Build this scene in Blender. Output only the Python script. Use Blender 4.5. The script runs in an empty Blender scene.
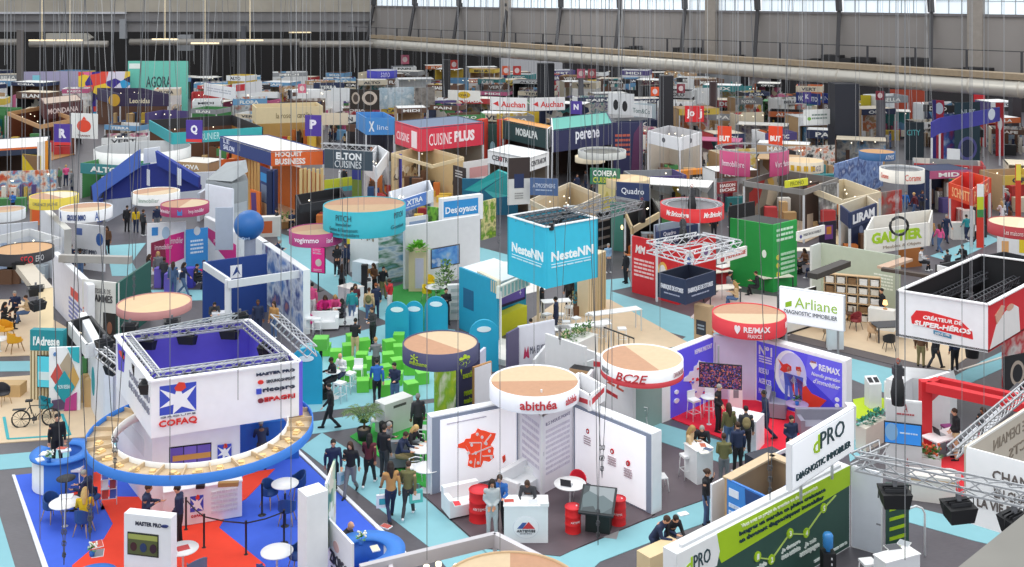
import bpy, math, random
from mathutils import Vector, Matrix
random.seed(7)
SC = bpy.context.scene
COL = SC.collection
# ---------------------------------------------------------------- camera, light, exposure
F, YH, H, CX = 1060.0, -8.0, 16.0, 512.0      # focal length in pixels, horizon row, eye height, centre column
cam_d = bpy.data.cameras.new('camera'); cam = bpy.data.objects.new('camera', cam_d); COL.objects.link(cam)
cam.location = (0, 0, H); cam.rotation_euler = (math.pi/2, 0, 0)
cam_d.sensor_width = 36; cam_d.lens = F*36/1024; cam_d.shift_y = -(283.5-YH)/1024
cam_d.clip_end = 900; cam_d.clip_start = 0.5
SC.camera = cam
SC.view_settings.view_transform = 'Standard'; SC.view_settings.look = 'None'
SC.view_settings.gamma = 1; SC.view_settings.exposure = 0.0; SC.view_settings.use_curve_mapping = False
w = bpy.data.worlds.new('hall_daylight'); SC.world = w; w.use_nodes = True
w.node_tree.nodes['Background'].inputs[0].default_value = (0.93, 0.965, 1.0, 1)
w.node_tree.nodes['Background'].inputs[1].default_value = 1.13
def area(name, loc, rot, sx, sy, power, col=(1, .98, .94)):
    l = bpy.data.lights.new(name, 'AREA'); l.shape = 'RECTANGLE'; l.size = sx; l.size_y = sy; l.energy = power; l.color = col
    o = bpy.data.objects.new(name, l); o.location = loc; o.rotation_euler = rot; COL.objects.link(o)
for k, (x, y) in enumerate([(-12, 30), (14, 34), (-30, 75), (12, 75), (50, 80), (-50, 130), (10, 130), (65, 125)]):
    area('hall_light', (x, y, 26), (0, 0, 0), 16, 16, 3300)
# ---------------------------------------------------------------- colour and materials
def lin(h):
    h = h.lstrip('#')
    c = [int(h[i:i+2], 16)/255 for i in (0, 2, 4)]
    return tuple(x/12.92 if x <= .04045 else ((x+.055)/1.055)**2.4 for x in c) + (1,)
MC = {}
def mat(hexc, rough=.6, emit=0, metal=0, vary=.06, scale=3.0, alpha=1):
    key = (hexc, rough, emit, metal, vary, scale, alpha)
    if key in MC: return MC[key]
    m = bpy.data.materials.new('surface_'+hexc.strip('#')); m.use_nodes = True; nt = m.node_tree
    b = nt.nodes['Principled BSDF']; b.inputs['Roughness'].default_value = rough; b.inputs['Metallic'].default_value = metal
    tc = nt.nodes.new('ShaderNodeTexCoord'); nz = nt.nodes.new('ShaderNodeTexNoise'); nz.inputs['Scale'].default_value = scale
    nt.links.new(tc.outputs['Object'], nz.inputs['Vector'])
    mx = nt.nodes.new('ShaderNodeMix'); mx.data_type = 'RGBA'
    c = lin(hexc)
    mx.inputs['A'].default_value = tuple(min(1, v*(1-vary)) for v in c[:3])+(1,)
    mx.inputs['B'].default_value = tuple(min(1, v*(1+vary)) for v in c[:3])+(1,)
    nt.links.new(nz.outputs['Fac'], mx.inputs['Factor']); nt.links.new(mx.outputs['Result'], b.inputs['Base Color'])
    if emit:
        nt.links.new(mx.outputs['Result'], b.inputs['Emission Color']); b.inputs['Emission Strength'].default_value = emit
    if alpha < 1: b.inputs['Alpha'].default_value = alpha
    MC[key] = m; return m
def pmat(cols, scale=4.0, emit=0, kind='VORONOI', stretch=(1, 1, 1), rough=.5):
    """printed picture: blotches of several colours"""
    key = ('p', tuple(cols), scale, emit, kind, stretch, rough)
    if key in MC: return MC[key]
    m = bpy.data.materials.new('printed_picture'); m.use_nodes = True; nt = m.node_tree
    b = nt.nodes['Principled BSDF']; b.inputs['Roughness'].default_value = rough
    tc = nt.nodes.new('ShaderNodeTexCoord'); mp = nt.nodes.new('ShaderNodeMapping'); mp.inputs['Scale'].default_value = stretch
    nt.links.new(tc.outputs['Object'], mp.inputs['Vector'])
    if kind == 'VORONOI':
        t = nt.nodes.new('ShaderNodeTexVoronoi'); t.inputs['Scale'].default_value = scale
        sp = nt.nodes.new('ShaderNodeSeparateColor'); nt.links.new(t.outputs['Color'], sp.inputs[0]); out = sp.outputs[0]
    else:
        t = nt.nodes.new('ShaderNodeTexNoise'); t.inputs['Scale'].default_value = scale; t.inputs['Detail'].default_value = 5
        mr = nt.nodes.new('ShaderNodeMapRange'); mr.inputs[1].default_value = .3; mr.inputs[2].default_value = .7
        nt.links.new(t.outputs['Fac'], mr.inputs[0]); out = mr.outputs[0]
    nt.links.new(mp.outputs['Vector'], t.inputs['Vector'])
    r = nt.nodes.new('ShaderNodeValToRGB'); r.color_ramp.interpolation = 'CONSTANT' if kind == 'VORONOI' else 'LINEAR'
    el = r.color_ramp.elements
    while len(el) < len(cols): el.new(.5)
    for i, c in enumerate(cols): el[i].position = i/len(cols) if kind == 'VORONOI' else i/max(1, len(cols)-1); el[i].color = lin(c)
    nt.links.new(out, r.inputs['Fac']); nt.links.new(r.outputs['Color'], b.inputs['Base Color'])
    if emit:
        nt.links.new(r.outputs['Color'], b.inputs['Emission Color']); b.inputs['Emission Strength'].default_value = emit
    MC[key] = m; return m
def M(c):
    return c if isinstance(c, bpy.types.Material) else mat(c)
WHITE = mat('#eceef0', .55); STEEL = mat('#b9bcc0', .35, metal=.6); BLACK = mat('#1b1c1f', .5); DKGREY = mat('#4a4b50', .7)
WOOD = mat('#bb9c78', .6, vary=.1, scale=6); WOODL = mat('#c9b291', .6, vary=.08, scale=6); WOODR = mat('#b38768', .6, vary=.12, scale=6)
# ---------------------------------------------------------------- mesh collection
def P(px, py, z=0.0):
    d = F*(H-z)/(py-YH)
    return Vector(((px-CX)*d/F, d, z))
def S(py, z=0.0): return (py-YH)/(H-z)                       # pixels per metre
def ZT(pb, pt): return H*(1-(pt-YH)/(pb-YH))                # height of a point above the ground row pb seen at row pt
class MB:
    def __init__(s): s.v = []; s.f = []; s.m = []; s.sm = []
    def add(s, vs, fs, mi=0, sm=False):
        o = len(s.v); s.v += [tuple(v) for v in vs]; s.f += [tuple(i+o for i in f) for f in fs]; s.m += [mi]*len(fs); s.sm += [sm]*len(fs); return s
    def box(s, x0, x1, y0, y1, z0, z1, mi=0):
        vs = [(x, y, z) for z in (z0, z1) for y in (y0, y1) for x in (x0, x1)]
        return s.add(vs, [(0, 2, 3, 1), (4, 5, 7, 6), (0, 1, 5, 4), (2, 6, 7, 3), (0, 4, 6, 2), (1, 3, 7, 5)], mi)
    def beam(s, p, q, w=.05, h=None, mi=0):
        p = Vector(p); q = Vector(q); h = h or w; d = (q-p)
        if d.length < 1e-6: return s
        d.normalize(); u = Vector((0, 0, 1)) if abs(d.z) < .95 else Vector((1, 0, 0))
        a = d.cross(u).normalized()*w/2; b = a.cross(d).normalized()*h/2
        vs = [p-a-b, p+a-b, p+a+b, p-a+b, q-a-b, q+a-b, q+a+b, q-a+b]
        return s.add(vs, [(0, 1, 2, 3), (7, 6, 5, 4), (0, 4, 5, 1), (1, 5, 6, 2), (2, 6, 7, 3), (3, 7, 4, 0)], mi)
    def lathe(s, prof, n=20, c=(0, 0), mi=0, sm=True, a0=0, a1=2*math.pi):
        full = abs(a1-a0-2*math.pi) < 1e-6; k = n if full else n+1; vs = []
        for r, z in prof:
            for i in range(k):
                a = a0+(a1-a0)*i/n; vs.append((c[0]+r*math.cos(a), c[1]+r*math.sin(a), z))
        fs = []
        for j in range(len(prof)-1):
            for i in range(n):
                i2 = (i+1) % k
                fs.append((j*k+i, j*k+i2, (j+1)*k+i2, (j+1)*k+i))
        return s.add(vs, fs, mi, sm)
    def cyl(s, c, r, z0, z1, n=16, r2=None, mi=0):
        r2 = r if r2 is None else r2
        s.lathe([(r, z0), (r2, z1)], n, c, mi, True)
        s.lathe([(0.0001, z0), (r, z0)], n, c, mi, False); s.lathe([(r2, z1), (0.0001, z1)], n, c, mi, False); return s
    def tube(s, pts, r=.02, n=6, mi=0):
        pts = [Vector(p) for p in pts]; vs = []; m = len(pts)
        for i, p in enumerate(pts):
            d = (pts[min(i+1, m-1)]-pts[max(i-1, 0)]).normalized()
            u = Vector((0, 0, 1)) if abs(d.z) < .9 else Vector((1, 0, 0))
            a = d.cross(u).normalized(); b = a.cross(d)
            rr = r[i] if isinstance(r, (list, tuple)) else r
            for k in range(n):
                t = 2*math.pi*k/n; vs.append(p+a*rr*math.cos(t)+b*rr*math.sin(t))
        fs = [(i*n+k, i*n+(k+1) % n, (i+1)*n+(k+1) % n, (i+1)*n+k) for i in range(m-1) for k in range(n)]
        fs += [tuple(range(n-1, -1, -1)), tuple((m-1)*n+k for k in range(n))]
        return s.add(vs, fs, mi, True)
    def ball(s, c, r, n=12, sz=(1, 1, 1), mi=0):
        pr = [(max(1e-4, r*math.sin(math.pi*j/n)), r*-math.cos(math.pi*j/n)) for j in range(n+1)]
        b = MB().lathe(pr, n*2); vs = [(c[0]+x*sz[0], c[1]+y*sz[1], c[2]+z*sz[2]) for x, y, z in b.v]
        return s.add(vs, b.f, mi, True)
    def plate(s, pts, y0, y1, mi=0):                          # polygon in x,z with thickness in y
        n = len(pts); vs = [(x, y0, z) for x, z in pts]+[(x, y1, z) for x, z in pts]
        return s.add(vs, [tuple(range(n)), tuple(range(2*n-1, n-1, -1))]+[(i, i+n, (i+1) % n+n, (i+1) % n) for i in range(n)], mi)
    def slab(s, pts, z0, z1, mi=0):                           # polygon in x,y with thickness in z
        n = len(pts); vs = [(x, y, z0) for x, y in pts]+[(x, y, z1) for x, y in pts]
        return s.add(vs, [tuple(range(n-1, -1, -1)), tuple(range(n, 2*n))]+[(i, (i+1) % n, (i+1) % n+n, i+n) for i in range(n)], mi)
    def build(s, name, mats, parent=None, loc=(0, 0, 0), rz=0.0):
        me = bpy.data.meshes.new(name); me.from_pydata(s.v, [], s.f)
        if not isinstance(mats, (list, tuple)): mats = [mats]
        for m in mats: me.materials.append(M(m))
        me.polygons.foreach_set('material_index', s.m); me.polygons.foreach_set('use_smooth', s.sm); me.update()
        o = bpy.data.objects.new(name, me); COL.objects.link(o); o.parent = parent; o.location = loc; o.rotation_euler = (0, 0, rz)
        return o
def tag(o, label, cat, group=None, kind=None):
    o['label'] = label; o['category'] = cat
    if group: o['group'] = group
    if kind: o['kind'] = kind
    return o
def thing(name, label, cat, loc=(0, 0, 0), rz=0.0, group=None):
    o = bpy.data.objects.new(name, None); COL.objects.link(o); o.location = loc; o.rotation_euler = (0, 0, rz); o.empty_display_size = .2
    return tag(o, label, cat, group)
KIDS = {}
def copy_tree(o, parent=None):
    c = o.copy(); COL.objects.link(c); c.parent = parent
    for ch in [x for x in o.children]: copy_tree(ch, c)
    return c
PROTO = {}
def place(key, build, loc, rz, label, cat=None, group=None):
    """first time builds the thing at the origin, later copies it with its parts"""
    if key in PROTO: o = copy_tree(PROTO[key])
    else: o = PROTO[key] = build()
    o.location = loc; o.rotation_euler = (0, 0, rz); o['label'] = label
    if cat: o['category'] = cat
    if group: o['group'] = group
    elif 'group' in o: del o['group']
    return o
def struct(o): o['kind'] = 'structure'; return o
# ---------------------------------------------------------------- lettering and flat artwork on faces
TC = {}
def text_geo(s, bold=.0, shear=0.0):
    key = (s, bold, shear)
    if key in TC: return TC[key]
    cu = bpy.data.curves.new('t', 'FONT'); cu.body = s; cu.resolution_u = 2; cu.offset = bold; cu.shear = shear; cu.extrude = .5
    ob = bpy.data.objects.new('t', cu); me = bpy.data.meshes.new_from_object(ob)
    vs = [v.co.copy() for v in me.vertices]; fs = [tuple(p.vertices) for p in me.polygons]
    if not vs: vs = [Vector((0, 0, 0))]; fs = []
    x0 = min(v.x for v in vs); x1 = max(v.x for v in vs); y0 = min(v.y for v in vs); y1 = max(v.y for v in vs)
    vs = [((v.x-x0)/max(1e-6, x1-x0), (v.y-y0)/max(1e-6, y1-y0), v.z+.5) for v in vs]
    bpy.data.objects.remove(ob); bpy.data.curves.remove(cu); bpy.data.meshes.remove(me)
    TC[key] = (vs, fs); return TC[key]
def lettering(parent, s, x0, x1, z0, z1, color, y=0.0, t=.02, bold=.0, shear=0.0, name='lettering', mapf=None):
    vs, fs = text_geo(s, bold, shear); mb = MB()
    if mapf: mb.add([mapf(x0+u*(x1-x0), t*d, z0+v*(z1-z0)) for u, v, d in vs], fs)
    else: mb.add([(x0+u*(x1-x0), y-t*d, z0+v*(z1-z0)) for u, v, d in vs], fs)
    return mb.build(name, color, parent)
def art(parent, W, z0, z1, items, y=0.0, x0=0.0, step=.008):
    """artwork in face fractions: u left to right, v top to bottom"""
    X = lambda u: x0+u*W
    Z = lambda v: z1-v*(z1-z0)
    for i, it in enumerate(items):
        t = step*(1+min(i, 6)); k = it[0]
        if k == 't':
            _, s, u0, v0, u1, v1, c = it[:7]; op = it[7] if len(it) > 7 else {}
            lettering(parent, s, X(u0), X(u1), Z(v1), Z(v0), c, y, t+.01, **op)
        elif k == 'r':
            _, u0, v0, u1, v1, c = it[:6]
            MB().box(X(u0), X(u1), y-t, y, Z(v1), Z(v0)).build(it[6] if len(it) > 6 else 'graphic', c, parent)
        elif k == 'p':
            MB().plate([(X(u), Z(v)) for u, v in it[1]], y-t, y).build(it[3] if len(it) > 3 else 'graphic', it[2], parent)
        elif k == 'e':
            _, u, v, ru, rv, c = it[:6]
            MB().plate([(X(u)+ru*W*math.cos(a*math.pi/12), Z(v)+rv*(z1-z0)*math.sin(a*math.pi/12)) for a in range(24)], y-t, y).build(it[6] if len(it) > 6 else 'graphic', c, parent)
        elif k == 'lines':                                   # rows of small print
            _, u0, v0, u1, v1, n, c = it[:7]; mb = MB(); rr = random.Random(i+n)
            for j in range(n):
                va = v0+(v1-v0)*j/n; vb = va+(v1-v0)/n*.5; a = u0
                while a < u1-.01:
                    b = min(u1, a+(u1-u0)*rr.uniform(.12, .3)); mb.box(X(a), X(b-(u1-u0)*.03), y-t, y, Z(vb), Z(va)); a = b
            mb.build('small_print', c, parent)
def wall(p, q, z0, z1, color, parent=None, name='wall_panel', th=.1, items=(), side=None, flip=False, label=None, cat=None, group=None, over=None):
    """upright panel whose face runs from ground point p (left) to q (right), facing the viewer's side"""
    p = Vector((p[0], p[1], 0)); q = Vector((q[0], q[1], 0)); d = q-p; W = d.length; a = math.atan2(d.y, d.x)
    mb = MB().box(0, W, 0, th, z0, z1, 0); mats = [M(color)]
    if side is not None:
        mb = MB().box(0, W, .012, th, z0, z1, 1).box(.04*min(1, W), W-.04*min(1, W), 0, .012, z0+.04, z1-.04, 0); mats.append(M(side))
    off = parent.location if parent else Vector((0, 0, 0))
    o = mb.build(name, mats, parent, (p.x-off.x, p.y-off.y, -off.z), a)
    art(o, W, z0, z1, items)
    if label: tag(o, label, cat, group)
    return o
def boxsign(name, label, cat, C, L, R, z1, z0, color, itemsL=(), itemsR=(), group=None, inner=None, edge=None, th=.08, parent=None, Bp=None, colorL=None, walls=4, base=0):
    """hollow four sided hanging sign; C near corner, L and R its neighbours (world points)"""
    B = Bp or (L+R-C)
    o = parent or thing(name, label, cat, (C.x, C.y, base), group=group)
    inner = inner or color
    a = wall(L, C, z0, z1, colorL or color, o, 'left_fascia', th, itemsL)
    b = wall(C, R, z0, z1, color, o, 'right_fascia', th, itemsR)
    if walls > 2:
        wall(L, B, z0, z1, inner, o, 'rear_left_fascia', th); wall(B, R, z0, z1, inner, o, 'rear_right_fascia', th)
    if edge:
        mb = MB()
        for s_, e_ in ((L, C), (C, R), (L, B), (B, R)):
            mb.beam((s_.x-C.x, s_.y-C.y, z1+.02-base), (e_.x-C.x, e_.y-C.y, z1+.02-base), .14, .05)
        mb.build('top_edge', edge, o)
    return o
def disc_canopy(name, label, cx, cy, wpx, z1, bandpx, color, texts=(), tones=(WOOD, WOODR), split=0.6, group=None, ring=False, legs=0, cat='canopy', inner=None, stripe=None):
    """round canopy seen from above: (cx, cy) centre of its top in the picture, wpx its width"""
    c = P(cx, cy, z1); s = S(cy, z1); r = wpx/2/s; h = bandpx/S(cy+wpx*.15, z1)
    o = thing(name, label, cat, (c.x, c.y, 0), group=group)
    z0 = z1-h
    mb = MB().lathe([(r, z0), (r, z1), (r-.05, z1), (r-.05, z0), (r, z0)], 48); band = mb.build('band', [color], o)
    if inner: MB().lathe([(r-.06, z0), (r-.06, z1-.01)], 48).build('band_lining', inner, o)
    if stripe: MB().lathe([(r+.01, z0), (r+.01, z0+h*stripe[1]), (r, z0+h*stripe[1]), (r, z0)], 48).build('band_stripe', stripe[0], o)
    if not ring:
        a = math.radians(split*100)
        for k, (t0, t1) in enumerate(((a, a+math.pi), (a+math.pi, a+2*math.pi))):
            n = 24; pts = [(( r-.05)*math.cos(t0+(t1-t0)*i/n), (r-.05)*math.sin(t0+(t1-t0)*i/n)) for i in range(n+1)]
            MB().slab(pts, z1-.08, z1-.03).build('top_board', tones[k], o)
    for (s_, ang, width, v0, v1, colr, *op) in texts:      # ang: degrees from the side facing the viewer, positive to the right
        R2 = r+.012
        def mp(x, d, z, ang=ang): 
            t = math.radians(ang-90)+x/R2
            return ((R2+d)*math.cos(t), (R2+d)*math.sin(t), z)
        W2 = width*r
        lettering(band, s_, -W2/2, W2/2, z1-v1*h, z1-v0*h, colr, mapf=mp, t=.012, **(op[0] if op else {}))
    if z1 > 3.9 and not ring: hang([c+Vector(((r-.03)*math.cos(t), (r-.03)*math.sin(t), 0)) for t in (.5, 2.6, 4.7)], label, r=.0075)
    for k in range(legs):
        t = 2*math.pi*(k+.5)/legs-math.pi/2
        MB().cyl(((r-.15)*math.cos(t), (r-.15)*math.sin(t)), .05, 0, z0, 8).build('post', STEEL, o)
    return o, c, r
def truss_mb(p, q, w=.3, n=None, mb=None, r=.022, r2=.012):
    p = Vector(p); q = Vector(q); d = q-p; L = d.length; d.normalize(); u = Vector((0, 0, 1)) if abs(d.z) < .9 else Vector((1, 0, 0)); a = d.cross(u).normalized()*w/2; b = a.cross(d).normalized()*w/2
    mb = mb or MB(); cs = [-a-b, a-b, a+b, -a+b]
    for c in cs: mb.beam(p+c, q+c, r*2)
    n = n or max(2, int(L/(w*1.3)))
    for i in range(n):
        x0 = p+d*(L*i/n); x1 = p+d*(L*(i+1)/n)
        for k in range(4): mb.beam(x0+cs[k], x1+cs[(k+1) % 4], r2*2)
    return mb
def truss(p, q, label, w=.3, color=STEEL, group=None, cat='truss'):
    c = (Vector(p)+Vector(q))/2
    mb = truss_mb(Vector(p)-c, Vector(q)-c, w); o = mb.build('lighting_truss', color, None, c); return tag(o, label, cat, group)
def cable(p, top, label, r=.012, group='hanging steel cables', color='#8c8e92', shackle=False, cat='cable'):
    p = Vector(p); top = Vector(top)
    mb = MB().beam((0, 0, 0), top-p, r*2)
    if shackle:
        for k in range(3):
            c = (top-p).normalized()*(.25+.28*k); mb.tube([c+Vector(((.035*math.cos(t)), 0, .07*math.sin(t))) for t in [i*math.pi/4 for i in range(9)]], .011, 5)
    o = mb.build('suspension_cable', mat(color, .4, metal=.3), None, p)
    return tag(o, label, cat, group)
def hang(pts, what, top=21.0, r=.012, spread=.0):
    for i, p in enumerate(pts):
        cable(p, (p[0]+spread*(i-len(pts)/2), p[1], top), 'thin steel cable holding '+' '.join(what.split()[:12]), r, 'cables holding '+what)
def carpet(name, label, color, pts, z=.012, kind=None, cat='carpet'):
    w_ = [P(*p) for p in pts]; c = sum(w_, Vector((0, 0, 0)))/len(w_)
    o = MB().slab([(v.x-c.x, v.y-c.y) for v in w_], 0.0, z).build(name, color, None, (c.x, c.y, 0)); tag(o, label, cat)
    return o
# ---------------------------------------------------------------- people
def remesh(mb, voxel, smooth=2):
    me = bpy.data.meshes.new('r'); me.from_pydata(mb.v, [], mb.f); ob = bpy.data.objects.new('r', me); COL.objects.link(ob)
    md = ob.modifiers.new('r', 'REMESH'); md.mode = 'VOXEL'; md.voxel_size = voxel; md.use_smooth_shade = True
    if smooth: sm = ob.modifiers.new('s', 'SMOOTH'); sm.iterations = smooth; sm.factor = .5
    dg = bpy.context.evaluated_depsgraph_get(); ev = ob.evaluated_get(dg); out = bpy.data.meshes.new_from_object(ev)
    bpy.data.objects.remove(ob); bpy.data.meshes.remove(me); return out
def limb(mb, pts, rs, n=10):
    mb.tube(pts, list(rs), n)
    for p, r in zip(pts, rs): mb.ball(p, r*1.0, 6)
def V3(*a): return Vector(a)
def hand(mb, wr, d, side, curl=.5):
    """palm, four fingers of different length and a thumb; d is the direction the hand points to"""
    d = Vector(d).normalized(); u = Vector((side, 0, 0)) - d*d.dot(Vector((side, 0, 0)))
    if u.length < .2: u = Vector((0, -1, 0)) - d*d.dot(Vector((0, -1, 0)))
    u.normalize(); nrm = d.cross(u)*side
    pc = wr+d*.045
    for t in (-.03, -.01, .01, .03): limb(mb, [wr+u*t*.6, pc+d*.04+u*t], [.016, .014], 6)
    for t, L in ((-.032, .058), (-.011, .075), (.011, .08), (.032, .07)):
        a = pc+d*.045+u*t; b = a+d*L*.5+nrm*L*.2*curl; c = b+d*L*.4+nrm*L*.6*curl
        limb(mb, [a, b, c], [.0095, .009, .0075], 6)
    a = wr+d*.02+u*.03; limb(mb, [a, a+u*.03+d*.025, a+u*.035+d*.06], [.014, .011, .009], 6)
def make_body(pose):
    pel, ch, hd, arms, legs = pose['pel'], pose['ch'], pose['hd'], pose['arms'], pose['legs']
    up = (hd-ch).normalized(); fw = pose.get('fw', V3(0, -1, 0)); b = MB()
    # head with jaw, nose, ears, brow
    b.ball(hd+up*.02, .1, 9, (.76, .95, 1.08)); b.ball(hd-up*.055+fw*.02, .065, 8, (.85, .95, .9))
    b.ball(hd+fw*.1-up*.01, .016, 6, (.8, 1.1, 1.5)); b.ball(hd+fw*.085+up*.025, .03, 6, (1.6, .5, .4)); b.ball(hd+fw*.078-up*.055, .02, 6, (1.4, .7, .5))
    for s in (-1, 1): b.ball(hd+V3(s*.078, 0, 0), .024, 6, (.45, .8, 1.2))
    limb(b, [ch+up*.02, ch+up*.08, hd-up*.06], [.07, .056, .054])
    mid = pel.lerp(ch, .5)
    for c, rx, ry, rz in ((pel, .15, .105, .12), (mid, .135, .09, .14), (pel.lerp(ch, .78), .16, .1, .14), (ch-up*.03, .15, .08, .07)):
        b.ball(c, 1, 8, (rx, ry, rz))
    t = MB()
    for k in range(9):
        f = k/8; w_ = .165-.03*math.sin(math.pi*min(1, f*1.15))+.035*f; c = pel.lerp(ch, f*1.0)-up*(.03 if k == 8 else 0)
        t.ball(c, 1, 9, (w_*(1 if k < 8 else .92), .125-.01*f, .09 if k < 8 else .06))
    limb(t, [ch+up*.0, ch+up*.075], [.085, .066])
    for sh, el, wr, hdv in arms:
        s = 1 if sh.x > ch.x else -1
        limb(b, [sh, sh.lerp(el, .5), el, el.lerp(wr, .35), wr], [.05, .047, .038, .037, .026]); hand(b, wr, hdv, s, pose.get('curl', .6))
        limb(t, [ch.lerp(sh, .5)-up*.03, sh-up*.012, sh.lerp(el, .5), el, el.lerp(wr, .4), wr.lerp(el, .06)], [.075, .072, .062, .054, .052, .043])
    j = MB(); j.ball(pel, 1, 9, (.168, .125, .1))
    shs = []
    for hp, kn, an, toe in legs:
        limb(b, [hp, kn, kn.lerp(an, .35), an], [.08, .055, .052, .034]); b.ball(an+V3(0, 0, -.03), .035, 6)
        limb(j, [hp, hp.lerp(kn, .5), kn, kn.lerp(an, .45), an+V3(0, 0, .0)], [.1, .092, .07, .063, .056])
        td = (toe-an); td.z = 0; td.normalize(); a0 = V3(an.x, an.y, an.z-.035)
        sh_ = MB(); shs.append(sh_); limb(sh_, [a0-td*.05, a0+td*.06, a0+td*.15+V3(0, 0, -.008)], [.043, .043, .036], 8); limb(sh_, [a0, an], [.045, .044], 8)
    out = dict(body=remesh(b, .0115, 2), top=remesh(t, .022, 3), trousers=remesh(j, .022, 3), shoe0=remesh(shs[0], .016, 1), shoe1=remesh(shs[1], .016, 1))
    c = MB()                                                       # long coat skirt
    kn = (legs[0][1]+legs[1][1])/2
    for k in range(8):
        f = k/7; q = (pel+V3(0, 0, .1)).lerp(V3(kn.x, kn.y*.5, max(kn.z-.02, .4)), f); c.ball(q, 1, 8, (.17+.04*f, .135+.05*f, .08))
    out['coat'] = remesh(c, .025, 3)
    e = MB()
    for s in (-1, 1): e.ball(hd+fw*.088+up*.012+V3(s*.03, 0, 0), .0105, 5)
    out['eyes'] = e
    h1 = MB(); h1.ball(hd+up*.045-fw*.018, .104, 9, (.84, 1.0, .93)); 
    h2 = MB(); h2.ball(hd+up*.04-fw*.018, .108, 9, (.88, 1.0, .98)); limb(h2, [hd-fw*.07-up*.02, hd-fw*.085-up*.16, hd-fw*.08-up*.3], [.085, .08, .045])
    for s in (-1, 1): limb(h2, [hd+V3(s*.075, 0, 0)-fw*.02, hd+V3(s*.085, 0, 0)-fw*.02-up*.15], [.04, .035])
    h3 = MB(); h3.ball(hd+up*.04-fw*.018, .107, 9, (.88, 1.0, .96)); h3.ball(hd+up*.05-fw*.12, .045, 6)
    for nm, m_ in (('short', h1), ('long', h2), ('bun', h3)): out[nm] = m_
    bp = MB(); q = pel.lerp(ch, .62)-fw*.17; bp.ball(q, 1, 8, (.15, .085, .21)); bp.ball(q-fw*.07-V3(0, 0, .06), 1, 6, (.1, .04, .09))
    for s in (-1, 1): bp.tube([ch+V3(s*.11, 0, .04)-fw*.1, ch+V3(s*.12, 0, .085), ch+V3(s*.13, 0, -.02)+fw*.13, pel.lerp(ch, .45)+V3(s*.14, 0, 0)-fw*.08], .02, 5)
    out['backpack'] = remesh(bp, .02, 1)
    for k in ('eyes', 'short', 'long', 'bun'):
        m_ = out[k]
        if k != 'eyes': out[k] = remesh(m_, .016, 1)
        else:
            me = bpy.data.meshes.new(k); me.from_pydata(m_.v, [], m_.f); out[k] = me
    for k, me in out.items():
        if not len(me.materials): me.materials.append(WHITE)
        me.name = k
    return out
def arms_(ch, L, R):
    a = []
    for s, (el, wr, d) in ((-1, L), (1, R)):
        sh = ch+V3(s*.185, 0, -.015); a.append((sh, ch+V3(s*el[0], el[1], el[2]), ch+V3(s*wr[0], wr[1], wr[2]), d))
    return a
DOWN = ((.235, .02, -.3), (.24, -.05, -.55), (0, -.1, -1))
DOWNB = ((.235, .1, -.28), (.23, .12, -.52), (0, .15, -1))
BENT = ((.23, .03, -.29), (.1, -.24, -.2), (-.2, -.9, .3))
FWD = ((.23, -.1, -.26), (.16, -.36, -.26), (0, -1, -.1))
SWINGF = ((.235, -.08, -.28), (.22, -.25, -.46), (0, -.5, -.8))
UP = ((.28, -.1, -.1), (.32, -.3, .12), (.1, -.5, .9))
CROSS = ((.23, -.03, -.27), (-.02, -.17, -.24), (-1, -.2, .1))
FOLD = ((.22, .02, -.29), (.06, -.16, -.42), (-.4, -.5, -.8))
def leg(s, kn=(.0, -.02), an=(.0, .02), az=.09, kz=.5, hz=.9):
    return (V3(s*.09, 0, hz), V3(s*.1+kn[0], kn[1], kz), V3(s*.105+an[0], an[1], az), V3(s*.13+an[0], an[1]-.2, az))
def P_(pel, ch, hd, L, R, legs, **k):
    pel, ch, hd = V3(*pel), V3(*ch), V3(*hd); return dict(pel=pel, ch=ch, hd=hd, arms=arms_(ch, L, R), legs=legs, **k)
ST = [leg(-1), leg(1, (0, -.03), (.02, -.03))]
WK = [leg(-1, (0, -.17), (0, -.32), .09, .52), leg(1, (0, -.02), (0, .3), .15, .49)]
SIT = [(V3(s*.09, 0, .5), V3(s*.12, -.43, .5), V3(s*.12, -.4 - .06*s, .09), V3(s*.14, -.6, .09)) for s in (-1, 1)]
POSES = {
 'stand': P_((0, 0, .93), (0, 0, 1.42), (0, -.03, 1.62), DOWN, DOWN, ST),
 'hold': P_((0, 0, .93), (0, -.01, 1.41), (0, -.07, 1.6), BENT, FWD, ST),
 'hands': P_((0, 0, .93), (0, 0, 1.42), (0, -.05, 1.61), FOLD, FOLD, ST),
 'phone': P_((0, 0, .93), (0, 0, 1.42), (.01, -.05, 1.61), DOWN, ((.25, -.03, -.25), (.12, -.2, .03), (-.2, -.4, .9)), ST),
 'walk': P_((0, 0, .92), (0, -.04, 1.41), (0, -.08, 1.6), DOWNB, SWINGF, WK),
 'walkhold': P_((0, 0, .92), (0, -.04, 1.41), (0, -.09, 1.6), BENT, DOWNB, WK),
 'sit': P_((0, .02, .54), (0, .0, 1.02), (0, -.06, 1.22), FWD, BENT, SIT),
 'sitlean': P_((0, .02, .54), (0, -.13, 1.0), (0, -.24, 1.17), FWD, FWD, SIT),
 'perch': P_((0, .02, .84), (0, -.05, 1.32), (0, -.12, 1.51), FWD, BENT, [(V3(s*.09, 0, .8), V3(s*.13, -.36, .72), V3(s*.12, -.25, .32), V3(s*.14, -.45, .3)) for s in (-1, 1)]),
 'lean': P_((0, .05, .92), (0, -.2, 1.33), (0, -.33, 1.48), FWD, FWD, ST),
 'point': P_((0, 0, .93), (0, -.02, 1.42), (0, -.06, 1.61), DOWN, ((.3, -.16, -.06), (.3, -.42, .04), (0, -1, .1)), ST),
 'arms': P_((0, 0, .93), (0, 0, 1.42), (0, -.03, 1.62), CROSS, CROSS, ST),
}
BM = {}
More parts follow.
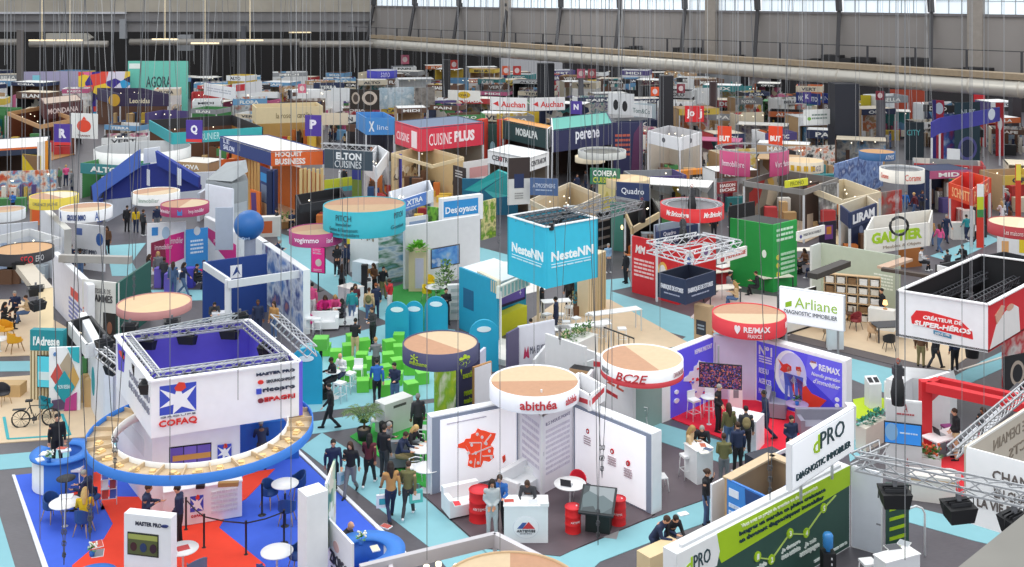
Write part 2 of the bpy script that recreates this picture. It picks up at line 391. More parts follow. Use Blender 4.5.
SKIN = {'light': mat('#d9a384', .55), 'tan': mat('#b98262', .55), 'dark': mat('#7a4f39', .55)}
NAMED = {'black': '#202127', 'navy': '#25304f', 'blue': '#2c68b4', 'light blue': '#8fb4d6', 'denim': '#50698f', 'grey': '#75777c', 'charcoal': '#3a3b40', 'white': '#e8e8ea', 'beige': '#c9ad85',
  'brown': '#6b4a34', 'camel': '#b78a55', 'red': '#c22f36', 'burgundy': '#5c2430', 'pink': '#e0578f', 'green': '#3f8a4e', 'olive': '#6c6a43', 'yellow': '#d8b51f', 'orange': '#dd7326', 'teal': '#2a8f96',
  'cream': '#ddd2be', 'pale grey': '#b9c0c2', 'purple': '#5b3f8a', 'magenta': '#d22b7f', 'khaki': '#8d8059'}
HAIRC = {'black': '#17130f', 'brown': '#3b2618', 'fair': '#b08d57', 'grey': '#9a9893', 'dark': '#241a14', 'blond': '#c9a76a', 'bald': None, 'ginger': '#8a4a22'}
def cloth(c): return mat(NAMED.get(c, c), .85, vary=.12, scale=9)
PC = [0]
def person(px, py, pose, face, top, bot, hair='brown', hs='short', where='', skin='light', scale=1.0, coat=False, pack=None, z=0.0, vest=None, label=None, garment=None, loc=None, group=None):
    """px, py: the spot on the floor below the body; face: 0 towards the viewer, 90 to the right"""
    if pose not in BM: BM[pose] = make_body(POSES[pose])
    B = BM[pose]; PC[0] += 1
    p = Vector(loc) if loc else P(px, py, z)
    g = garment or ('long coat' if coat else 'jacket' if PC[0] % 3 else 'jumper')
    verb = {'stand': 'standing', 'hold': 'holding papers up', 'hands': 'standing with hands together', 'phone': 'looking at a phone', 'walk': 'walking', 'walkhold': 'walking', 'sit': 'seated', 'sitlean': 'seated and leaning forward',
            'perch': 'perched on a stool', 'lean': 'leaning forward', 'point': 'pointing', 'arms': 'standing with arms crossed'}[pose]
    bt = '' if pose in ('sit', 'sitlean', 'perch') else ' and %s trousers' % bot
    lb = label or 'person in %s %s%s%s, %s %s' % (top, g, bt, ' with %s backpack' % pack if pack else '', verb, where)
    if len(lb.split()) > 16: lb = lb.replace(bt, '')
    if len(lb.split()) > 16: lb = lb.replace(', '+verb, '')
    sc = scale*(1+.03*math.sin(PC[0]*1.7))
    o = thing('person', lb, 'person', p, math.radians(face), group); o.scale = (sc, sc, sc)
    def pt(nm, key, m_):
        c = bpy.data.objects.new(nm, B[key]); COL.objects.link(c); c.parent = o; c.material_slots[0].link = 'OBJECT'; c.material_slots[0].material = m_; return c
    pt('body', 'body', SKIN[skin]); pt('jacket', 'top', cloth(top)); pt('trousers', 'trousers', cloth(bot)); [pt('shoe', k, cloth('black' if PC[0] % 3 else 'white')) for k in ('shoe0', 'shoe1')]
    if py > 230: pt('eyes', 'eyes', BLACK)
    if HAIRC.get(hair): pt('hair', hs, mat(HAIRC[hair], .7, vary=.2, scale=20))
    if coat: pt('coat_skirt', 'coat', cloth(top))
    if pack: pt('backpack', 'backpack', cloth(pack))
    return o
def auto_people(where, spots, seed=0, tops=('black', 'navy', 'grey', 'brown', 'blue', 'white', 'burgundy', 'olive', 'camel', 'charcoal', 'red', 'green', 'beige', 'teal', 'purple', 'pink', 'denim')):
    rr = random.Random(seed); tops = list(tops); rr.shuffle(tops)
    for i, sp in enumerate(spots):
        px, py = sp[0], sp[1]; pose = sp[2] if len(sp) > 2 else rr.choice(['stand', 'walk', 'hold', 'arms', 'phone', 'hands'])
        face = sp[3] if len(sp) > 3 else rr.choice([0, 40, 90, 180, 220, 270, 320]); tp = sp[4] if len(sp) > 4 else tops[i % len(tops)]
        hs = rr.choice(['short', 'short', 'long', 'bun']); person(px, py, pose, face, tp, rr.choice(['black', 'denim', 'navy', 'charcoal', 'grey']), rr.choice(['black', 'brown', 'dark', 'fair', 'grey', 'blond']), hs, where, rr.choice(['light', 'light', 'tan', 'dark']), rr.uniform(.94, 1.04), coat=rr.random() < .25 and pose not in ('sit', 'sitlean', 'perch'))
# ---------------------------------------------------------------- furniture
def shell_chair(c='#234a86', legc=WOOD, arms=True):
    def b():
        o = thing('chair', '', 'chair')
        mb = MB(); n = 12
        for k in range(n):
            a0 = math.pi*(-.15+1.3*k/n); a1 = math.pi*(-.15+1.3*(k+1)/n)
            hh = lambda a: .66+.18*max(0, math.sin(a))
            q = [(.27*math.cos(a), .25*math.sin(a), z) for a, z in ((a0, .45), (a1, .45), (a1, hh(a1)), (a0, hh(a0)))]
            q2 = [(x*.88, y*.88, z) for x, y, z in q]
            mb.add(q+q2, [(0, 1, 2, 3), (7, 6, 5, 4), (3, 2, 6, 7), (0, 4, 5, 1), (0, 3, 7, 4), (1, 5, 6, 2)])
        mb.build('backrest', c, o)
        MB().lathe([(.001, .42), (.24, .42), (.255, .45), (.25, .48), (.001, .49)], 20).build('seat', c, o)
        for sx in (-1, 1):
            for sy in (-1, 1): MB().tube([(sx*.14, sy*.14, .42), (sx*.23, sy*.23, 0)], [.02, .012], 6).build('leg', legc, o)
        return o
    return b
def wire_chair(c='#e9eaec'):
    def b():
        o = thing('chair', '', 'chair')
        MB().box(-.21, .21, -.21, .21, .43, .46).build('seat', c, o)
        mb = MB().tube([(-.2, .2, .45), (-.21, .24, .82), (0, .26, .88), (.21, .24, .82), (.2, .2, .45)], .016, 6)
        mb.tube([(-.12, .22, .6), (.12, .22, .6)], .012).tube([(-.14, .235, .72), (.14, .235, .72)], .012); mb.build('backrest', c, o)
        for sx in (-1, 1):
            for sy in (-1, 1): MB().tube([(sx*.19, sy*.19, .44), (sx*.22, sy*.23, 0)], .014, 6).build('leg', c, o)
        return o
    return b
def bar_stool(c='#eceef0', back=False, h=.78):
    def b():
        o = thing('bar_stool', '', 'stool')
        MB().box(-.19, .19, -.18, .18, h-.07, h).build('seat', c, o)
        if back: MB().box(-.18, .18, .15, .19, h, h+.28).build('backrest', c, o)
        for sx in (-1, 1):
            for sy in (-1, 1): MB().tube([(sx*.16, sy*.15, h-.05), (sx*.2, sy*.19, 0)], .014, 6).build('leg', c, o)
        mb = MB()
        for a, b_ in (((-.18, -.17), (.18, -.17)), ((.18, -.17), (.18, .17)), ((.18, .17), (-.18, .17)), ((-.18, .17), (-.18, -.17))): mb.tube([a+(.3,), b_+(.3,)], .012)
        mb.build('foot_ring', c, o)
        return o
    return b
def round_table(c='#f0f1f2', r=.4, h=.74, base='#d9dbde'):
    def b():
        o = thing('round_table', '', 'table')
        MB().lathe([(.001, h-.03), (r-.01, h-.03), (r, h-.015), (r, h), (.001, h)], 32).build('tabletop', c, o)
        MB().lathe([(.03, .02), (.03, h-.03)], 10).build('column', base, o)
        MB().lathe([(.001, .0), (.25, .0), (.25, .012), (.05, .035), (.001, .04)], 24).build('base', base, o)
        return o
    return b
def rect_table(c='#eeeae2', w=1.4, d=.7, h=.75, legc='#55585d', t=.04):
    def b():
        o = thing('table', '', 'table')
        MB().box(-w/2, w/2, -d/2, d/2, h-t, h).build('tabletop', c, o)
        for sx in (-1, 1):
            for sy in (-1, 1): MB().box(sx*(w/2-.04)-.025, sx*(w/2-.04)+.025, sy*(d/2-.04)-.025, sy*(d/2-.04)+.025, 0, h-t).build('leg', legc, o)
        return o
    return b
def cube_seat(c='#63c13f'):
    def b():
        o = MB().box(-.24, .24, -.24, .24, .02, .46).build('cube_stool', c); MB().box(-.245, .245, -.245, .245, .46, .49).build('cushion_top', mat('#74cf4d'), o)
        MB().box(-.2, .2, -.2, .2, 0, .02).build('base', BLACK, o); return tag(o, '', 'seat')
    return b
def drum():
    o = MB().lathe([(.28, .0), (.3, .02), (.285, .05), (.285, .28), (.297, .3), (.285, .32), (.285, .56), (.297, .58), (.285, .6), (.285, .82), (.3, .85), (.3, .87), (.27, .87)], 28).build('oil_drum', '#df1f24')
    MB().lathe([(.001, .84), (.272, .84), (.272, .86), (.001, .86)], 28).build('lid', '#d8303c', o); MB().cyl((.14, 0), .03, .86, .88, 10).build('cap', '#eeeeee', o)
    lettering(o, 'ARTEMIS', -.19, .19, .4, .47, '#f3e9e9', mapf=lambda x, d, z: ((.3+d)*math.sin(x/.3), -(.3+d)*math.cos(x/.3), z), t=.004)
    return tag(o, '', 'drum')
def stanchion():
    o = MB().lathe([(.001, 0), (.17, 0), (.17, .02), (.04, .05), (.03, .06), (.03, .95), (.035, .96), (.035, 1.0), (.001, 1.0)], 16).build('barrier_post', BLACK); return tag(o, '', 'barrier post')
def leafy(n=60, r=.3, h=.5, c='#3f7a35', z0=.3, seed=1, name='foliage', ls=.13):
    rr = random.Random(seed); mb = MB()
    for i in range(n):
        a = rr.uniform(0, 6.28); e = rr.uniform(.1, 1.3); d = V3(math.cos(a)*math.cos(e), math.sin(a)*math.cos(e), math.sin(e)); c0 = V3(0, 0, z0)+V3(d.x*r, d.y*r, d.z*h)*rr.uniform(.3, .85)
        s = V3(-d.y, d.x, 0).normalized()*ls*.35; q = c0+d*ls+V3(0, 0, -ls*.2)
        mb.add([c0, c0+(q-c0)*.5+s, q, c0+(q-c0)*.5-s+V3(0, 0, .01)], [(0, 1, 2, 3)], rr.randint(0, 1))
    return mb
def potted(key, r=.35, h=.6, pot='#d9d9d6', c1='#356b2d', c2='#5a9440', ph=.3, pr=.16, n=90, ls=.14, seed=1):
    def b():
        o = thing('potted_plant', '', 'plant')
        MB().lathe([(.001, 0), (pr*.8, 0), (pr, ph), (pr*.85, ph), (pr*.8, ph-.03), (.001, ph-.03)], 18).build('pot', pot, o)
        leafy(n, r, h, z0=ph-.02, seed=seed, ls=ls).build('foliage', [c1, c2], o)
        return o
    return b
def palm():
    o = thing('potted_palm', '', 'plant'); MB().lathe([(.001, 0), (.2, 0), (.26, .42), (.23, .42), (.22, .38), (.001, .38)], 20).build('pot', '#26272b', o)
    MB().lathe([(.001, .38), (.22, .38), (.001, .41)], 16).build('soil', '#b9a489', o)
    MB().tube([(0, 0, .38), (.02, 0, .7)], [.05, .03], 8).build('stem', '#6b5a3b', o); mb = MB(); rr = random.Random(3)
    for k in range(13):
        a = k*2.4; L = rr.uniform(.7, 1.05); pts = []
        for i in range(7):
            t = i/6; pts.append(V3(math.cos(a)*L*t*.8, math.sin(a)*L*t*.8, .6+L*(1.15*t-.75*t*t)*1.3))
        mb.tube(pts, [.012-.0015*i for i in range(7)], 4)
        for i in range(1, 7):
            d = (pts[i]-pts[i-1]).normalized(); sd = V3(-math.sin(a), math.cos(a), 0)
            for j in range(3):
                p = pts[i-1].lerp(pts[i], j/3)
                for s in (-1, 1):
                    q = p+sd*s*.2+d*.16-V3(0, 0, .05); mb.add([p, p+(q-p)*.5+d*.02, q, p+(q-p)*.5-d*.02], [(0, 1, 2, 3)], j % 2)
    mb.build('fronds', ['#4e6b34', '#6f8a45'], o); return o
def box_thing(name, label, cat, p, rz, w, d, h, c, items=(), top=None, group=None, plinth=None, side=None, seed=None):
    """counter, cabinet or totem: front face is local -y, p the middle of its front foot"""
    o = MB().box(-w/2, w/2, 0, d, .06 if plinth else 0, h).build(name, c, None, (p[0], p[1], 0), rz); tag(o, label, cat, group)
    if plinth: MB().box(-w/2+.02, w/2-.02, .02, d-.02, 0, .08).build('plinth', plinth, o)
    if top: MB().box(-w/2-.02, w/2+.02, -.02, d+.02, h, h+.03).build('worktop', top, o)
    art(o, w, 0, h, items, 0, -w/2)
    return o
def kiosk(label, p, rz, group=None, scrc='#2a2b30'):
    o = thing('tablet_kiosk', label, 'kiosk', (p[0], p[1], 0), rz, group)
    MB().add([(x, y, z) for x in (-.25, .25) for y, z in ((-.2, 0), (.2, 0), (.2, 1.15), (-.2, .95))], [(0, 1, 2, 3), (7, 6, 5, 4), (0, 4, 5, 1), (1, 5, 6, 2), (2, 6, 7, 3), (3, 7, 4, 0)]).build('pedestal', WHITE, o)
    for x in (-.12, .12): MB().add([(x+a, b*1-.02, 1.04+b*.5+.03) for a, b in ((-.08, -.1), (.08, -.1), (.08, .1), (-.08, .1))]+[(x+a, b-.02, 1.0+b*.5) for a, b in ((-.08, -.1), (.08, -.1), (.08, .1), (-.08, .1))], [(0, 1, 2, 3), (7, 6, 5, 4), (0, 4, 5, 1), (1, 5, 6, 2), (2, 6, 7, 3), (3, 7, 4, 0)]).build('tablet', scrc, o)
    return o
def floodlight():
    o = thing('floodlight', '', 'lamp')
    MB().add([(-.3, -.2, -.12), (.3, -.2, -.12), (.3, .2, -.05), (-.3, .2, -.05), (-.25, -.15, -.42), (.25, -.15, -.42), (.25, .12, -.35), (-.25, .12, -.35)], [(0, 3, 2, 1), (4, 5, 6, 7), (0, 1, 5, 4), (1, 2, 6, 5), (2, 3, 7, 6), (3, 0, 4, 7)]).build('housing', BLACK, o)
    mb = MB()
    for y in (-.1, -.03, .04, .11): mb.box(-.22, .22, y-.01, y+.01, -.1, -.03)
    mb.build('cooling_fins', '#2b2c30', o)
    MB().tube([(-.33, 0, -.25), (-.33, 0, 0), (.33, 0, 0), (.33, 0, -.25)], .015).build('bracket', '#3a3b3f', o); MB().box(-.04, .04, -.04, .04, -.02, .12).build('clamp', '#6a6b70', o)
    return o
def flood(p, rz, label, group=None):
    return place('flood', floodlight, p, rz, label, 'lamp', group)
def screen(label, p, q, z0, z1, content, items=(), th=.06, stand=False, group=None, name='television_screen', cat='screen'):
    p = Vector((p[0], p[1], 0)); q = Vector((q[0], q[1], 0)); d = q-p; W = d.length
    o = MB().box(0, W, 0, th, z0, z1).build(name, BLACK, None, p, math.atan2(d.y, d.x)); tag(o, label, cat, group)
    MB().box(.03, W-.03, -.01, 0, z0+.03, z1-.03).build('display', content, o)
    art(o, W, z0, z1, items, -.01)
    if stand: MB().box(W/2-.03, W/2+.03, .02, .06, 0, z0).build('stand_post', BLACK, o); MB().box(W/2-.25, W/2+.25, -.15, .2, 0, .02).build('stand_base', BLACK, o)
    return o
def sofa(label, p, rz, w=1.6, c='#eceef0', group=None, d=.8):
    o = thing('sofa', label, 'sofa', (p[0], p[1], 0), rz, group)
    MB().box(-w/2, w/2, -d/2, d/2, .08, .4).build('seat', c, o); MB().box(-w/2, w/2, d/2-.2, d/2, .4, .78).build('backrest', c, o)
    for s in (-1, 1): MB().box(min(s*w/2, s*(w/2-.16)), max(s*w/2, s*(w/2-.16)), -d/2, d/2-.2, .4, .6).build('armrest', c, o)
    MB().box(-w/2+.05, w/2-.05, -d/2+.05, d/2-.05, 0, .08).build('base', BLACK, o); return o
def paper_stack(label, p, z, c='#dfe3e8', w=.21, d=.3, rz=0, h=.03, name='leaflet_pile', cat='leaflets', group=None, c2=None):
    o = MB().box(-w/2, w/2, -d/2, d/2, 0, h).build(name, '#f0f0f0', None, (p[0], p[1], z), rz); MB().box(-w/2+.01, w/2-.01, -d/2+.01, d/2-.01, h, h+.004).build('cover', c, o); return tag(o, label, cat, group)
def laptop(label, p, z, rz, group=None):
    o = thing('laptop', label, 'laptop', (p[0], p[1], z), rz, group)
    MB().box(-.17, .17, -.12, .12, 0, .018).build('keyboard', '#a9abb0', o)
    MB().add([(-.17, .12, .018), (.17, .12, .018), (.17, .17, .24), (-.17, .17, .24), (-.17, .13, .018), (.17, .13, .018), (.17, .18, .24), (-.17, .18, .24)], [(0, 1, 2, 3), (7, 6, 5, 4), (0, 4, 5, 1), (1, 5, 6, 2), (2, 6, 7, 3), (3, 7, 4, 0)]).build('lid', '#2a2b30', o); return o
def bag(label, p, z, c, c2='#3aa6a0', rz=0):
    o = thing('tote_bag', label, 'bag', (p[0], p[1], z), rz)
    MB().box(-.2, .2, -.05, .05, 0, .38).build('bag_body', c, o); MB().box(-.12, .12, -.06, -.05, .1, .28).build('print', c2, o)
    MB().tube([(-.1, 0, .38), (-.09, 0, .56), (.09, 0, .56), (.1, 0, .38)], .01).build('handles', c, o); return o
# ================================================================ THE HALL
def floor_material():
    m = mat('#57545a', .45, vary=.25, scale=.8); nt = m.node_tree; b = nt.nodes['Principled BSDF']
    n2 = nt.nodes.new('ShaderNodeTexNoise'); n2.inputs['Scale'].default_value = 14; n2.inputs['Detail'].default_value = 6
    tc = nt.nodes['Texture Coordinate']; mp = nt.nodes.new('ShaderNodeMapping'); mp.inputs['Scale'].default_value = (.35, 2.2, 1); mp.inputs['Rotation'].default_value = (0, 0, .9)
    nt.links.new(tc.outputs['Object'], mp.inputs[0]); nt.links.new(mp.outputs[0], n2.inputs['Vector'])
    mx = nt.nodes.new('ShaderNodeMix'); mx.data_type = 'RGBA'; mx.blend_type = 'MULTIPLY'; mx.inputs['Factor'].default_value = 1
    r = nt.nodes.new('ShaderNodeMapRange'); r.inputs[3].default_value = .62; r.inputs[4].default_value = 1.3; nt.links.new(n2.outputs['Fac'], r.inputs[0])
    src = nt.nodes['Mix'].outputs['Result']; nt.links.new(src, mx.inputs['A']); nt.links.new(r.outputs[0], mx.inputs['B']); nt.links.new(mx.outputs['Result'], b.inputs['Base Color']); return m
struct(MB().slab([(-130, 12), (160, 12), (160, 265), (-130, 265)], -.2, 0).build('floor', floor_material()))
# back left wall: dark opening below a concrete band
cx_l, cx_r = -130.0, P(372, 45, 9).x
yb = 165.0
struct(MB().box(-130, -2, 192, 193, 0, 14).build('wall_back', '#1d1a1a'))
ml = struct(MB().box(-130, -21, yb, yb+1.5, 12.9, 16.5).build('wall_left', mat('#a39c90', .8, vary=.2, scale=.3)))
ml['kind'] = 'structure'
struct(MB().box(-130, -21, yb+.4, yb+1.5, 9.8, 12.9).build('trim_1', mat('#7c7a7b', .8, vary=.15, scale=.5)))
struct(MB().box(-130, -60, yb-.3, yb+.2, 12.6, 12.9).build('trim_2', '#c2c3c8'))
struct(MB().box(-130, -21, yb-.1, yb+.3, 11.3, 11.45).build('trim_3', '#45454a'))
# side wall running from the back left towards the right
def SW(px, y, z): return P(px, y, z)
A = Vector((-21.5, 165, 0)); B_ = Vector((62, 84, 0)); dw = (B_-A); LW = dw.length; aw = math.atan2(dw.y, dw.x)
def onwall(name, u0, u1, z0, z1, c, d0=0, d1=.4):
    return MB().box(u0*LW, u1*LW, d0, d1, z0, z1).build(name, c, None, A, aw)
def corrug():
    m = mat('#8a8582', .7, vary=.05, scale=.6); nt = m.node_tree; b = nt.nodes['Principled BSDF']
    wv = nt.nodes.new('ShaderNodeTexWave'); wv.inputs['Scale'].default_value = 1.3; wv.inputs['Distortion'].default_value = .3; bp = nt.nodes.new('ShaderNodeBump'); bp.inputs['Strength'].default_value = .8
    nt.links.new(nt.nodes['Texture Coordinate'].outputs['Object'], wv.inputs['Vector']); nt.links.new(wv.outputs['Fac'], bp.inputs['Height']); nt.links.new(bp.outputs[0], b.inputs['Normal']); return m
struct(onwall('wall_right', -.005, 1.35, 8.0, 13.75, corrug(), .0, .5))
struct(onwall('wall_right_lower', -.005, 1.35, 0, 8.0, '#2a272a', 45, 45.5))
struct(onwall('trim_4', -.005, 1.35, 13.65, 13.9, '#6d6a6c', -.2, .5))
NB = 12
for k in range(NB+4):
    u = (k/NB)*1.0
    struct(MB().box(u*LW+.5, (u+1/NB)*LW-.5, .25, .35, 13.9, 17.5).build('window_%d' % (k+1), mat('#dfeaf2', .2, emit=.55, vary=.1, scale=.4), None, A, aw))
    mb = MB()
    for j in range(1, 7): mb.box(u*LW+.5+(LW/NB-1)*j/7-.03, u*LW+.5+(LW/NB-1)*j/7+.03, .15, .25, 13.9, 17.5)
    mb.box(u*LW+.5, (u+1/NB)*LW-.5, .15, .25, 15.1, 15.18)
    fr = struct(mb.build('trim_%d' % (k+5), '#9fa6ab', None, A, aw))
    # raking dark strut and its post
    c = MB().beam((u*LW-.2, .2, 17.5), (u*LW+.2, -.2, 14.0), .7, .4).beam((u*LW+.2, -.2, 14.0), (u*LW+.9, -2.0, 8.6), .38, .3).build('trim_%d' % (k+30), '#353437', None, A, aw); struct(c)
for px in (.25, .535, .79):
    c = MB().box(px*LW-.9, px*LW+.5, -.5, .3, 8.2, 17.5).build('column_%d' % (20+int(px*100)), mat('#918a83', .85, vary=.15), None, A, aw); struct(c)
# gallery in front of the side wall, with its rail and the big bright duct
struct(MB().box(-2, 1.35*LW, -3.6, 0, 7.9, 8.4).build('gallery_floor_slab', '#39373a', None, A, aw))
mb = MB().box(-2, 1.35*LW, -3.45, -3.4, 10.6, 10.68)
for k in range(34): mb.box(k*LW/24-.09, k*LW/24+.09, -3.48, -3.36, 8.4, 10.6)
tag(mb.build('gallery_railing', '#39393d', None, A, aw), 'dark metal railing along the high gallery under the windows', 'railing')
rr = random.Random(4); mb = MB()
for k in range(60):
    u = rr.uniform(0, 1.05)*LW; mb.box(u, u+rr.uniform(.5, 2.5), -1.9, -.5, 8.4, 8.4+rr.uniform(.3, 1.2))
o = mb.build('gallery_clutter', '#242326', None, A, aw); tag(o, 'dark equipment heaped along the gallery floor', 'equipment', kind='stuff')
dA = P(372, 43, 8.3); dB = P(1075, 93, 8.0)
mb = MB(); dc = (dA+dB)/2; n = 40
mb.tube([(dA-dc)+(dB-dA)*i/n for i in range(n+1)], .72, 20)
duct = mb.build('ventilation_duct', mat('#bdb9b0', .35, metal=.4, vary=.08, scale=.5), None, dc); tag(duct, 'long round silvery ventilation duct below the gallery', 'duct')
mb = MB()
for i in range(1, 24): p = (dA-dc)+(dB-dA)*i/24; d = (dB-dA).normalized(); mb.tube([p-d*.06, p+d*.06], .76, 20)
mb.build('duct_joint', '#b7b1a6', duct)
o = MB().beam(dA-dc+Vector((.2, .3, 1.0)), dB-dc+Vector((.2, .3, 1.0)), 1.5, .5).build('duct_ledge', mat('#93836d', .8, vary=.2), None, dc); tag(o, 'brownish ledge running above the silvery duct', 'ledge')
# left duct bits and lights in the dark opening
for k, (x0, x1, y, z) in enumerate(((-28, 20, 42, 8.3), (30, 108, 44, 8.2), (130, 300, 42, 8.4), (300, 400, 44, 8.2))):
    a = P(x0, y, z); b = P(x1, y, z); c = (a+b)/2
    o = MB().tube([a-c, b-c], .5, 14).build('ventilation_duct', mat('#9b968f', .4, metal=.4), None, c); tag(o, ['short duct at the far left under the concrete band', 'duct with a blue underside left of the hanging box', 'long duct across the dark opening in the back wall', 'duct meeting the corner of the hall'][k], 'duct')
o = wall(P(24, 100, 0), P(64, 100, 0), 10.3-1.4, 10.3, '#a9a59c'); o.location.y = 164.4; o.location.z = 0
tag(o, 'pale pointed box hanging below the concrete band at the far left', 'box'); o.name = 'hanging_box'
o.data = MB().plate([(0, 8.2), (6.2, 8.2), (7.1, 8.9), (6.2, 9.6), (0, 9.6)], 0, 1).build('tmp', '#a9a59c').data; bpy.data.objects.remove(bpy.data.objects['tmp'])
# columns
for k, (x, yt, yb_, wd, c) in enumerate(((19, 30, 110, 5, '#5f5a58'), (123, 20, 40, 6, '#8f9297'), (187, 36, 52, 13, '#8a8c90'), (207, 34, 95, 5, '#4a4a4f'), (243, 26, 95, 4, '#56565c'), (446, 60, 120, 8, '#1f1f24'), (546, 64, 118, 17, '#23252d'), (581, 74, 120, 5, '#707177'), (667, 76, 150, 13, '#25262c'), (714, 82, 128, 7, '#6d5a5c'), (847, 84, 168, 24, '#20232e'), (882, 92, 152, 7, '#6f6d74'), (1017, 90, 140, 9, '#3b3a40'))):
    if yb_ < 60:
        z1 = 10.6; b = Vector(((x-CX)*160/F, 160, 0)); s = F/160; ww = wd/s; z0 = H-(yb_-YH)/s
        tag(MB().box(-ww/2, ww/2, 0, ww, z0, H-(yt-YH)/s).build('junction_box', c, None, (b.x*1.03, 165.4-ww, b.z)), ['slim grey box hanging on the left concrete band', 'wide grey box hanging in the dark opening'][k-1], 'box')
        continue
    b = P(x, yb_, 0); s = S(yb_); ww = wd/s; z1 = H-(yt-YH)/s
    struct(MB().box(-ww/2, ww/2, 0, ww, 0, z1).box(-ww/2-.1, ww/2+.1, -.1, ww+.1, 0, 1.5).build('column_%d' % (k+1), c, None, b))
# far dark halls' strip lights
for k, (x, y) in enumerate(((42, 41), (165, 40), (70, 41), (205, 44), (250, 41), (300, 33))):
    o = MB().box(-1.8, 1.8, -.1, .1, 0, .2).cyl((0, 0), .03, .2, 11, 6).build('strip_light', mat('#f0dcb4', emit=.9), None, P(x, y, 9.3)); tag(o, 'warm strip light glowing in the dark opening at the back', 'lamp', 'strip lights in the back opening')
# the viewer's balcony parapet in the lower right corner
pa, pb = P(976, 620, 13.4), P(1096, 512, 13.4)
dd = (pb-pa).normalized(); nn = Vector((-dd.y, dd.x, 0))
struct(MB().beam(Vector((0, 0, 0)), pb-pa, .3, .2).beam(Vector((.12, -.1, -.55)), pb-pa+Vector((.12, -.1, -.55)), .12, .9).build('trim_90', mat('#96938c', .8, vary=.2, scale=3), None, pa))
# ---------------------------------------------------------------- aisle carpets and stand floors
TQ = mat('#86bbc5', .9, vary=.05, scale=2)
def aisle(label, pts): return carpet('aisle_carpet', label, TQ, pts, .012)
aisle('turquoise aisle carpet crossing the picture behind the tower stand', [(-80, 462), (34, 452), (318, 421), (440, 402), (490, 396), (490, 408), (440, 415), (322, 433), (34, 467), (-80, 477)])
aisle('turquoise aisle carpet where people walk beside the map stand', [(300, 448), (322, 433), (420, 494), (481, 548), (540, 600), (490, 620), (430, 548), (360, 494)])
aisle('turquoise aisle carpet in front of the map stand and the two leaning men', [(481, 549), (560, 556), (583, 547), (645, 521), (724, 494), (790, 470), (800, 485), (700, 525), (649, 543), (600, 562), (560, 600), (545, 604)])
aisle('turquoise aisle carpet along the red floor of the superhero stand', [(600, 403), (642, 418), (768, 455), (810, 466), (790, 482), (724, 464), (647, 437), (590, 415)])
aisle('turquoise aisle carpet running beside the tall red stand', [(606, 280), (634, 277), (640, 285), (610, 291), (697, 319), (740, 330), (740, 345), (668, 348), (686, 337), (612, 316), (596, 300)])
aisle('turquoise aisle carpet behind the superhero wall and the white kiosks', [(770, 338), (853, 359), (940, 381), (1004, 351), (1070, 322), (1070, 340), (1010, 365), (930, 402), (882, 392), (853, 380), (770, 354)])
aisle('turquoise aisle carpet at lower right beyond the floodlights', [(890, 501), (991, 527), (1040, 539), (1040, 556), (974, 541), (900, 520)])
aisle('turquoise carpet strip behind the planter of teal leaves', [(846, 432), (862, 420), (880, 424), (872, 448), (850, 462)])
aisle('turquoise carpet corner at the lower left edge', [(-60, 440), (-8, 500), (0, 517), (15, 567), (27, 606), (-90, 606)])
aisle('turquoise aisle strip behind the bicycle stand at the left edge', [(-40, 362), (48, 361), (70, 367), (48, 371), (-40, 372)])
aisle('turquoise aisle carpet beside the person in brown behind the small white stands', [(106, 246), (146, 243), (132, 262), (140, 276), (112, 276)])
aisle('turquoise aisle strip behind the light wood disc', [(150, 290), (215, 290), (262, 286), (262, 296), (210, 300), (160, 302)])
aisle('turquoise aisle carpet between the magenta screen and the cyan canopy', [(276, 232), (300, 240), (362, 285), (392, 300), (388, 322), (344, 303), (318, 285), (284, 262)])
TQ2 = aisle('large turquoise carpet under the green cube seats', [(300, 345), (350, 334), (395, 322), (455, 330), (462, 396), (400, 402), (300, 414)])
aisle('turquoise aisle carpet behind the cyan booth', [(452, 240), (512, 256), (520, 275), (470, 266)])
aisle('turquoise aisle carpet far right beyond the green wall sign', [(930, 256), (988, 235), (1000, 240), (952, 262)])
aisle('turquoise strip before the yellow striped counter area', [(318, 190), (352, 187), (352, 193), (318, 196)])
BE = mat('#d9c2a3', .7, vary=.08, scale=2); DK = mat('#5c5157', .55, vary=.15, scale=2)
def sfloor(label, c, pts, z=.03, cat='floor covering', name='stand_floor'): return carpet(name, label, c, pts, z, cat=cat)
sfloor('pale wood floor of the bicycle stand', BE, [(-60, 448), (92, 437), (120, 408), (88, 372), (-60, 382)])
sfloor('pale wood floor of the stand with yellow armchairs', BE, [(-40, 358), (52, 355), (70, 330), (20, 300), (-40, 300)])
sfloor('blue carpet of the tower stand', mat('#3d63d6', .9), [(15, 476), (150, 462), (290, 448), (403, 556), (425, 610), (65, 615)], .03)
sfloor('white border strip left of the blue carpet', '#e9ecf2', [(12, 476), (15, 476), (65, 615), (58, 615)], .05, 'floor covering', 'floor_trim')
sfloor('white border strip right of the blue carpet', '#e9ecf2', [(290, 446), (294, 446), (406, 553), (430, 610), (425, 610), (402, 554)], .05, 'floor covering', 'floor_trim')
sfloor('red zigzag carpet patch in the middle of the tower stand', mat('#f0452c', .9), [(50, 490), (62, 480), (102, 472), (114, 498), (152, 498), (225, 500), (246, 474), (275, 470), (246, 500), (232, 508), (219, 529), (265, 566), (272, 600), (85, 610), (72, 567), (104, 540), (113, 525), (100, 500), (74, 506)], .045)
sfloor('pale wood terrace under the hanging cyan cube', BE, [(530, 320), (560, 300), (610, 300), (690, 344), (650, 352), (560, 362), (525, 345)])
sfloor('pale floor of the diagnostic company stand with the bookshelf', BE, [(787, 333), (800, 305), (890, 292), (986, 345), (948, 371)])
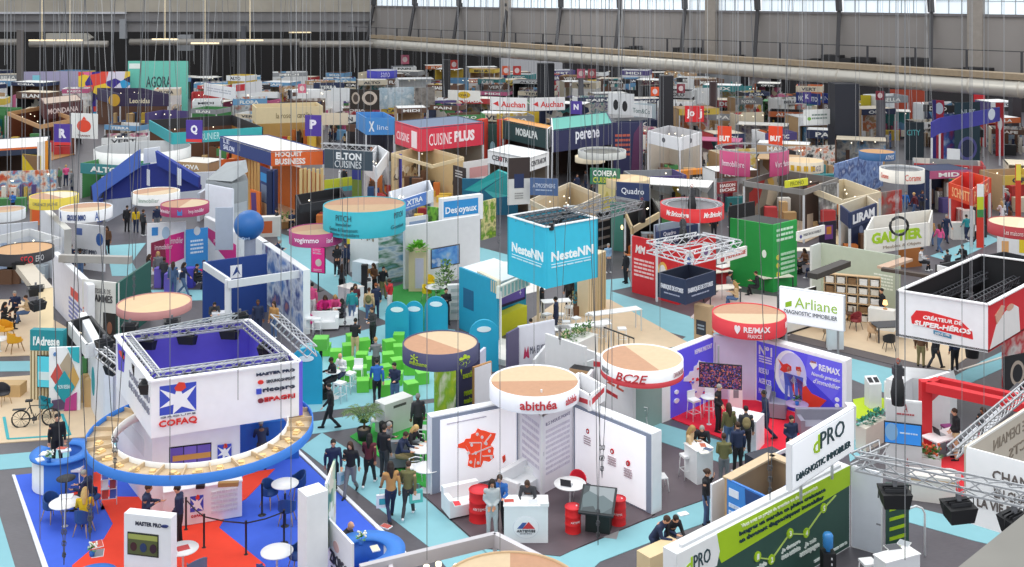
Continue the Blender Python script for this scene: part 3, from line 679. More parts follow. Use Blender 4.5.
sfloor('dark grey edge in front of the pale floor', '#5d5556', [(775, 336), (787, 333), (948, 371), (975, 356), (980, 362), (950, 379)], .02)
sfloor('red carpet of the superhero stand', mat('#e3213a', .9), [(669, 418), (765, 456), (800, 450), (852, 427), (752, 398), (716, 398)])
sfloor('green carpet with white tables behind the map wall', mat('#3fae4a', .95), [(350, 437), (372, 424), (434, 413), (434, 494), (400, 472)])
sfloor('grass green rounded carpet beside the tree', mat('#2f8a3c', .95, vary=.2, scale=12), [(386, 290), (404, 284), (440, 284), (458, 292), (460, 306), (448, 322), (426, 334), (404, 318)])
sfloor('dark brown floor of the map stand', DK, [(425, 497), (484, 549), (560, 557), (583, 546), (655, 516), (650, 470), (570, 460), (470, 470)])
sfloor('dark brown floor of the lounge behind the map wall', DK, [(652, 441), (652, 519), (724, 493), (790, 469), (768, 457), (724, 465)])
sfloor('lime green floor patch under the white tablet kiosks', mat('#b9d32a', .9), [(853, 400), (875, 396), (898, 404), (856, 421)])
sfloor('pink grey floor with white meeting tables right of the red stand', '#c9bcb9', [(690, 318), (720, 290), (800, 300), (790, 336), (740, 336)])
sfloor('white floor of the turquoise pool stand', '#e4e2dd', [(455, 262), (510, 262), (560, 272), (545, 290), (500, 300)])
# ================================================================ TOWER STAND WITH THE STAR LOGO (lower left)
C = P(151, 382, 4.43); L = P(116, 336, 4.43); R = P(299, 362, 4.43)
PURLIT = mat('#6a5fd8', .6, vary=.08)  # purple light inside the tower, put into the surface colour
star = [(.5, 0), (.62, .36), (1, .12), (.74, .55), (1, 1), (.6, .78), (.36, 1), (.38, .68), (0, .74), (.3, .5), (.0, .1), (.42, .34)]
def logo_star(u0, v0, u1, v1, small=False):
    t = [('r', u0, v0, u1, v1, '#3a4fc0', 'logo'), ('p', [(u0+(u1-u0)*a, v0+(v1-v0)*b) for a, b in star], '#f2f4f8', 'logo'), ('p', [(u0+(u1-u0)*a, v0+(v1-v0)*b) for a, b in ((.4, .12), (.52, -.06), (.68, -.02), (.72, .16), (.58, .26), (.44, .22))], '#e2402c', 'logo')]
    return t
itR = logo_star(.055, .1, .295, .62)+[('t', 'GROUPE', .06, .64, .29, .67, '#8f9098'), ('t', 'COFAQ', .05, .71, .3, .84, '#d8322c', dict(bold=.02)),
    ('t', 'MASTER PRO', .7, .1, .97, .15, '#2a3550', dict(bold=.03)), ('e', .73, .27, .02, .035, '#d8322c', 'logo'), ('t', 'SECURICONFORT', .77, .25, .97, .3, '#4a5060'),
    ('r', .7, .39, .735, .48, '#3a4fc0', 'logo'), ('t', 'ricopro', .745, .385, .97, .48, '#27304a', dict(bold=.02)), ('e', .73, .61, .02, .04, '#7a2230', 'logo'), ('t', 'EPAGRI', .755, .565, .97, .64, '#c8252c', dict(bold=.02))]
itL = [('p', [(.05, .1), (.3, .0), (.25, .5), (.08, .6)], '#5a52d0', 'graphic'), ('t', 'VOTRE RESEAU', .42, .3, .97, .42, '#8a8d9c'), ('t', 'DE MAGASINS', .42, .5, .97, .62, '#8a8d9c'), ('e', .2, .2, .08, .05, '#e2402c', 'logo')]
twr = boxsign('tower_sign', 'white box tower with purple-lit inside and the star logo above a round ring', 'sign tower', C, L, R, 4.43, 2.75, '#f4f5f8', itL, itR, inner=PURLIT, edge='#f4f5fa', th=.12)
B0 = L+R-C
for s_, e_, n_ in ((L, C, 'a'), (C, R, 'b')):                     # linings of the two near fascias, purple light put into their colour
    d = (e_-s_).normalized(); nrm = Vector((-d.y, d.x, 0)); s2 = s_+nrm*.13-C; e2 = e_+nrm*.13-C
    MB().beam((s2.x, s2.y, 3.6), (e2.x, e2.y, 3.6), .03, 1.5).build('purple_lit_lining', PURLIT, twr)
ins = lambda t: (L*(1-t[0]-t[1])+R*0) 
def inn(a, b, z): v = C+(L-C)*a+(R-C)*b; return Vector((v.x, v.y, z))
wl = thing('tower_truss', 'square aluminium lighting truss along the rim of the tower', 'truss', inn(.5, .5, 0))
for a, b in (((.1, .06), (.1, .94)), ((.92, .06), (.92, .94)), ((.1, .06), (.92, .06)), ((.1, .94), (.92, .94))):
    o = wl.location; truss_mb(inn(*a, 4.45)-o, inn(*b, 4.45)-o, .22).build('truss_segment', STEEL, wl)
for k, (a, b, rz) in enumerate(((.1, .02, 0), (.1, .3, 0), (.1, .62, 0), (.1, .93, 0), (.5, .04, -1.2), (.8, .04, -1.2), (.92, .2, 3), (.92, .5, 3), (.92, .82, 3), (.5, .94, 1.6))):
    flood(inn(a, b, 4.35 if k != 10 else 3.9), rz, 'black floodlight clamped to the rim truss of the star logo tower', 'tower floodlights')
# round wooden ring shelf
ring = P(202, 426, 2.78); rr_ = 109.5/S(426, 2.78)
o = thing('ring_canopy', 'wide open ring of blue band and pale wood compartments around the tower', 'canopy', (ring.x, ring.y, 0))
MB().lathe([(rr_, 2.5), (rr_, 2.78), (rr_-.04, 2.78), (rr_-.04, 2.5), (rr_, 2.5)], 72).build('outer_band', '#2f78d0', o)
MB().lathe([(rr_-.75, 2.5), (rr_-.75, 2.78), (rr_-.79, 2.78), (rr_-.79, 2.5), (rr_-.75, 2.5)], 72).build('inner_band', '#eceae4', o)
MB().lathe([(rr_-.76, 2.61), (rr_-.03, 2.61), (rr_-.03, 2.64), (rr_-.76, 2.64), (rr_-.76, 2.61)], 72).build('shelf_bottom', WOODL, o)
for k in range(26):
    a = k*math.pi/13; c_, s_ = math.cos(a), math.sin(a); MB().beam((c_*(rr_-.76), s_*(rr_-.76), 2.69), (c_*(rr_-.03), s_*(rr_-.03), 2.69), .035, .14).build('divider', WOODL, o)
rr = random.Random(9)
for k in range(26):
    a = math.radians(-160+k*12.0); c_ = Vector((math.cos(a), math.sin(a), 0))*(rr_-.4)+ring; 
    if c_.y > ring.y+2.2 and k % 2: continue
    b = MB().box(-.14, .14, -.08, .08, 0, .05); b.box(-.05, .12, -.05, .1, .05, .09).build('timber_block', '#e8c88e', None, (c_.x, c_.y, 2.64), rr.uniform(0, 3)); 
    tag(bpy.context.scene.objects[-1] if False else COL.objects[-1], 'small pale wood block lying in the ring of compartments', 'wood block', 'wood blocks in the ring shelf')
for k in range(4): a = math.pi*(.3+.5*k); MB().cyl(((rr_-.4)*math.cos(a), (rr_-.4)*math.sin(a)), .04, 2.5, 0.0 if k > 3 else 2.52, 8).build('hanger_plate', STEEL, o)
# core walls under the tower
st = thing('stand_walls', 'white core walls of the tower stand with a purple video wall', 'exhibition stand', P(190, 480))
a_, b_ = P(137, 520), P(232, 496)
# front core wall seen below the fascia between x 150 and 240
wf = wall(P(152, 516), P(240, 504), 0, 2.75, '#f1f2f5', st, th=.12, items=[('r', .19, .26, .67, .55, '#15161c', 'screen'), ('r', .2, .275, .35, .535, '#6b55b5', 'screen'), ('r', .36, .275, .5, .535, '#7a63c4', 'screen'), ('r', .51, .275, .66, .535, '#6b55b5', 'screen'), ('r', .23, .36, .66, .42, '#d0954a', 'graphic')]+logo_star(.74, .3, .9, .46)+[('t', 'COFAQ', .74, .49, .9, .52, '#c8252c')])
wall(P(116, 468), P(152, 516), 0, 2.75, '#e9eaee', st, th=.12, items=[('r', .1, .25, .8, .45, '#d8d9dd', 'niche')])
wall(P(240, 466), P(299, 459), 0, 2.75, '#2f6fc4', st, th=.1, items=[('r', .1, .1, .9, .5, '#3f8fe0', 'graphic')])
box_thing('cabinet_block', 'white low cabinet with a black speaker under the left part of the ring', 'cabinet', P(142, 468), .75, 1.1, .6, 1.9, '#e9eaec', [('e', .6, .16, .16, .09, '#25262a', 'speaker_cone')])
# arc counter, top left of the stand
def arc_counter(label, px, py, r1, r0, a0, a1, h=1.08, segs=('#eceef2', '#2f78d0', '#eceef2'), top='#2f78d0', z=0.0):
    c = P(px, py); o = thing('curved_counter', label, 'counter', c); n = 30
    t0, t1 = math.radians(a0), math.radians(a1)
    MB().lathe([(r0, h-.05), (r1, h-.05), (r1, h), (r0, h), (r0, h-.05)], n, (0, 0), 0, True, t0, t1).build('counter_top', top, o)
    for i, cc in enumerate(segs):
        b0 = t0+(t1-t0)*i/len(segs); b1 = t0+(t1-t0)*(i+1)/len(segs)
        MB().lathe([(r1-.08, .05), (r1-.08, h-.05), (r0+.05, h-.05), (r0+.05, .05), (r1-.08, .05)], 12, (0, 0), 0, True, b0, b1).build('front_panel', cc, o)
    return o, c
arc_counter('blue and white curved counter at the upper left of the blue carpet', 63, 484, 1.0, .58, -205, 95, segs=('#eceef2', '#eceef2', '#2f6fd0', '#2f6fd0', '#2f6fd0', '#2f6fd0'))
for k, (x, y, c) in enumerate(((44, 454, '#e9ecef'), (40, 460, '#dfe6f0'), (62, 449, '#c0503c'), (66, 451, '#cfd8e6'))): paper_stack(['white leaflets', 'pale blue leaflets', 'red and white leaflets', 'grey leaflets'][k]+' on the curved blue counter', P(x, y, 1.08), 1.08, c, rz=k*.7)
def flowers(label, p, z, c1='#f4f4ea', c2='#3f7a35', r=.16):
    o = thing('flower_pot', label, 'plant', (p[0], p[1], z)); MB().lathe([(.001, 0), (.06, 0), (.08, .12), (.001, .12)], 14).build('pot', '#2f6fc4', o)
    leafy(40, r, .26, z0=.12, seed=5, ls=.09).build('foliage', [c2, '#5fa04a'], o); mb = MB(); rr = random.Random(2)
    for i in range(14): a = rr.uniform(0, 6.3); q = rr.uniform(0, r*.9); mb.ball((q*math.cos(a), q*math.sin(a), .3+rr.uniform(-.05, .08)), .028, 5)
    mb.build('blossoms', c1, o); return o
flowers('small green plant in a blue pot on the curved counter at upper left', P(49, 462, 1.08), 1.08)
flowers('small plant on the blue seat at the bottom of the blue carpet', P(92, 556, .8), .8)
paper_stack('open brochure with red print standing behind the small plant', P(97, 541, .9), .8, '#c9503c', .3, .4, .5, .02)
paper_stack('grey catalogue lying beside the small plant', P(98, 551, .85), .78, '#7a7f86', .3, .4, .3, .02)
arc_counter('blue seat counter cut off by the bottom edge beside the plant', 94, 606, .6, .2, 0, 360, .8)
arc_counter('blue topped curved counter at the lower right of the blue carpet', 366, 590, 1.05, .55, -75, 165, segs=('#eceef2', '#eceef2', '#2f6fd0', '#2f6fd0'))
flowers('white flowers in a blue pot on the curved counter at lower right', P(361, 545, 1.08), 1.08)
paper_stack('small leaflets on the curved counter at lower right', P(375, 549, 1.08), 1.08, '#d8d4b8', rz=.4); paper_stack('red and dark leaflets at the end of the curved counter at lower right', P(386, 527, 1.08), 1.08, '#a8453c', rz=1)
# brochure rack
def rack(label, px, py, rz, h=1.9, w=.45, cols=('#c8453c', '#3a55b0', '#d9dde6', '#8a2f3c', '#4a68c0'), n=5):
    c = P(px, py); o = thing('brochure_rack', label, 'rack', c, rz)
    for s in (-1, 1): MB().box(s*w/2-.01, s*w/2+.01, 0, .04, 0, h).build('upright', '#d9dbe0', o)
    MB().box(-w/2, w/2, -.2, .2, 0, .03).build('base', '#c9ccd2', o)
    for k in range(n):
        z = .3+k*(h-.4)/n; MB().box(-w/2, w/2, -.14, 0, z, z+.02).build('shelf', '#d9dbe0', o)
        for j, xx in enumerate((-.1, .12)): MB().add([(xx-.09, -.13, z+.02), (xx+.09, -.13, z+.02), (xx+.09, -.02, z+.28), (xx-.09, -.02, z+.28), (xx-.09, -.11, z+.02), (xx+.09, -.11, z+.02), (xx+.09, 0, z+.28), (xx-.09, 0, z+.28)], [(0, 1, 2, 3), (7, 6, 5, 4), (0, 4, 5, 1), (1, 5, 6, 2), (2, 6, 7, 3), (3, 7, 4, 0)]).build('brochure', cols[(k*2+j) % len(cols)], o)
    return o
rack('slim brochure rack with blue and red leaflets below the ring', 109, 507, .25)
# front reception counter with logo
def cnt(name, label, cat, pl, pr, h, d, c, items=(), top=None, plinth=None, group=None):
    a = P(*pl); b = P(*pr); v = b-a; W = v.length; m = (a+b)/2
    return box_thing(name, label, cat, m, math.atan2(v.y, v.x), W, d, h, c, items, top, group, plinth)
cnt('reception_counter', 'long white reception counter with star logo on a blue plinth', 'counter', (164, 531), (242, 518), 1.12, .7, '#f0f0f3', logo_star(.33, .2, .5, .62)+[('t', 'COFAQ', .34, .7, .5, .77, '#c8252c'), ('lines', .6, .15, .95, .8, 5, '#dedbe0')], '#f6f6f8', '#2f78d0')
box_thing('till', 'dark card terminal on the long white reception counter', 'terminal', P(200, 489, 1.15), .1, .25, .15, .1, BLACK); COL.objects[-1].location.z = 1.15
box_thing('flower_trough', 'low wooden tray of greenery on the reception counter', 'tray', P(228, 487, 1.15), .1, .6, .15, .12, '#a98450'); COL.objects[-1].location.z = 1.15
# white totem with screen in front
wt = wall(P(124, 594), P(171, 600), 0, 2.15, '#f3f4f6', None, 'totem_wall', .3, [('t', 'MASTER PRO', .25, .08, .8, .13, '#33384a', dict(bold=.02)), ('r', .08, .22, .74, .5, '#2b2d26', 'screen'), ('r', .1, .24, .72, .3, '#a9b05a', 'screen_picture'), ('r', .1, .3, .72, .48, '#5c6238', 'screen_picture'), ('e', .22, .39, .07, .055, '#4a2420', 'screen_picture'), ('e', .43, .39, .07, .055, '#2d3d66', 'screen_picture'), ('e', .64, .39, .07, .055, '#3a2030', 'screen_picture'), ('e', .88, .1, .07, .015, '#23306a', 'logo')])
tag(wt, 'tall white totem block with a green picture screen on the blue and red carpet', 'totem')
# tables and chairs on the tower stand
def chair_at(px, py, deg, label, c=None, group=None, z=0, kind='shell', legc=WOOD):
    c = c or ('#234a86' if kind == 'shell' else '#eceef0')
    f = {'shell': lambda: shell_chair(c, legc), 'wire': lambda: wire_chair(c), 'stool': lambda: bar_stool(c), 'backstool': lambda: bar_stool(c, True)}[kind]()
    cat = {'shell': 'chair', 'wire': 'chair', 'stool': 'stool', 'backstool': 'stool'}[kind]
    return place((kind, str(c), str(legc)), f, P(px, py, 0), math.radians(deg), label, cat, group)
def table_at(px, py, label, r=.4, h=.74, c='#f0f1f2', base='#d9dbde', group=None): return place(('rt', r, h, c, base), round_table(c, r, h, base), P(px, py), 0, label, 'table', group)
table_at(65, 527, 'round white table between the two seated people on the blue carpet', .45)
chair_at(52, 521, 60, 'empty blue shell chair left of the round white table on the blue carpet')
chair_at(84, 535, 170, 'blue shell chair holding the person in yellow')
chair_at(92, 512, 100, 'blue shell chair holding the grey haired person in a vest')
paper_stack('papers spread on the round table before the person in yellow', P(66, 497, .74), .74, '#e6e9ee', .4, .3, .2)
table_at(285, 507, 'round white table on the right of the blue carpet under the ring', .42)
chair_at(270, 507, 60, 'blue shell chair left of the round table under the right of the ring'); chair_at(287, 524, 180, 'blue shell chair in front of the round table under the right of the ring'); chair_at(298, 498, -60, 'blue shell chair right of the round table under the right of the ring')
table_at(277, 578, 'round white table at the bottom right of the blue carpet', .44)
chair_at(298, 572, -60, 'blue shell chair right of the bottom round table'); chair_at(266, 592, 150, 'blue shell chair cut by the bottom edge left of the bottom round table'); chair_at(306, 596, 200, 'blue shell chair cut by the bottom edge right of the bottom round table')
table_at(183, 575, 'round white table with coloured print behind the totem', .42); paper_stack('red and blue place mat on the round table behind the totem', P(183, 548, .75), .74, '#c84a4a', .35, .3, .5, .01)
chair_at(197, 586, -140, 'grey blue shell chair beside the table with coloured print', '#5b6f88')
place('mesa', round_table('#1f2024', .28, 1.05, '#2a2b30'), P(66, 512), 0, 'small dark high table beside the curved counter', 'table')
chair_at(76, 492, 0, 'white bar chair at the curved blue counter', '#f0f0f2', kind='backstool')
# barrier posts and belts
posts = {k: P(*v) for k, v in dict(a=(186, 531), b=(204, 549), c=(246, 556), d=(285, 527), e=(262, 516), f=(284, 544)).items()}
for k, v in posts.items(): place('stan', stanchion, v, 0, 'black belt barrier post on the tower stand carpet', 'barrier post', 'black barrier posts')
for i, (a, b) in enumerate((('a', 'b'), ('c', 'f'), ('c', 'b'))):
    p, q = posts[a], posts[b]; o = MB().tube([Vector((0, 0, .93)), (q-p)*.5+Vector((0, 0, .89)), (q-p)+Vector((0, 0, .93))], .022, 4).build('barrier_belt', BLACK, None, p); tag(o, ['black belt between the two barrier posts by the reception counter', 'black belt between the two front barrier posts', 'black belt running left from the front barrier post'][i], 'belt')
# right side totems of the tower stand
w1 = wall(P(307, 606), P(328, 598), 0, 2.85, '#eef0f2', None, 'display_column', .55); tag(w1, 'tall white display column at the right edge of the blue carpet', 'column display')
w2 = wall(P(327, 590), P(336, 560), 1.0, 2.85, pmat(('#e8ece8', '#b8c8b0', '#7a9a80', '#d8d0c0', '#3a7a78'), 3), None, 'art_print', .06); tag(w2, 'leaning picture panel of greenish prints on the white display column', 'picture')
w3 = wall(P(328, 583), P(352, 612), 0, 1.75, '#eceaf0', None, 'wall_sign', .06, [('e', .35, .3, .12, .08, '#e0b8b4', 'logo'), ('t', 'ZBOREC', .1, .42, .8, .6, '#3a3a44', dict(bold=.01)), ('lines', .15, .66, .7, .72, 1, '#6a6a74')]); tag(w3, 'white slanted sign panel with a dark name and a pale red mark', 'sign')
# ================================================================ MAP STAND (lower centre)
def G(yt, h): return (yt-YH)*H/(H-h)+YH                       # ground row below a point at height h seen in row yt
def PT(px, yt, h): return P(px, G(yt, h))                      # ground point below picture point (px, yt) at height h
FR = [(.52, .0), (.6, .06), (.7, .1), (.82, .17), (.97, .22), (.93, .36), (.84, .48), (.92, .58), (.9, .72), (.93, .82), (.8, .9), (.66, .84), (.6, .98), (.42, .97), (.27, .88), (.3, .7), (.28, .55), (.2, .44), (.02, .38), (.04, .3), (.18, .27), (.22, .2), (.34, .22), (.36, .12), (.46, .1)]
FRD = [((.5, .05), (.66, .4)), ((.3, .3), (.6, .36)), ((.36, .6), (.85, .5)), ((.6, .36), (.56, .9)), ((.62, .7), (.88, .74)), ((.22, .36), (.34, .6)), ((.84, .2), (.66, .4)), ((.45, .72), (.42, .94))]
def france(u0, v0, u1, v1, c, name='map'):
    return ('p', [(u0+(u1-u0)*a, v0+(v1-v0)*b) for a, b in FR], c, name)
ms = thing('map_stand', 'white V shaped stand with a red map of France on a bright wall', 'exhibition stand', P(545, 490))
Aw, Bw, Cw, Dw, Mw = PT(431, 417, 2.5), PT(519, 400, 2.5), PT(573, 402, 2.5), PT(652, 434, 2.5), PT(542, 417, 2.5)
LB = mat('#f4f3f8', .5, emit=.35)
wa = wall(Aw, Bw, 0, 2.5, '#8e98ac', ms, th=.35, side='#eceef2')
L_ = (Bw-Aw).length
def sub(u0, v0, u1, v1, L=L_): return u0*L, u1*L
art(wa, L_, 0, 2.5, [('r', .1, .06, .97, .97, LB, 'light_box'), ('r', .17, .12, .62, .14, '#d7d2de', 'graphic'), france(.28, .26, .74, .78, mat('#ea4a28', emit=.35))]+
    [('p', [(.28+.46*a[0], .26+.52*a[1]), (.28+.46*b[0], .26+.52*b[1]), (.285+.46*b[0], .275+.52*b[1]), (.285+.46*a[0], .275+.52*a[1])], '#f5e6e2', 'map_line') for a, b in FRD]+
    [('e', .28+.46*a, .26+.52*b, .014, .02, '#f8eeee', 'map_marker') for a, b in ((.5, .14), (.36, .38), (.62, .24), (.72, .42), (.46, .6), (.8, .62), (.34, .8), (.52, .86), (.85, .8), (.28, .56))]+[('p', [(.8, .7), (.83, .68), (.835, .75), (.81, .78)], '#e5492c', 'map')])
wb = wall(Bw, Mw, 0, 2.5, '#e9e9f0', ms, 'door_panel', .1, [('lines', .15, .12, .9, .75, 7, '#c9c6d6')])
wm = wall(Mw, Cw, 0, 2.5, '#eceaf2', ms, 'door_panel', .1, [('t', 'ILS NOUS FONT', .12, .1, .9, .14, '#9a94ac'), ('lines', .12, .2, .9, .8, 9, '#cfcada'), ('r', .03, .45, .07, .5, '#8b8d96', 'handle')])
wc = wall(Cw, Dw, 0, 2.5, '#8e98ac', ms, th=.45, side='#eceef2')
L2 = (Dw-Cw).length
art(wc, L2, 0, 2.5, [('r', .03, .06, .93, .97, LB, 'light_box')]+[x for u, v in ((.2, .3), (.52, .42), (.72, .48)) for x in (('e', u, v, .022, .035, '#c9353c', 'logo'), ('e', u, v, .01, .016, '#f4f3f8', 'logo'), ('lines', u-.05, v+.07, u+.05, v+.19, 4, '#c8b6bd'))])
MB().box(-.03, .03, -.03, .03, 0, 3.4).build('post', WHITE, ms, Mw-ms.location+Vector((-.02, -.08, 0)))
disc_canopy('round_canopy', 'round canopy with a white band lettered abithéa over the map stand', 534.5, 380, 90, 3.35, 17, '#e9ebf2', [('abithéa', 4, .82, .25, .78, '#c8323c', dict(bold=.02)), ('abithéa', 52, .4, .3, .75, '#c8323c')], (WOODL, WOODR), split=.02)
# furniture of the map stand
sofa('white sofa under the red map', P(463, 512), .42, 1.15, d=.75); sofa('white sofa at the right of the red map behind the drum', P(520, 492), .9, 1.3)
paper_stack('small red leaflet on the white sofa under the map', P(457, 499, .78), .62, '#d8323c', rz=.3)
place('drum', drum, P(480, 520), 0, 'large red drum with white lid next to the woman in pale clothes', 'drum'); COL.objects[-1]
PROTO['drum'].scale = (1.15, 1.15, 1.08)
d2 = place('drum', drum, P(573, 532), .3, 'small red drum on the left of the slanted touch screen', 'drum'); d2.scale = (.82, .82, .88)
d3 = place('drum', drum, P(618, 524), -.2, 'small red drum on the right of the slanted touch screen', 'drum'); d3.scale = (.82, .82, .9)
tt = thing('touch_screen_terminal', 'black terminal with a slanted touch screen between two red drums', 'terminal', P(598, 532), -.25)
MB().box(-.36, .36, -.12, .35, .0, .82).build('cabinet', '#16201f', tt)
MB().add([(-.52, -.42, .72), (.52, -.42, .72), (.52, .38, 1.2), (-.52, .38, 1.2), (-.52, -.4, .66), (.52, -.4, .66), (.52, .4, 1.14), (-.52, .4, 1.14)], [(0, 1, 2, 3), (7, 6, 5, 4), (0, 4, 5, 1), (1, 5, 6, 2), (2, 6, 7, 3), (3, 7, 4, 0)]).build('screen', '#23272b', tt)
MB().add([(-.46, -.375, .76), (.46, -.375, .76), (.46, .33, 1.185), (-.46, .33, 1.185)], [(0, 1, 2, 3)]).build('display', pmat(('#49565a', '#5b6a6e', '#3a4448', '#8a9296'), 2.5), tt)
MB().box(-.6, .6, -.3, .55, 0, .02).build('base_plate', '#8b8a8c', tt)
table_at(570, 507, 'round white table with a laptop beside the red chair', .5)
laptop('dark laptop on the round white table beside the red chair', P(567, 485, .74), .74, 2.8)
chair_at(578, 499, 10, 'red shell chair behind the round white table', '#d8233c', legc=STEEL)
cnt('reception_counter', 'white reception counter with a red and blue roof logo', 'counter', (504, 544), (548, 544), 1.08, .65, '#eceef0', [('e', .5, .55, .3, .3, '#dcdde3', 'logo'), ('e', .5, .55, .285, .285, '#f2f2f4', 'logo'), ('p', [(.3, .58), (.42, .42), (.52, .42), (.42, .58)], '#3c5a9a', 'logo'), ('p', [(.42, .58), (.56, .4), (.7, .58)], '#d0333a', 'logo'), ('t', 'ARTEMISE', .29, .61, .71, .67, '#4a4a55'), ('lines', .36, .7, .64, .74, 1, '#a9a9b0')], '#f4f4f6')
paper_stack('small pile of red brochures on the counter with the roof logo', P(509, 503, 1.1), 1.11, '#b8483c', .3, .2, .1, .06); paper_stack('pale leaflets on the counter with the roof logo', P(533, 503, 1.1), 1.11, '#c9cdd4', .3, .3)
paper_stack('white boxes of cards at the right end of the counter with the roof logo', P(544, 504, 1.1), 1.11, '#e4e6ea', .25, .3, .1, .07)
# foreground frame and partial disc at the bottom edge
fr = thing('overhead_gantry', 'pale grey overhead frame with small spotlights at the bottom edge', 'frame', P(496, 560))
zf = 3.0
def fp(x, y): v = P(x, y, zf)-fr.location; v.z = zf; return v
MB().beam(fp(360, 572), fp(495, 539), .14, .3).build('left_beam', '#b9b6bb', fr); MB().beam(fp(495, 539), fp(540, 562), .14, .3).build('right_beam', '#c9c6cb', fr); MB().beam(fp(540, 562), fp(620, 610), .14, .3).build('right_beam', '#c9c6cb', fr)
for x, y in ((495, 539),): v = fp(x, y); MB().box(v.x-.05, v.x+.05, v.y-.05, v.y+.05, 0, zf-.1).build('post', '#c9c6cb', fr)
MB().beam(fp(390, 565), fp(400, 600), .1, .1).build('cross_beam', '#c9c6cb', fr)
for x, y in ((414, 567), (427, 563), (439, 560), (457, 562)): v = fp(x, y); MB().cyl((v.x, v.y-.15), .07, zf-.05, zf+.02, 12).build('spotlight', mat('#ffe6c0', emit=1.5), fr)
disc_canopy('round_canopy', 'round wooden canopy cut off by the bottom edge below the map stand', 510, 590, 150, 3.2, 24, '#c6a680', (), (WOODL, WOODR), split=.9)
# ================================================================ CANOPY STAND (double name) AND NEIGHBOURS
disc_canopy('round_canopy', 'round canopy with a navy band and lime leaves left of centre', 440.5, 342, 76, 3.4, 17, '#3d3f63', [('avanthome', -32, .55, .5, .75, '#b7d334'), ('*', -38, .25, .1, .6, '#b7d334'), ('*', 42, .35, .15, .9, '#b7d334', dict(bold=.05))], (WOODR, WOODL), split=1.35)
st = thing('leaf_stand', 'stand with lime and navy printed walls under the navy band canopy', 'exhibition stand', P(450, 400))
wall(P(436, 422), P(456, 413), 0, 2.35, pmat(('#f2f5ec', '#b7d334', '#8fc43a', '#e9f0d8', '#5a8a3a'), 1.4, kind='NOISE', stretch=(1, 1, .6)), st, th=.1)
wall(P(457, 412), P(480, 405), 0, 2.4, '#37395c', st, th=.1, items=[('p', [(.02, .25), (.2, .1), (.25, .22), (.4, .3), (.22, .32), (.2, .44), (.12, .32)], '#b7d334', 'logo'), ('t', 'avanthome', .25, .4, .95, .5, '#b7d334'), ('t', 'renovation', .3, .68, .9, .78, '#b7d334'), ('t', 'maison', .3, .82, .8, .9, '#b7d334')])
wall(P(480, 404), P(486, 398), 0, 2.0, '#cfd2e6', st, th=.1); wall(P(474, 418), P(492, 411), 0, 1.9, '#e9e9ef', st, th=.1, side='#b98a58')
disc_canopy('round_canopy', 'round canopy with a white band lettered BC2E right of centre', 642, 357, 82, 3.3, 17, '#ededf0', [('BC2E', -22, .8, .22, .72, '#c02a34', dict(bold=.01, shear=.3)), ('DIAGNOSTIC', -68, .35, .3, .6, '#8a8f95'), ('DIAGNOSTIC', 55, .5, .3, .6, '#b78f92')], (WOODR, WOODL), split=1.1, stripe=('#c23540', .3))
st = thing('diagnostic_stand', 'white and grey green stand below the BC2E canopy', 'exhibition stand', P(620, 420))
wall(P(594, 420), P(633, 446), 0, 2.5, '#f0f0f2', st, th=.12, items=[('t', '2E', .35, .1, .85, .32, '#c8503a', dict(shear=.3)), ('r', .02, .42, .62, .47, '#c02a34', 'stripe'), ('p', [(.0, .12), (.5, .0), (.5, .05), (.0, .2)], '#c02a34', 'stripe')])
wall(P(632, 436), P(664, 422), 0, 2.6, '#8da39c', st, th=.12); wall(P(662, 423), P(670, 420), 0, 2.6, '#eef0f0', st, th=.12)
wall(P(586, 432), P(594, 420), 0, 1.9, '#dfe0e4', st, th=.12)
sg = boxsign('striped_sign', 'white angular sign with red chevrons beside the BC2E canopy', 'sign', P(590, 402, 2.9), P(566, 388, 2.9), P(604, 392, 2.9), 3.1, 2.6, '#f0f0f2', [('p', [(0, .7), (1, .3), (1, .6), (0, 1)], '#c23540', 'stripe')], [('p', [(0, .3), (1, .1), (1, .4), (0, .7)], '#c23540', 'stripe')])
# white walls left of it with black cabinets
st = thing('white_booth', 'low white booth walls with dark cupboards left of the BC2E canopy', 'exhibition stand', P(575, 400))
wall(P(545, 388), P(585, 404), 0, 2.2, '#e4e4e6', st, th=.12); wall(P(535, 395), P(552, 372), 0, 1.4, '#dcdde0', st, th=.1)
wall(P(550, 372), P(600, 392), 0, 1.5, '#e4e4e6', st, th=.1); wall(P(585, 404), P(606, 396), 0, 1.6, '#d5d9da', st, th=.1)
box_thing('cabinet', 'tall black cabinet with a wooden rail between the white booth walls', 'cabinet', P(585, 410), -.45, 1.3, .5, 1.5, '#17151a', [('r', 0, 0, 1, .12, '#caa178', 'shelf'), ('r', .1, .2, .48, .95, '#221f26', 'door'), ('r', .52, .2, .9, .95, '#221f26', 'door')])
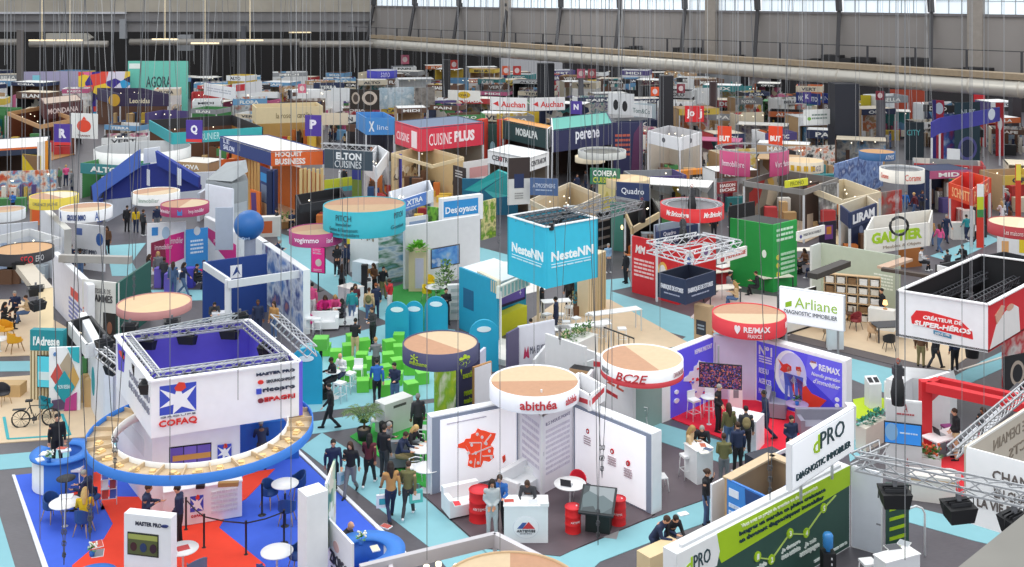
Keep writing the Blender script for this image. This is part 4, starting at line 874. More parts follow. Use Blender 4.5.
# name wall
w = wall(P(519, 380), P(555, 372), 0, 2.2, '#dcdde6', None, 'wall_sign', .12, [('t', 'MA ELISEA', .3, .42, .8, .56, '#5b5f72'), ('p', [(.12, .62), (.16, .4), (.2, .52), (.25, .4), (.28, .62), (.24, .62), (.2, .58), (.15, .62)], '#b8325a', 'logo')], side='#dcdde6'); tag(w, 'pale lilac panel with a small magenta mark beside the terrace', 'sign')
w = wall(P(508, 388), P(519, 381), 0, 2.2, '#5b5673', None, 'end_partition', .1); tag(w, 'dark purple end panel left of the pale lilac sign', 'panel')
def railing(label, pts, h=1.0, c='#2e2f33', n=5):
    p0 = P(*pts[0]); mb = MB(); q = [P(*p)-p0 for p in pts]
    for a, b in zip(q, q[1:]):
        mb.beam(a+Vector((0, 0, h)), b+Vector((0, 0, h)), .05).beam(a+Vector((0, 0, .08)), b+Vector((0, 0, .08)), .04)
        for i in range(n+1): v = a+(b-a)*i/n; mb.beam(v, v+Vector((0, 0, h)), .03)
    return tag(mb.build('railing', c, None, p0), label, 'railing')
railing('dark metal railing at the end of the terrace', [(604, 352), (634, 364)], 1.1, n=6); railing('thin white railing left of the BC2E canopy', [(530, 372), (552, 366)], 1.0, '#cfd4d8', 4)
# ================================================================ SUPERHERO STAND
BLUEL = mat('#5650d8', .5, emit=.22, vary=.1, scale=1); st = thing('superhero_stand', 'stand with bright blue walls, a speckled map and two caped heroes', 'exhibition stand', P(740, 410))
a1, a2, a3, a4 = PT(670, 353, 2.5), PT(714, 336, 2.5), PT(755, 337, 2.5), PT(846, 361, 2.5)
rr = random.Random(12)
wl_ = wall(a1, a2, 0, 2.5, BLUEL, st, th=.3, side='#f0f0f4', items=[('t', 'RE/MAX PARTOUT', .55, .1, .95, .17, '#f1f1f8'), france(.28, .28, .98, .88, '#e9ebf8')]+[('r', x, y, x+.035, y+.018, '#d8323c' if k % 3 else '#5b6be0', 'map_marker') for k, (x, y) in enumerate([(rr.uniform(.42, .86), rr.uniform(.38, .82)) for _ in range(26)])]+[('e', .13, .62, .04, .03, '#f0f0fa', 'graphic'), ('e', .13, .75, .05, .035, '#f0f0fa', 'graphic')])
wall(a2, a3, 0, 2.5, '#dcd8f0', st, th=.3, items=[('r', .02, .1, .04, .9, '#b8b4cc', 'joint')])
wr_ = wall(a3, a4, 0, 2.5, '#f0f0f4', st, th=.45, side='#f0f0f4')
LW_ = (a4-a3).length
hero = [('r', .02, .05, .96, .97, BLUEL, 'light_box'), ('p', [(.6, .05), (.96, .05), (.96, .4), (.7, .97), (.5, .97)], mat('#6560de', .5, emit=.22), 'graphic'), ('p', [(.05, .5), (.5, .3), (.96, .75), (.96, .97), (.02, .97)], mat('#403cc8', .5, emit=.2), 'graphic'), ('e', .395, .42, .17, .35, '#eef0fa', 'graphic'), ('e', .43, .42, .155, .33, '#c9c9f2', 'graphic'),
 ('t', 'Nº1', .05, .1, .2, .24, '#f4f4fa', dict(bold=.02)), ('lines', .05, .26, .2, .38, 3, '#e4e4f6'), ('t', 'RESEAU', .05, .45, .16, .53, '#e4e4f6'), ('t', 'AGENCES', .05, .61, .19, .69, '#e4e4f6'), ('t', 'MANDATS', .05, .77, .19, .85, '#e4e4f6'),
 ('t', 'RE/MAX', .72, .15, .94, .24, '#f4f4fa', dict(bold=.02)), ('p', [(.63, .13), (.69, .13), (.7, .18), (.66, .25), (.62, .18)], '#f4f4fa', 'logo'), ('p', [(.63, .13), (.69, .13), (.695, .16), (.625, .16)], '#d8323c', 'logo'), ('t', 'Nouvelle generation', .64, .29, .94, .36, '#f0f0fa', dict(shear=.3)), ('t', "d'immobilier", .66, .38, .94, .45, '#f0f0fa', dict(shear=.3))]+[('e', .91, .6+.09*k, .022, .032, '#f0f0fa', 'graphic') for k in range(4)]
def fig(x, s, hair):
    w_ = .035*s; return [('p', [(x-w_*1.5, .42), (x+w_*1.5, .42), (x+w_*1.1, .6), (x-w_*1.1, .6)], '#4a58b8', 'figure'), ('p', [(x-w_*1.1, .6), (x-w_*.1, .6), (x-w_*.5, .88), (x-w_*1.2, .88)], '#5a68c8', 'figure'), ('p', [(x+w_*.1, .6), (x+w_*1.1, .6), (x+w_*1.3, .88), (x+w_*.5, .88)], '#5a68c8', 'figure'),
     ('p', [(x-w_*1.5, .42), (x-w_*2.6, .52), (x-w_*1.3, .56)], '#d9dcf0', 'figure'), ('p', [(x+w_*1.5, .42), (x+w_*2.5, .52), (x+w_*1.3, .56)], '#d9dcf0', 'figure'), ('e', x, .36, .022, .05, '#e6c0ae', 'figure'), hair(x)]
hero += [('p', [(.48, .45), (.56, .5), (.64, .62), (.8, .66), (.7, .84), (.54, .9), (.5, .7)], '#e0402c', 'cape'), ('p', [(.36, .42), (.44, .42), (.46, .75), (.42, .6)], '#e0402c', 'cape')]
hero += fig(.39, 1.1, lambda x: ('p', [(x+.03, .36), (x+.03, .3), (x-.02, .27), (x-.06, .3), (x-.12, .24), (x-.08, .34), (x-.1, .4), (x-.05, .42), (x-.02, .4)], '#d8382c', 'figure'))+fig(.5, 1.0, lambda x: ('p', [(x-.03, .34), (x-.03, .28), (x+.02, .27), (x+.03, .34)], '#c83a34', 'figure'))
art(wr_, LW_, 0, 2.5, hero, step=.004)
disc_canopy('round_canopy', 'round canopy with a red band lettered RE/MAX FRANCE', 749, 313, 73, 3.4, 16, '#d0303c', [('RE/MAX', 0, .72, .2, .55, '#f6eef0', dict(bold=.03)), ('FRANCE', -4, .36, .65, .88, '#f6eef0'), ('♥', -30, .16, .15, .7, '#f6eef0'), ('RE/MAX', 75, .6, .2, .6, '#f6eef0')], (WOODR, WOODL), split=-.02)
tvp = PT(720, 366, 2.0)
screen('flat television showing a purple crowd hanging before the superhero stand', P(699, 426), P(742, 430), 1.45, 2.35, pmat(('#2a1838', '#5a2a5e', '#8a3a5a', '#1e1430', '#3e4a8a', '#a8604a', '#302048', '#140e20'), 26, emit=.4))
a_ = P(719, 428); MB().box(-.03, .03, .08, .12, 0, 3.0).build('screen_pole', STEEL, None, a_); tag(COL.objects[-1], 'thin grey pole carrying the purple crowd television', 'pole')
cnt('reception_counter', 'white counter with people around it before the superhero wall', 'counter', (722, 446), (756, 454), 1.1, .9, '#eeedf4')
box_thing('display_stand', 'small white display pedestal against the lilac wall', 'pedestal', P(736, 411), 0, .5, .3, 1.0, '#efeff2', [('r', .3, .2, .7, .5, '#8a8f98', 'screen')])
for x, y, d, t in ((694, 420, 30, 'white bar chair beside the speckled map wall'), (709, 417, -20, 'white bar chair between the map wall and the counter')): chair_at(x, y, d, t, '#f0f0f2', kind='backstool')
table_at(709, 425, 'small white pedestal table with a round foot on the red carpet', .3, 1.05)
sofa('grey sofa at the left of the heroes wall', P(776, 413), 1.25, 1.4, '#8d8c9c'); sofa('grey sofa at the right end of the heroes wall', P(824, 433), .0, 1.9, '#8b8a99')
table_at(797, 424, 'low pedestal table with pink top before the two caped heroes', .42, .75, '#a08ab0'); flowers('small dark plant on the pink table before the heroes', P(797, 405, .75), .75, '#2a2a44')
box_thing('display_column', 'white stand end column beside the heroes wall', 'column display', P(852, 440), 0, .3, .4, 1.2, '#e4e6ea')
# ================================================================ LOUNGE BETWEEN
cnt('high_counter', 'tall narrow white counter with magazines at the lounge', 'counter', (697, 486), (713, 482), 1.1, .7, '#eceef0', (), '#f2f2f4')
for k, (x, y, c) in enumerate(((703, 446, '#b8604a'), (708, 450, '#4a5a78'), (704, 453, '#e4e0d0'))): paper_stack(['red', 'blue', 'cream'][k]+' magazine lying on the tall narrow counter', P(x, y, 1.13), 1.13, c, rz=k*.9)
chair_at(687, 478, 20, 'white bar stool under the seated person in beige', '#f0f0f2', kind='stool'); chair_at(660, 490, 100, 'white wire chair beside the end of the map stand wall', '#f0f0f2', kind='wire')
chair_at(640, 428, 190, 'white framed chair standing on the turquoise aisle', '#f4f4f6', kind='wire')
# ================================================================ GREEN WALL OF THE DIAGNOSTIC COMPANY
GR = mat('#2f5148', .55); LM = mat('#a9cf1e', .55)
Pg, Qg = P(677, 651), P(850, 547)
gw = wall(Pg, Qg, 0, 2.35, GR, None, 'exhibition_wall', .45, side='#eceef0'); tag(gw, 'long dark green wall with a lime band and steps numbered 1 to 5', 'exhibition wall')
Lg = (Qg-Pg).length; gd = '#25424a'
art(gw, Lg, 0, 2.35, [('p', [(.2, .0), (1, .0), (1, .24), (.225, .34), (.2, .2)], LM, 'band'), ('p', [(0, 0), (.2, 0), (.215, .2), (.2, .34), (0, .34)], '#f0f2f2', 'band'), ('t', 'd', .04, .1, .075, .27, '#a9cf1e', dict(bold=.01)), ('t', 'PRO', .08, .1, .165, .25, gd),
 ('t', 'Vous avez un projet de creation ou de reconversion', .33, .03, .78, .08, '#f2f6e4'), ('t', 'Integrez un marche en pleine croissance', .32, .1, .83, .16, gd), ('t', 'en devenant diagnostiqueur immobilier', .32, .18, .82, .24, gd),
 ('e', .1, .66, .055, .13, '#c2a86a', 'portrait'), ('e', .1, .66, .045, .11, '#b98a6a', 'portrait'), ('e', .2, .72, .035, .09, '#9ec83a', 'portrait')]+
 [('lines', .4, .86, .55, .98, 3, '#dfe9e4')]+[x for n, u, v in ((1, .42, .48), (2, .5, .6), (3, .61, .42), (4, .71, .52), (5, .82, .34)) for x in (('e', u, v, .018, .055, LM, 'badge'), ('t', str(n), u-.006, v-.03, u+.006, v+.03, '#f4f7ec', dict(bold=.02)))]+
 [('t', 'Je valide', .37, .58, .47, .64, '#e9efe9', dict(shear=.2)), ('t', 'mon projet', .37, .66, .47, .72, '#e9efe9', dict(shear=.2)), ('t', 'Je me', .49, .74, .55, .79, '#e9efe9', dict(shear=.2)), ('t', 'forme', .49, .82, .55, .88, '#e9efe9', dict(shear=.2)), ('t', 'Je demarre', .56, .55, .67, .6, '#e9efe9', dict(shear=.2)), ('t', 'mon activite', .56, .62, .67, .67, '#e9efe9', dict(shear=.2)), ('t', 'Je suis', .7, .63, .77, .69, '#e9efe9', dict(shear=.2)), ('t', 'accompagne', .67, .72, .79, .78, '#e9efe9', dict(shear=.2)), ('lines', .76, .9, .98, .95, 1, '#dfe9e4')]+
 [('p', [(u0, v0), (u1, v1), (u1, v1+.012), (u0, v0+.012)], '#b9d36a', 'path_line') for u0, v0, u1, v1 in ((.43, .5, .49, .58), (.51, .58, .6, .43), (.62, .43, .7, .52), (.72, .5, .81, .35), (.83, .33, .9, .26))], step=.005)
top = MB(); top.box(.3, Lg-.3, .1, .2, 2.35, 2.42); top.build('top_rail', '#cfd2d6', gw)
sb = wall(P(792, 596), P(854.5, 546), 2.75, 4.0, mat('#eef1f6', .5, emit=.3), None, 'lit_sign', .18, [('t', 'd', .32, .12, .42, .5, '#a9cf1e', dict(bold=.01)), ('t', 'PRO', .43, .1, .82, .46, gd), ('t', 'DIAGNOSTIC IMMOBILIER', .06, .68, .92, .82, gd)], side='#e4e6ea')
tag(sb, 'lit white sign board dPRO standing on top of the green wall', 'sign')
mb = MB()
for u in (.2, .8): mb.box(u*2.9, u*2.9+.06, .05, .11, 2.3, 2.75)
mb.build('bracket', STEEL, sb)
w = wall(P(851, 547), P(882, 556), 0, 2.35, '#dde2ec', None, 'white_partition', .1, [('r', .82, .62, .96, .64, '#8b8d96', 'handle')], side='#eceef2'); tag(w, 'white door panel at the right end of the green wall', 'door')
w = wall(P(886, 558), P(909, 560), 0, 2.1, '#2f5148', None, 'list_board', .1, [('p', [(.15, .2+.13*k), (.85, .12+.13*k), (.85, .16+.13*k), (.15, .24+.13*k)], LM, 'line') for k in range(6)]+[('r', .0, .0, .2, .25, '#eef0ee', 'notice')]); tag(w, 'small dark green panel with slanting lime lines', 'panel')
chair_at(868, 590, 10, 'white bar stool beside the white counter at lower right', '#f2f2f4', kind='stool')
cnt('white_counter', 'white counter with leaflets at lower right below the truss', 'counter', (886, 606), (920, 596), 1.1, .45, '#eceef2', (), '#f4f4f6')
paper_stack('dark leaflets fanned out on the white counter below the truss', P(893, 548, 1.13), 1.13, '#55585e', .4, .3, .2); paper_stack('pale leaflets on the white counter below the truss', P(904, 544, 1.13), 1.13, '#a9b0b6', .3, .3, .9)
o = MB().tube([(-.25, 0, 0), (-.25, 0, 1.2), (-.18, 0, 1.35), (.0, 0, 1.42), (.18, 0, 1.35), (.25, 0, 1.2), (.25, 0, 0)], .03, 6).build('metal_arch', '#e6e9ec', None, P(916, 556)); tag(o, 'white arched metal frame standing on the turquoise aisle', 'frame')
wd = thing('water_dispenser', 'black water dispenser with a blue bottle before the green wall', 'water dispenser', P(828, 588))
MB().box(-.17, .17, -.17, .17, 0, 1.0).box(-.16, .16, -.19, -.17, .35, .6, 0).build('cabinet', '#17181c', wd); MB().lathe([(.06, 1.0), (.06, 1.05), (.14, 1.12), (.14, 1.42), (.1, 1.48), (.001, 1.48)], 20).build('bottle', mat('#3f8fd6', .15, alpha=.85), wd)
for z in (.7, .85): MB().cyl((.05, -.18), .02, z, z+.05, 8).build('tap', '#d9dbe0', wd)
o = MB().tube([(0, 0, .02), (.3, -.3, .02), (.1, -.6, .02), (.6, -.5, .02), (.5, -.1, .02), (.9, .1, .02), (1.2, .4, .02)], .02, 5).build('power_cord', '#e4e4e6', None, P(842, 578)); tag(o, 'white cord curling on the floor beside the green wall', 'cord')
MB().lathe([(.001, 0), (.2, .02), (.24, .3), (.2, .55), (.001, .55)], 16).build('waste_bin', '#15161b', None, P(808, 600)); tag(COL.objects[-1], 'black round bin in front of the green wall at the bottom', 'bin')
# booth behind the green wall
bb = boxsign('blue_booth', 'small booth with blue printed sides and a raw wood rim behind the green wall', 'booth', P(768, 498, 2.1), P(727, 479, 2.1), P(812, 472, 2.1), 2.1, 0, '#3a7ac8', [('r', .02, .02, .45, .98, '#3f8ad8', 'graphic'), ('p', [(.45, .02), (1, .02), (1, .98), (.6, .98)], '#2a4a80', 'graphic'), ('r', .06, .1, .3, .2, '#e4ecf6', 'graphic'), ('lines', .06, .3, .4, .8, 5, '#d4e2f4'), ('e', .66, .4, .14, .14, '#7aa4d4', 'graphic')], inner='#b99a74')
B_2 = P(727, 479, 2.1)+P(812, 472, 2.1)-P(768, 498, 2.1)
MB().beam(P(727, 479, 2.1)-bb.location, B_2-bb.location, .3, .06).build('wooden_rim', WOODL, bb); MB().beam(B_2-bb.location, P(812, 472, 2.1)-bb.location, .3, .06).build('wooden_rim', WOODL, bb)
o = box_thing('dark_cupboard', 'dark navy cupboard inside the blue printed booth', 'cupboard', P(772, 520), .5, 1.1, .6, 1.9, '#1c2333', [('r', .49, .05, .51, .95, '#3a4258', 'joint')])
w = wall(P(712, 545), P(735, 532), 0.6, 1.75, '#e9edf4', None, 'blank_partition', .06); tag(w, 'white back of a panel standing between the man in a parka and the green wall', 'panel')
w = wall(P(737, 540), P(790, 512), 1.7, 2.0, '#e4e2ea', None, 'narrow_ledge', .05, [('lines', .1, .3, .9, .8, 1, '#b88aa0')]); tag(w, 'pale ledge with small coloured marks behind the green wall', 'ledge')
cnt('wooden_counter', 'pale wooden high table below the two leaning dark haired men', 'table', (650, 600), (683, 584), 1.1, .5, '#dcc49a')
o = box_thing('paper_sheet', 'white tablet held over the wooden high table', 'tablet', P(685, 516, 1.12), .4, .3, .2, .02, '#e9e9ec'); o.location.z = 1.13
# ================================================================ TRUSS WITH FLOODLIGHTS (lower right)
tp, tq = P(856, 461, 3.9), P(1050, 502, 3.9)
truss(tp, tq, 'long aluminium truss carrying floodlights across the lower right', .36)
truss(P(856, 461, 3.9), P(884, 448, 3.9), 'short truss end joining the long truss at lower right', .3)
def bigflood(p, rz, label, s=1.25):
    o = flood(p, rz, label); o.scale = (s, s, s); return o
for k, (x, y) in enumerate(((895, 478), (960, 490), (953, 493), (1014, 501))):
    if k == 2: continue
    t = (x-856)/(1050-856); p = tp+(tq-tp)*t+Vector((0, -.15, -.35)); bigflood(p, .2*k, ['large black floodlight at the left end of the long truss', 'large black floodlight in the middle of the long truss', '', 'large black floodlight at the right end of the long truss'][k])
truss(P(952, 452, 3.2), P(1060, 360, 3.2), 'aluminium truss rising to the right behind the red portal', .26)
for k, (x, y) in enumerate(((962, 440), (984, 418), (1004, 392))):
    o = wall(P(x, y+80), P(x+16, y+62), 2.0, 2.45, mat('#e8eef4', .4, emit=.5), None, 'panel_light', .1, side='#4a4b50'); tag(o, ['lowest', 'middle', 'highest'][k]+' of the three bright panel lights on the rising truss', 'lamp'); cable(Vector((o.location.x, o.location.y, 2.4)), (o.location.x, o.location.y, 21), 'thin cable holding the %s panel light' % ['lowest', 'middle', 'highest'][k], .007, None)
# ================================================================ RED PORTAL AND ITS STAND
rp = thing('red_portal', 'thick red square portal framing the man in black', 'portal', P(927, 456))
zt = ZT(456, 382)
p0 = P(927, 456)-rp.location; v1 = PT(1030, 404, zt)-rp.location; v2 = PT(938, 377, zt)-rp.location
Zt = Vector((0, 0, zt-.15))
MB().box(-.18, .18, 0, .3, 0, zt).build('post', '#d42a32', rp); MB().beam(p0+Zt, v1+Zt, .3, .3).build('top_beam', '#d42a32', rp); MB().beam(p0+Zt, v2+Zt, .25, .25).build('side_beam', '#c82a30', rp); MB().beam(v2+Zt, v2+(v1-p0)+Zt, .25, .3).build('rear_beam', '#cc2a32', rp); MB().beam(v1, v1+Zt, .3).build('post', '#d42a32', rp)
w = wall(P(886, 478), P(922, 482), 0, 2.6, '#e9e9ec', None, 'partition_wall', .12, [('t', 'A', .5, .04, .6, .14, '#b8323c'), ('lines', .3, .16, .8, .2, 1, '#b85a60'), ('t', 'A', .55, .72, .64, .84, '#b8323c')], side='#e9e9ec'); tag(w, 'white partition with small red marks carrying the blue screen', 'partition')
screen('wide blue screen with a pale disc on the white partition', P(884, 484), P(922, 489), 1.35, 2.05, mat('#2f7fd0', emit=.4), [('e', .2, .45, .17, .4, '#8ab8e4', 'graphic'), ('lines', .42, .42, .9, .54, 1, '#d4e6f6')])
w = wall(P(922, 446), P(950, 436), 0, 2.3, '#eef0f2', None, 'partition_wall', .12, [('p', [(.1, .3), (.9, .1), (.95, .2), (.4, .35), (.1, .4)], '#c8404a', 'logo')]); tag(w, 'white partition with a red slanting mark inside the red portal', 'partition')
cnt('white_cabinet', 'white cabinet behind the partition with the hanging black bag', 'cabinet', (903, 408), (957, 414), 1.2, 1.2, '#e6e7ea'); cnt('white_cabinet', 'narrow white cabinet left of the hanging black bag', 'cabinet', (886, 413), (903, 418), 1.3, .8, '#e9eaed')
pm = P(944, 460); place('desk', rect_table('#ece4e6', 1.5, .7, .8, '#d9d4d6'), P(944, 458), .5, 'pale desk with a laptop inside the red portal', 'table'); laptop('laptop in front of the man in black on the pale desk', P(940, 434, .8), .8, 1.9)
chair_at(972, 452, 200, 'pink chair beside the woman in black near the red portal', '#e08a94', kind='shell', legc=STEEL); chair_at(948, 448, 100, 'purple stool under the desk near the red portal', '#8a3a78', kind='stool')
def planter(label, pl, pr, h, c, fol, seed=1, bl=None, d=.4, n=160, fh=.4):
    a, b = P(*pl), P(*pr); v = b-a; W = v.length; o = thing('planter_box', label, 'planter', (a+b)/2, math.atan2(v.y, v.x))
    MB().box(-W/2, W/2, 0, d, 0, h).build('box', c, o); mb = MB(); rr = random.Random(seed)
    m = max(2, int(W/.3))
    for i in range(m):
        l = leafy(int(n/m), .28, fh, seed=seed+i, z0=0, ls=.16); x = -W/2+W*(i+.5)/m; mb.add([(x+q[0], d/2+q[1]*.8, h+q[2]) for q in l.v], l.f, 0); mb.m[-len(l.m):] = l.m
    mb.build('foliage', list(fol), o)
    if bl:
        mb = MB()
        for i in range(24): mb.ball((rr.uniform(-W/2, W/2), d/2+rr.uniform(-.15, .15), h+rr.uniform(.1, fh)), .05, 5)
        mb.build('blossoms', bl, o)
    return o
planter('white planter with green leaves and orange flowers by the red portal', (906, 478), (941, 484), .75, '#eeeeef', ('#4a7a3c', '#6a9a50'), 3, '#d8603c')
cnt('white_counter', 'low white counter with wooden trim below the orange flowers', 'counter', (910, 500), (956, 506), .8, .6, '#e4dfd9', [('r', .02, .1, .98, .2, '#c9a884', 'trim')])
planter('pale planter with teal green leaves beside the turquoise carpet', (866, 452), (888, 440), .8, '#e4dccf', ('#3f9a86', '#2a6e50'), 8)
kiosk('white tablet kiosk on the lime floor patch behind the heroes wall', P(873, 407), .15); kiosk('white tablet kiosk right of the one on the lime patch', P(893, 412), .3)
w = wall(P(958, 372), P(1024, 352), 0, .05, '#d9cfc4', None, 'floor_sill', .1); tag(w, 'pale floor edge of the corner stand at right', 'edge')
# right sign box with writing
L3, C3, R3 = P(966, 447, 4.2), P(1064, 473, 4.2), P(1064, 384, 4.2)
rs = thing('corner_sign', 'hanging sign box reading CHANGEZ in dark letters at the right edge', 'sign', (L3.x, L3.y, 2.25)); rs.location.z = 0
wf = wall(L3, C3, 2.25, 4.2, mat('#eff1f3', .5, emit=.15), rs, 'front_face', .05, [('t', 'CHANGEZ', .28, .2, .92, .34, '#6a625f', dict(bold=.02)), ('t', 'EN CHANGEANT', .3, .43, 1.0, .56, '#6a625f', dict(bold=.02)), ('t', 'LA VIE DES AUTRES', .12, .62, .98, .74, '#6a625f', dict(bold=.02))])
wall(L3, R3, 2.25, 4.2, '#c9bfb0', rs, 'rear_face', .05, [('t', 'MAISONS DE DEMAIN', .95, .15, .25, .3, '#8a7f72'), ('t', 'CONTACTS', .95, .42, .4, .56, '#8a7f72'), ('r', 0, .0, 1, .03, '#e4e2de', 'edge')])
sfloor('red carpet patch between the flower planter and the corner sign', mat('#d8303a', .9), [(930, 462), (966, 452), (985, 500), (950, 512)])
chair_at(952, 492, 150, 'white shell chair with a dark cushion near the corner sign', '#eeeef0', kind='shell', legc=STEEL)
# ================================================================ HANGING WHITE AND RED BOX
C4, L4, R4 = P(988, 305, 4.72), P(899, 291, 4.72), P(1062, 266, 4.72)
sh = boxsign('box_sign', 'large white and red hanging box reading SUPER-HÉROS, black inside', 'sign', C4, L4, R4, 4.72, 3.0, '#d8242e',
 [('p', [(.2, .36), (.33, .34), (.7, .42), (.83, .62), (.84, .78), (.15, .66), (.14, .52)], '#dd2a30', 'graphic'), ('t', 'CRÉATEUR DE', .28, .42, .72, .52, '#f6f2f2', dict(bold=.03, shear=.15)), ('t', 'SUPER-HÉROS', .18, .55, .82, .68, '#f6f2f2', dict(bold=.04, shear=.15)), ('p', [(.4, .72), (.6, .76), (.6, .84), (.4, .8)], '#4a86a8', 'graphic'), ('t', 'DEPUIS 1998', .42, .755, .58, .8, '#f6f2f2')],
 [('p', [(.02, .95), (.1, .5), (.2, .35), (.3, .25), (.38, .4), (.4, .95)], '#ece8e6', 'figure'), ('e', .27, .3, .045, .07, '#d8a890', 'figure'), ('p', [(.1, .5), (.08, .3), (.16, .15), (.2, .2), (.16, .4)], '#d8a890', 'figure'), ('p', [(.62, .1), (.75, .0), (.8, .8), (.7, .9)], '#f0eeee', 'graphic')], inner='#1a1c20', edge='#f0f0f2', colorL='#eef0f4', th=.1)
MB().slab([(0, 0), ((R4-C4).x, (R4-C4).y), ((R4-C4+L4-C4).x, (R4-C4+L4-C4).y), ((L4-C4).x, (L4-C4).y)], 3.02, 3.1).build('dark_ceiling', '#15161a', sh)
for k in range(3):
    a = C4+(L4-C4)*(.1+.4*k)+(R4-C4)*.05; b = a+(R4-C4)*.9; truss_mb((a.x-C4.x, a.y-C4.y, 4.0), (b.x-C4.x, b.y-C4.y, 4.0), .25).build('inner_truss', '#3a3c42', sh)
for a, b in ((.1, .1), (.5, .1), (.9, .1), (.3, .5), (.7, .5), (.5, .85)):
    p = C4+(L4-C4)*a+(R4-C4)*b; flood(Vector((p.x, p.y, 4.0)), a*5, 'small black lamp inside the hanging white and red box', 'lamps in the white and red box')
# ================================================================ ARLIANE
ar_w = (P(844, 374)-P(779, 362)).length
ar = wall(P(779, 362), P(844, 374), 1.75, 3.25, mat('#eef1f8', .5, emit=.4), None, 'lit_sign', .25, [('p', [(.1, .42), (.2, .34), (.2, .5), (.1, .56)], '#9ccb2a', 'logo'), ('t', 'Arliane', .25, .22, .9, .52, '#a9cd50'), ('t', 'DIAGNOSTIC IMMOBILIER', .08, .6, .9, .72, '#6b7078')], side='#dfe2e8')
tag(ar, 'lit white sign with green Arliane lettering before the bookshelf', 'sign')
for u in (.1, .9): MB().box(u*ar_w-.04, u*ar_w+.04, .08, .16, 0, 1.75).build('post', STEEL, ar)
box_thing('totem', 'white pillar standing below the right end of the Arliane sign', 'pillar', P(836, 350), 0, .7, .3, 1.6, '#dfe5e8', [('t', 'a', .4, .2, .6, .3, '#8fb8a0')])
SG = mat('#b5bfad', .7); st = thing('sage_walls', 'stand walls in pale sage green around the bookshelf', 'exhibition stand', P(860, 300))
wall(P(821, 301), P(900, 317), 0, 3.0, SG, st, th=.12, items=[('lines', .68, .35, .92, .62, 5, '#e4e9de')]); wall(P(812, 305), P(821, 301), 0, 3.0, '#ccd2cf', st, th=.12)
bm = MB().beam((0, 0, 0), P(846, 263, 3.0)-P(812, 276, 3.0), .5, .25).build('ceiling_beam', '#3f3936', None, P(812, 276, 3.0)); tag(bm, 'dark beam with small objects behind the Arliane sign', 'beam')
def beam_obj(name, label, p, q, w, h, c, cat, it=None): p = Vector(p); o = MB().beam((0, 0, 0), Vector(q)-p, w, h).build(name, c, None, p); return tag(o, label, cat)
beam_obj('ceiling_batten', 'dark edged frame above the man at the lamp', P(882, 269, 3.0), P(940, 278, 3.0), .3, .15, '#4a3c34', 'frame'); beam_obj('ceiling_batten', 'pink brown frame strip above the man at the lamp', P(882, 268, 3.0), P(908, 259, 3.0), .5, .12, '#c8a890', 'frame')
bs = thing('bookshelf', 'tall wooden shelf unit filled with white boxes and baskets', 'bookshelf', P(852, 322), -.35)
bw, bh = 2.6, 2.2
MB().box(-bw/2, bw/2, .3, .32, 0, bh).build('back_panel', '#d8d2c6', bs)
for k in range(6): MB().box(-bw/2, bw/2, 0, .3, k*bh/5-.0, k*bh/5+.04).build('shelf', '#c8a880', bs)
for k in range(6): MB().box(-bw/2+k*bw/5-.02, -bw/2+k*bw/5+.02, 0, .3, 0, bh).build('upright', '#c8a880', bs)
rr = random.Random(5)
for i in range(5):
    for j in range(5):
        c = rr.choice(['#e9e6df', '#f0f0ee', '#b98f5c', '#dcd6ca', '#8a6a48']); x = -bw/2+(i+.5)*bw/5; q = Matrix.Rotation(-.35, 3, 'Z') @ Vector((x, .05, 0))
        MB().box(-.18, .18, 0, .22, 0, .28 if j < 4 else .3).box(-.19, .19, -.01, .23, .24, .28).build('storage_box', c, None, (bs.location.x+q.x, bs.location.y+q.y, j*bh/5+.05), -.35)
        cn = {'#e9e6df': 'off white', '#f0f0ee': 'white', '#b98f5c': 'tan', '#dcd6ca': 'cream', '#8a6a48': 'brown'}[c]; tag(COL.objects[-1], '%s storage box in the %s column, %s shelf of the tall shelf unit' % (cn, ['leftmost', 'second', 'middle', 'fourth', 'rightmost'][i], ['bottom', 'second', 'middle', 'fourth', 'top'][j]), 'box', 'boxes on the shelf unit')
cnt('white_sideboard', 'white sideboard below the glowing table lamp', 'sideboard', (868, 329), (894, 333), 1.0, .5, '#e9ebe9'); 
lm = thing('table_lamp', 'warm glowing table lamp on the white sideboard', 'lamp', P(887, 332)+Vector((0, .25, 1.0))); MB().lathe([(.001, 0), (.1, 0), (.1, .03), (.02, .05), (.02, .25), (.001, .25)], 14).build('base', '#b98f5c', lm); MB().lathe([(.12, .22), (.08, .42)], 18).build('lamp_shade', mat('#ffd089', emit=1.5), lm)
table_at(832, 331, 'round wooden table near the bookshelf', .7, .75, '#c9a580', '#8a7a6a')
for x, y, d, c, t in ((856, 330, -60, '#8a2f34', 'dark red chair right of the round wooden table'), (829, 342, 180, '#b09070', 'tan chair in front of the round wooden table'), (848, 322, -20, '#6b5040', 'brown chair behind the round wooden table')): chair_at(x, y, d, t, c, legc='#4a4a4e')
place('dkdesk', rect_table('#44464c', 1.8, .9, .75, '#33353a'), P(892, 340), .15, 'dark rectangular table at the front of the pale stand', 'table')
chair_at(873, 341, 60, 'light cane chair left of the dark table', '#c9a988', legc=WOOD); chair_at(889, 351, 180, 'black shell chair in front of the dark table', '#26272b', legc='#26272b')
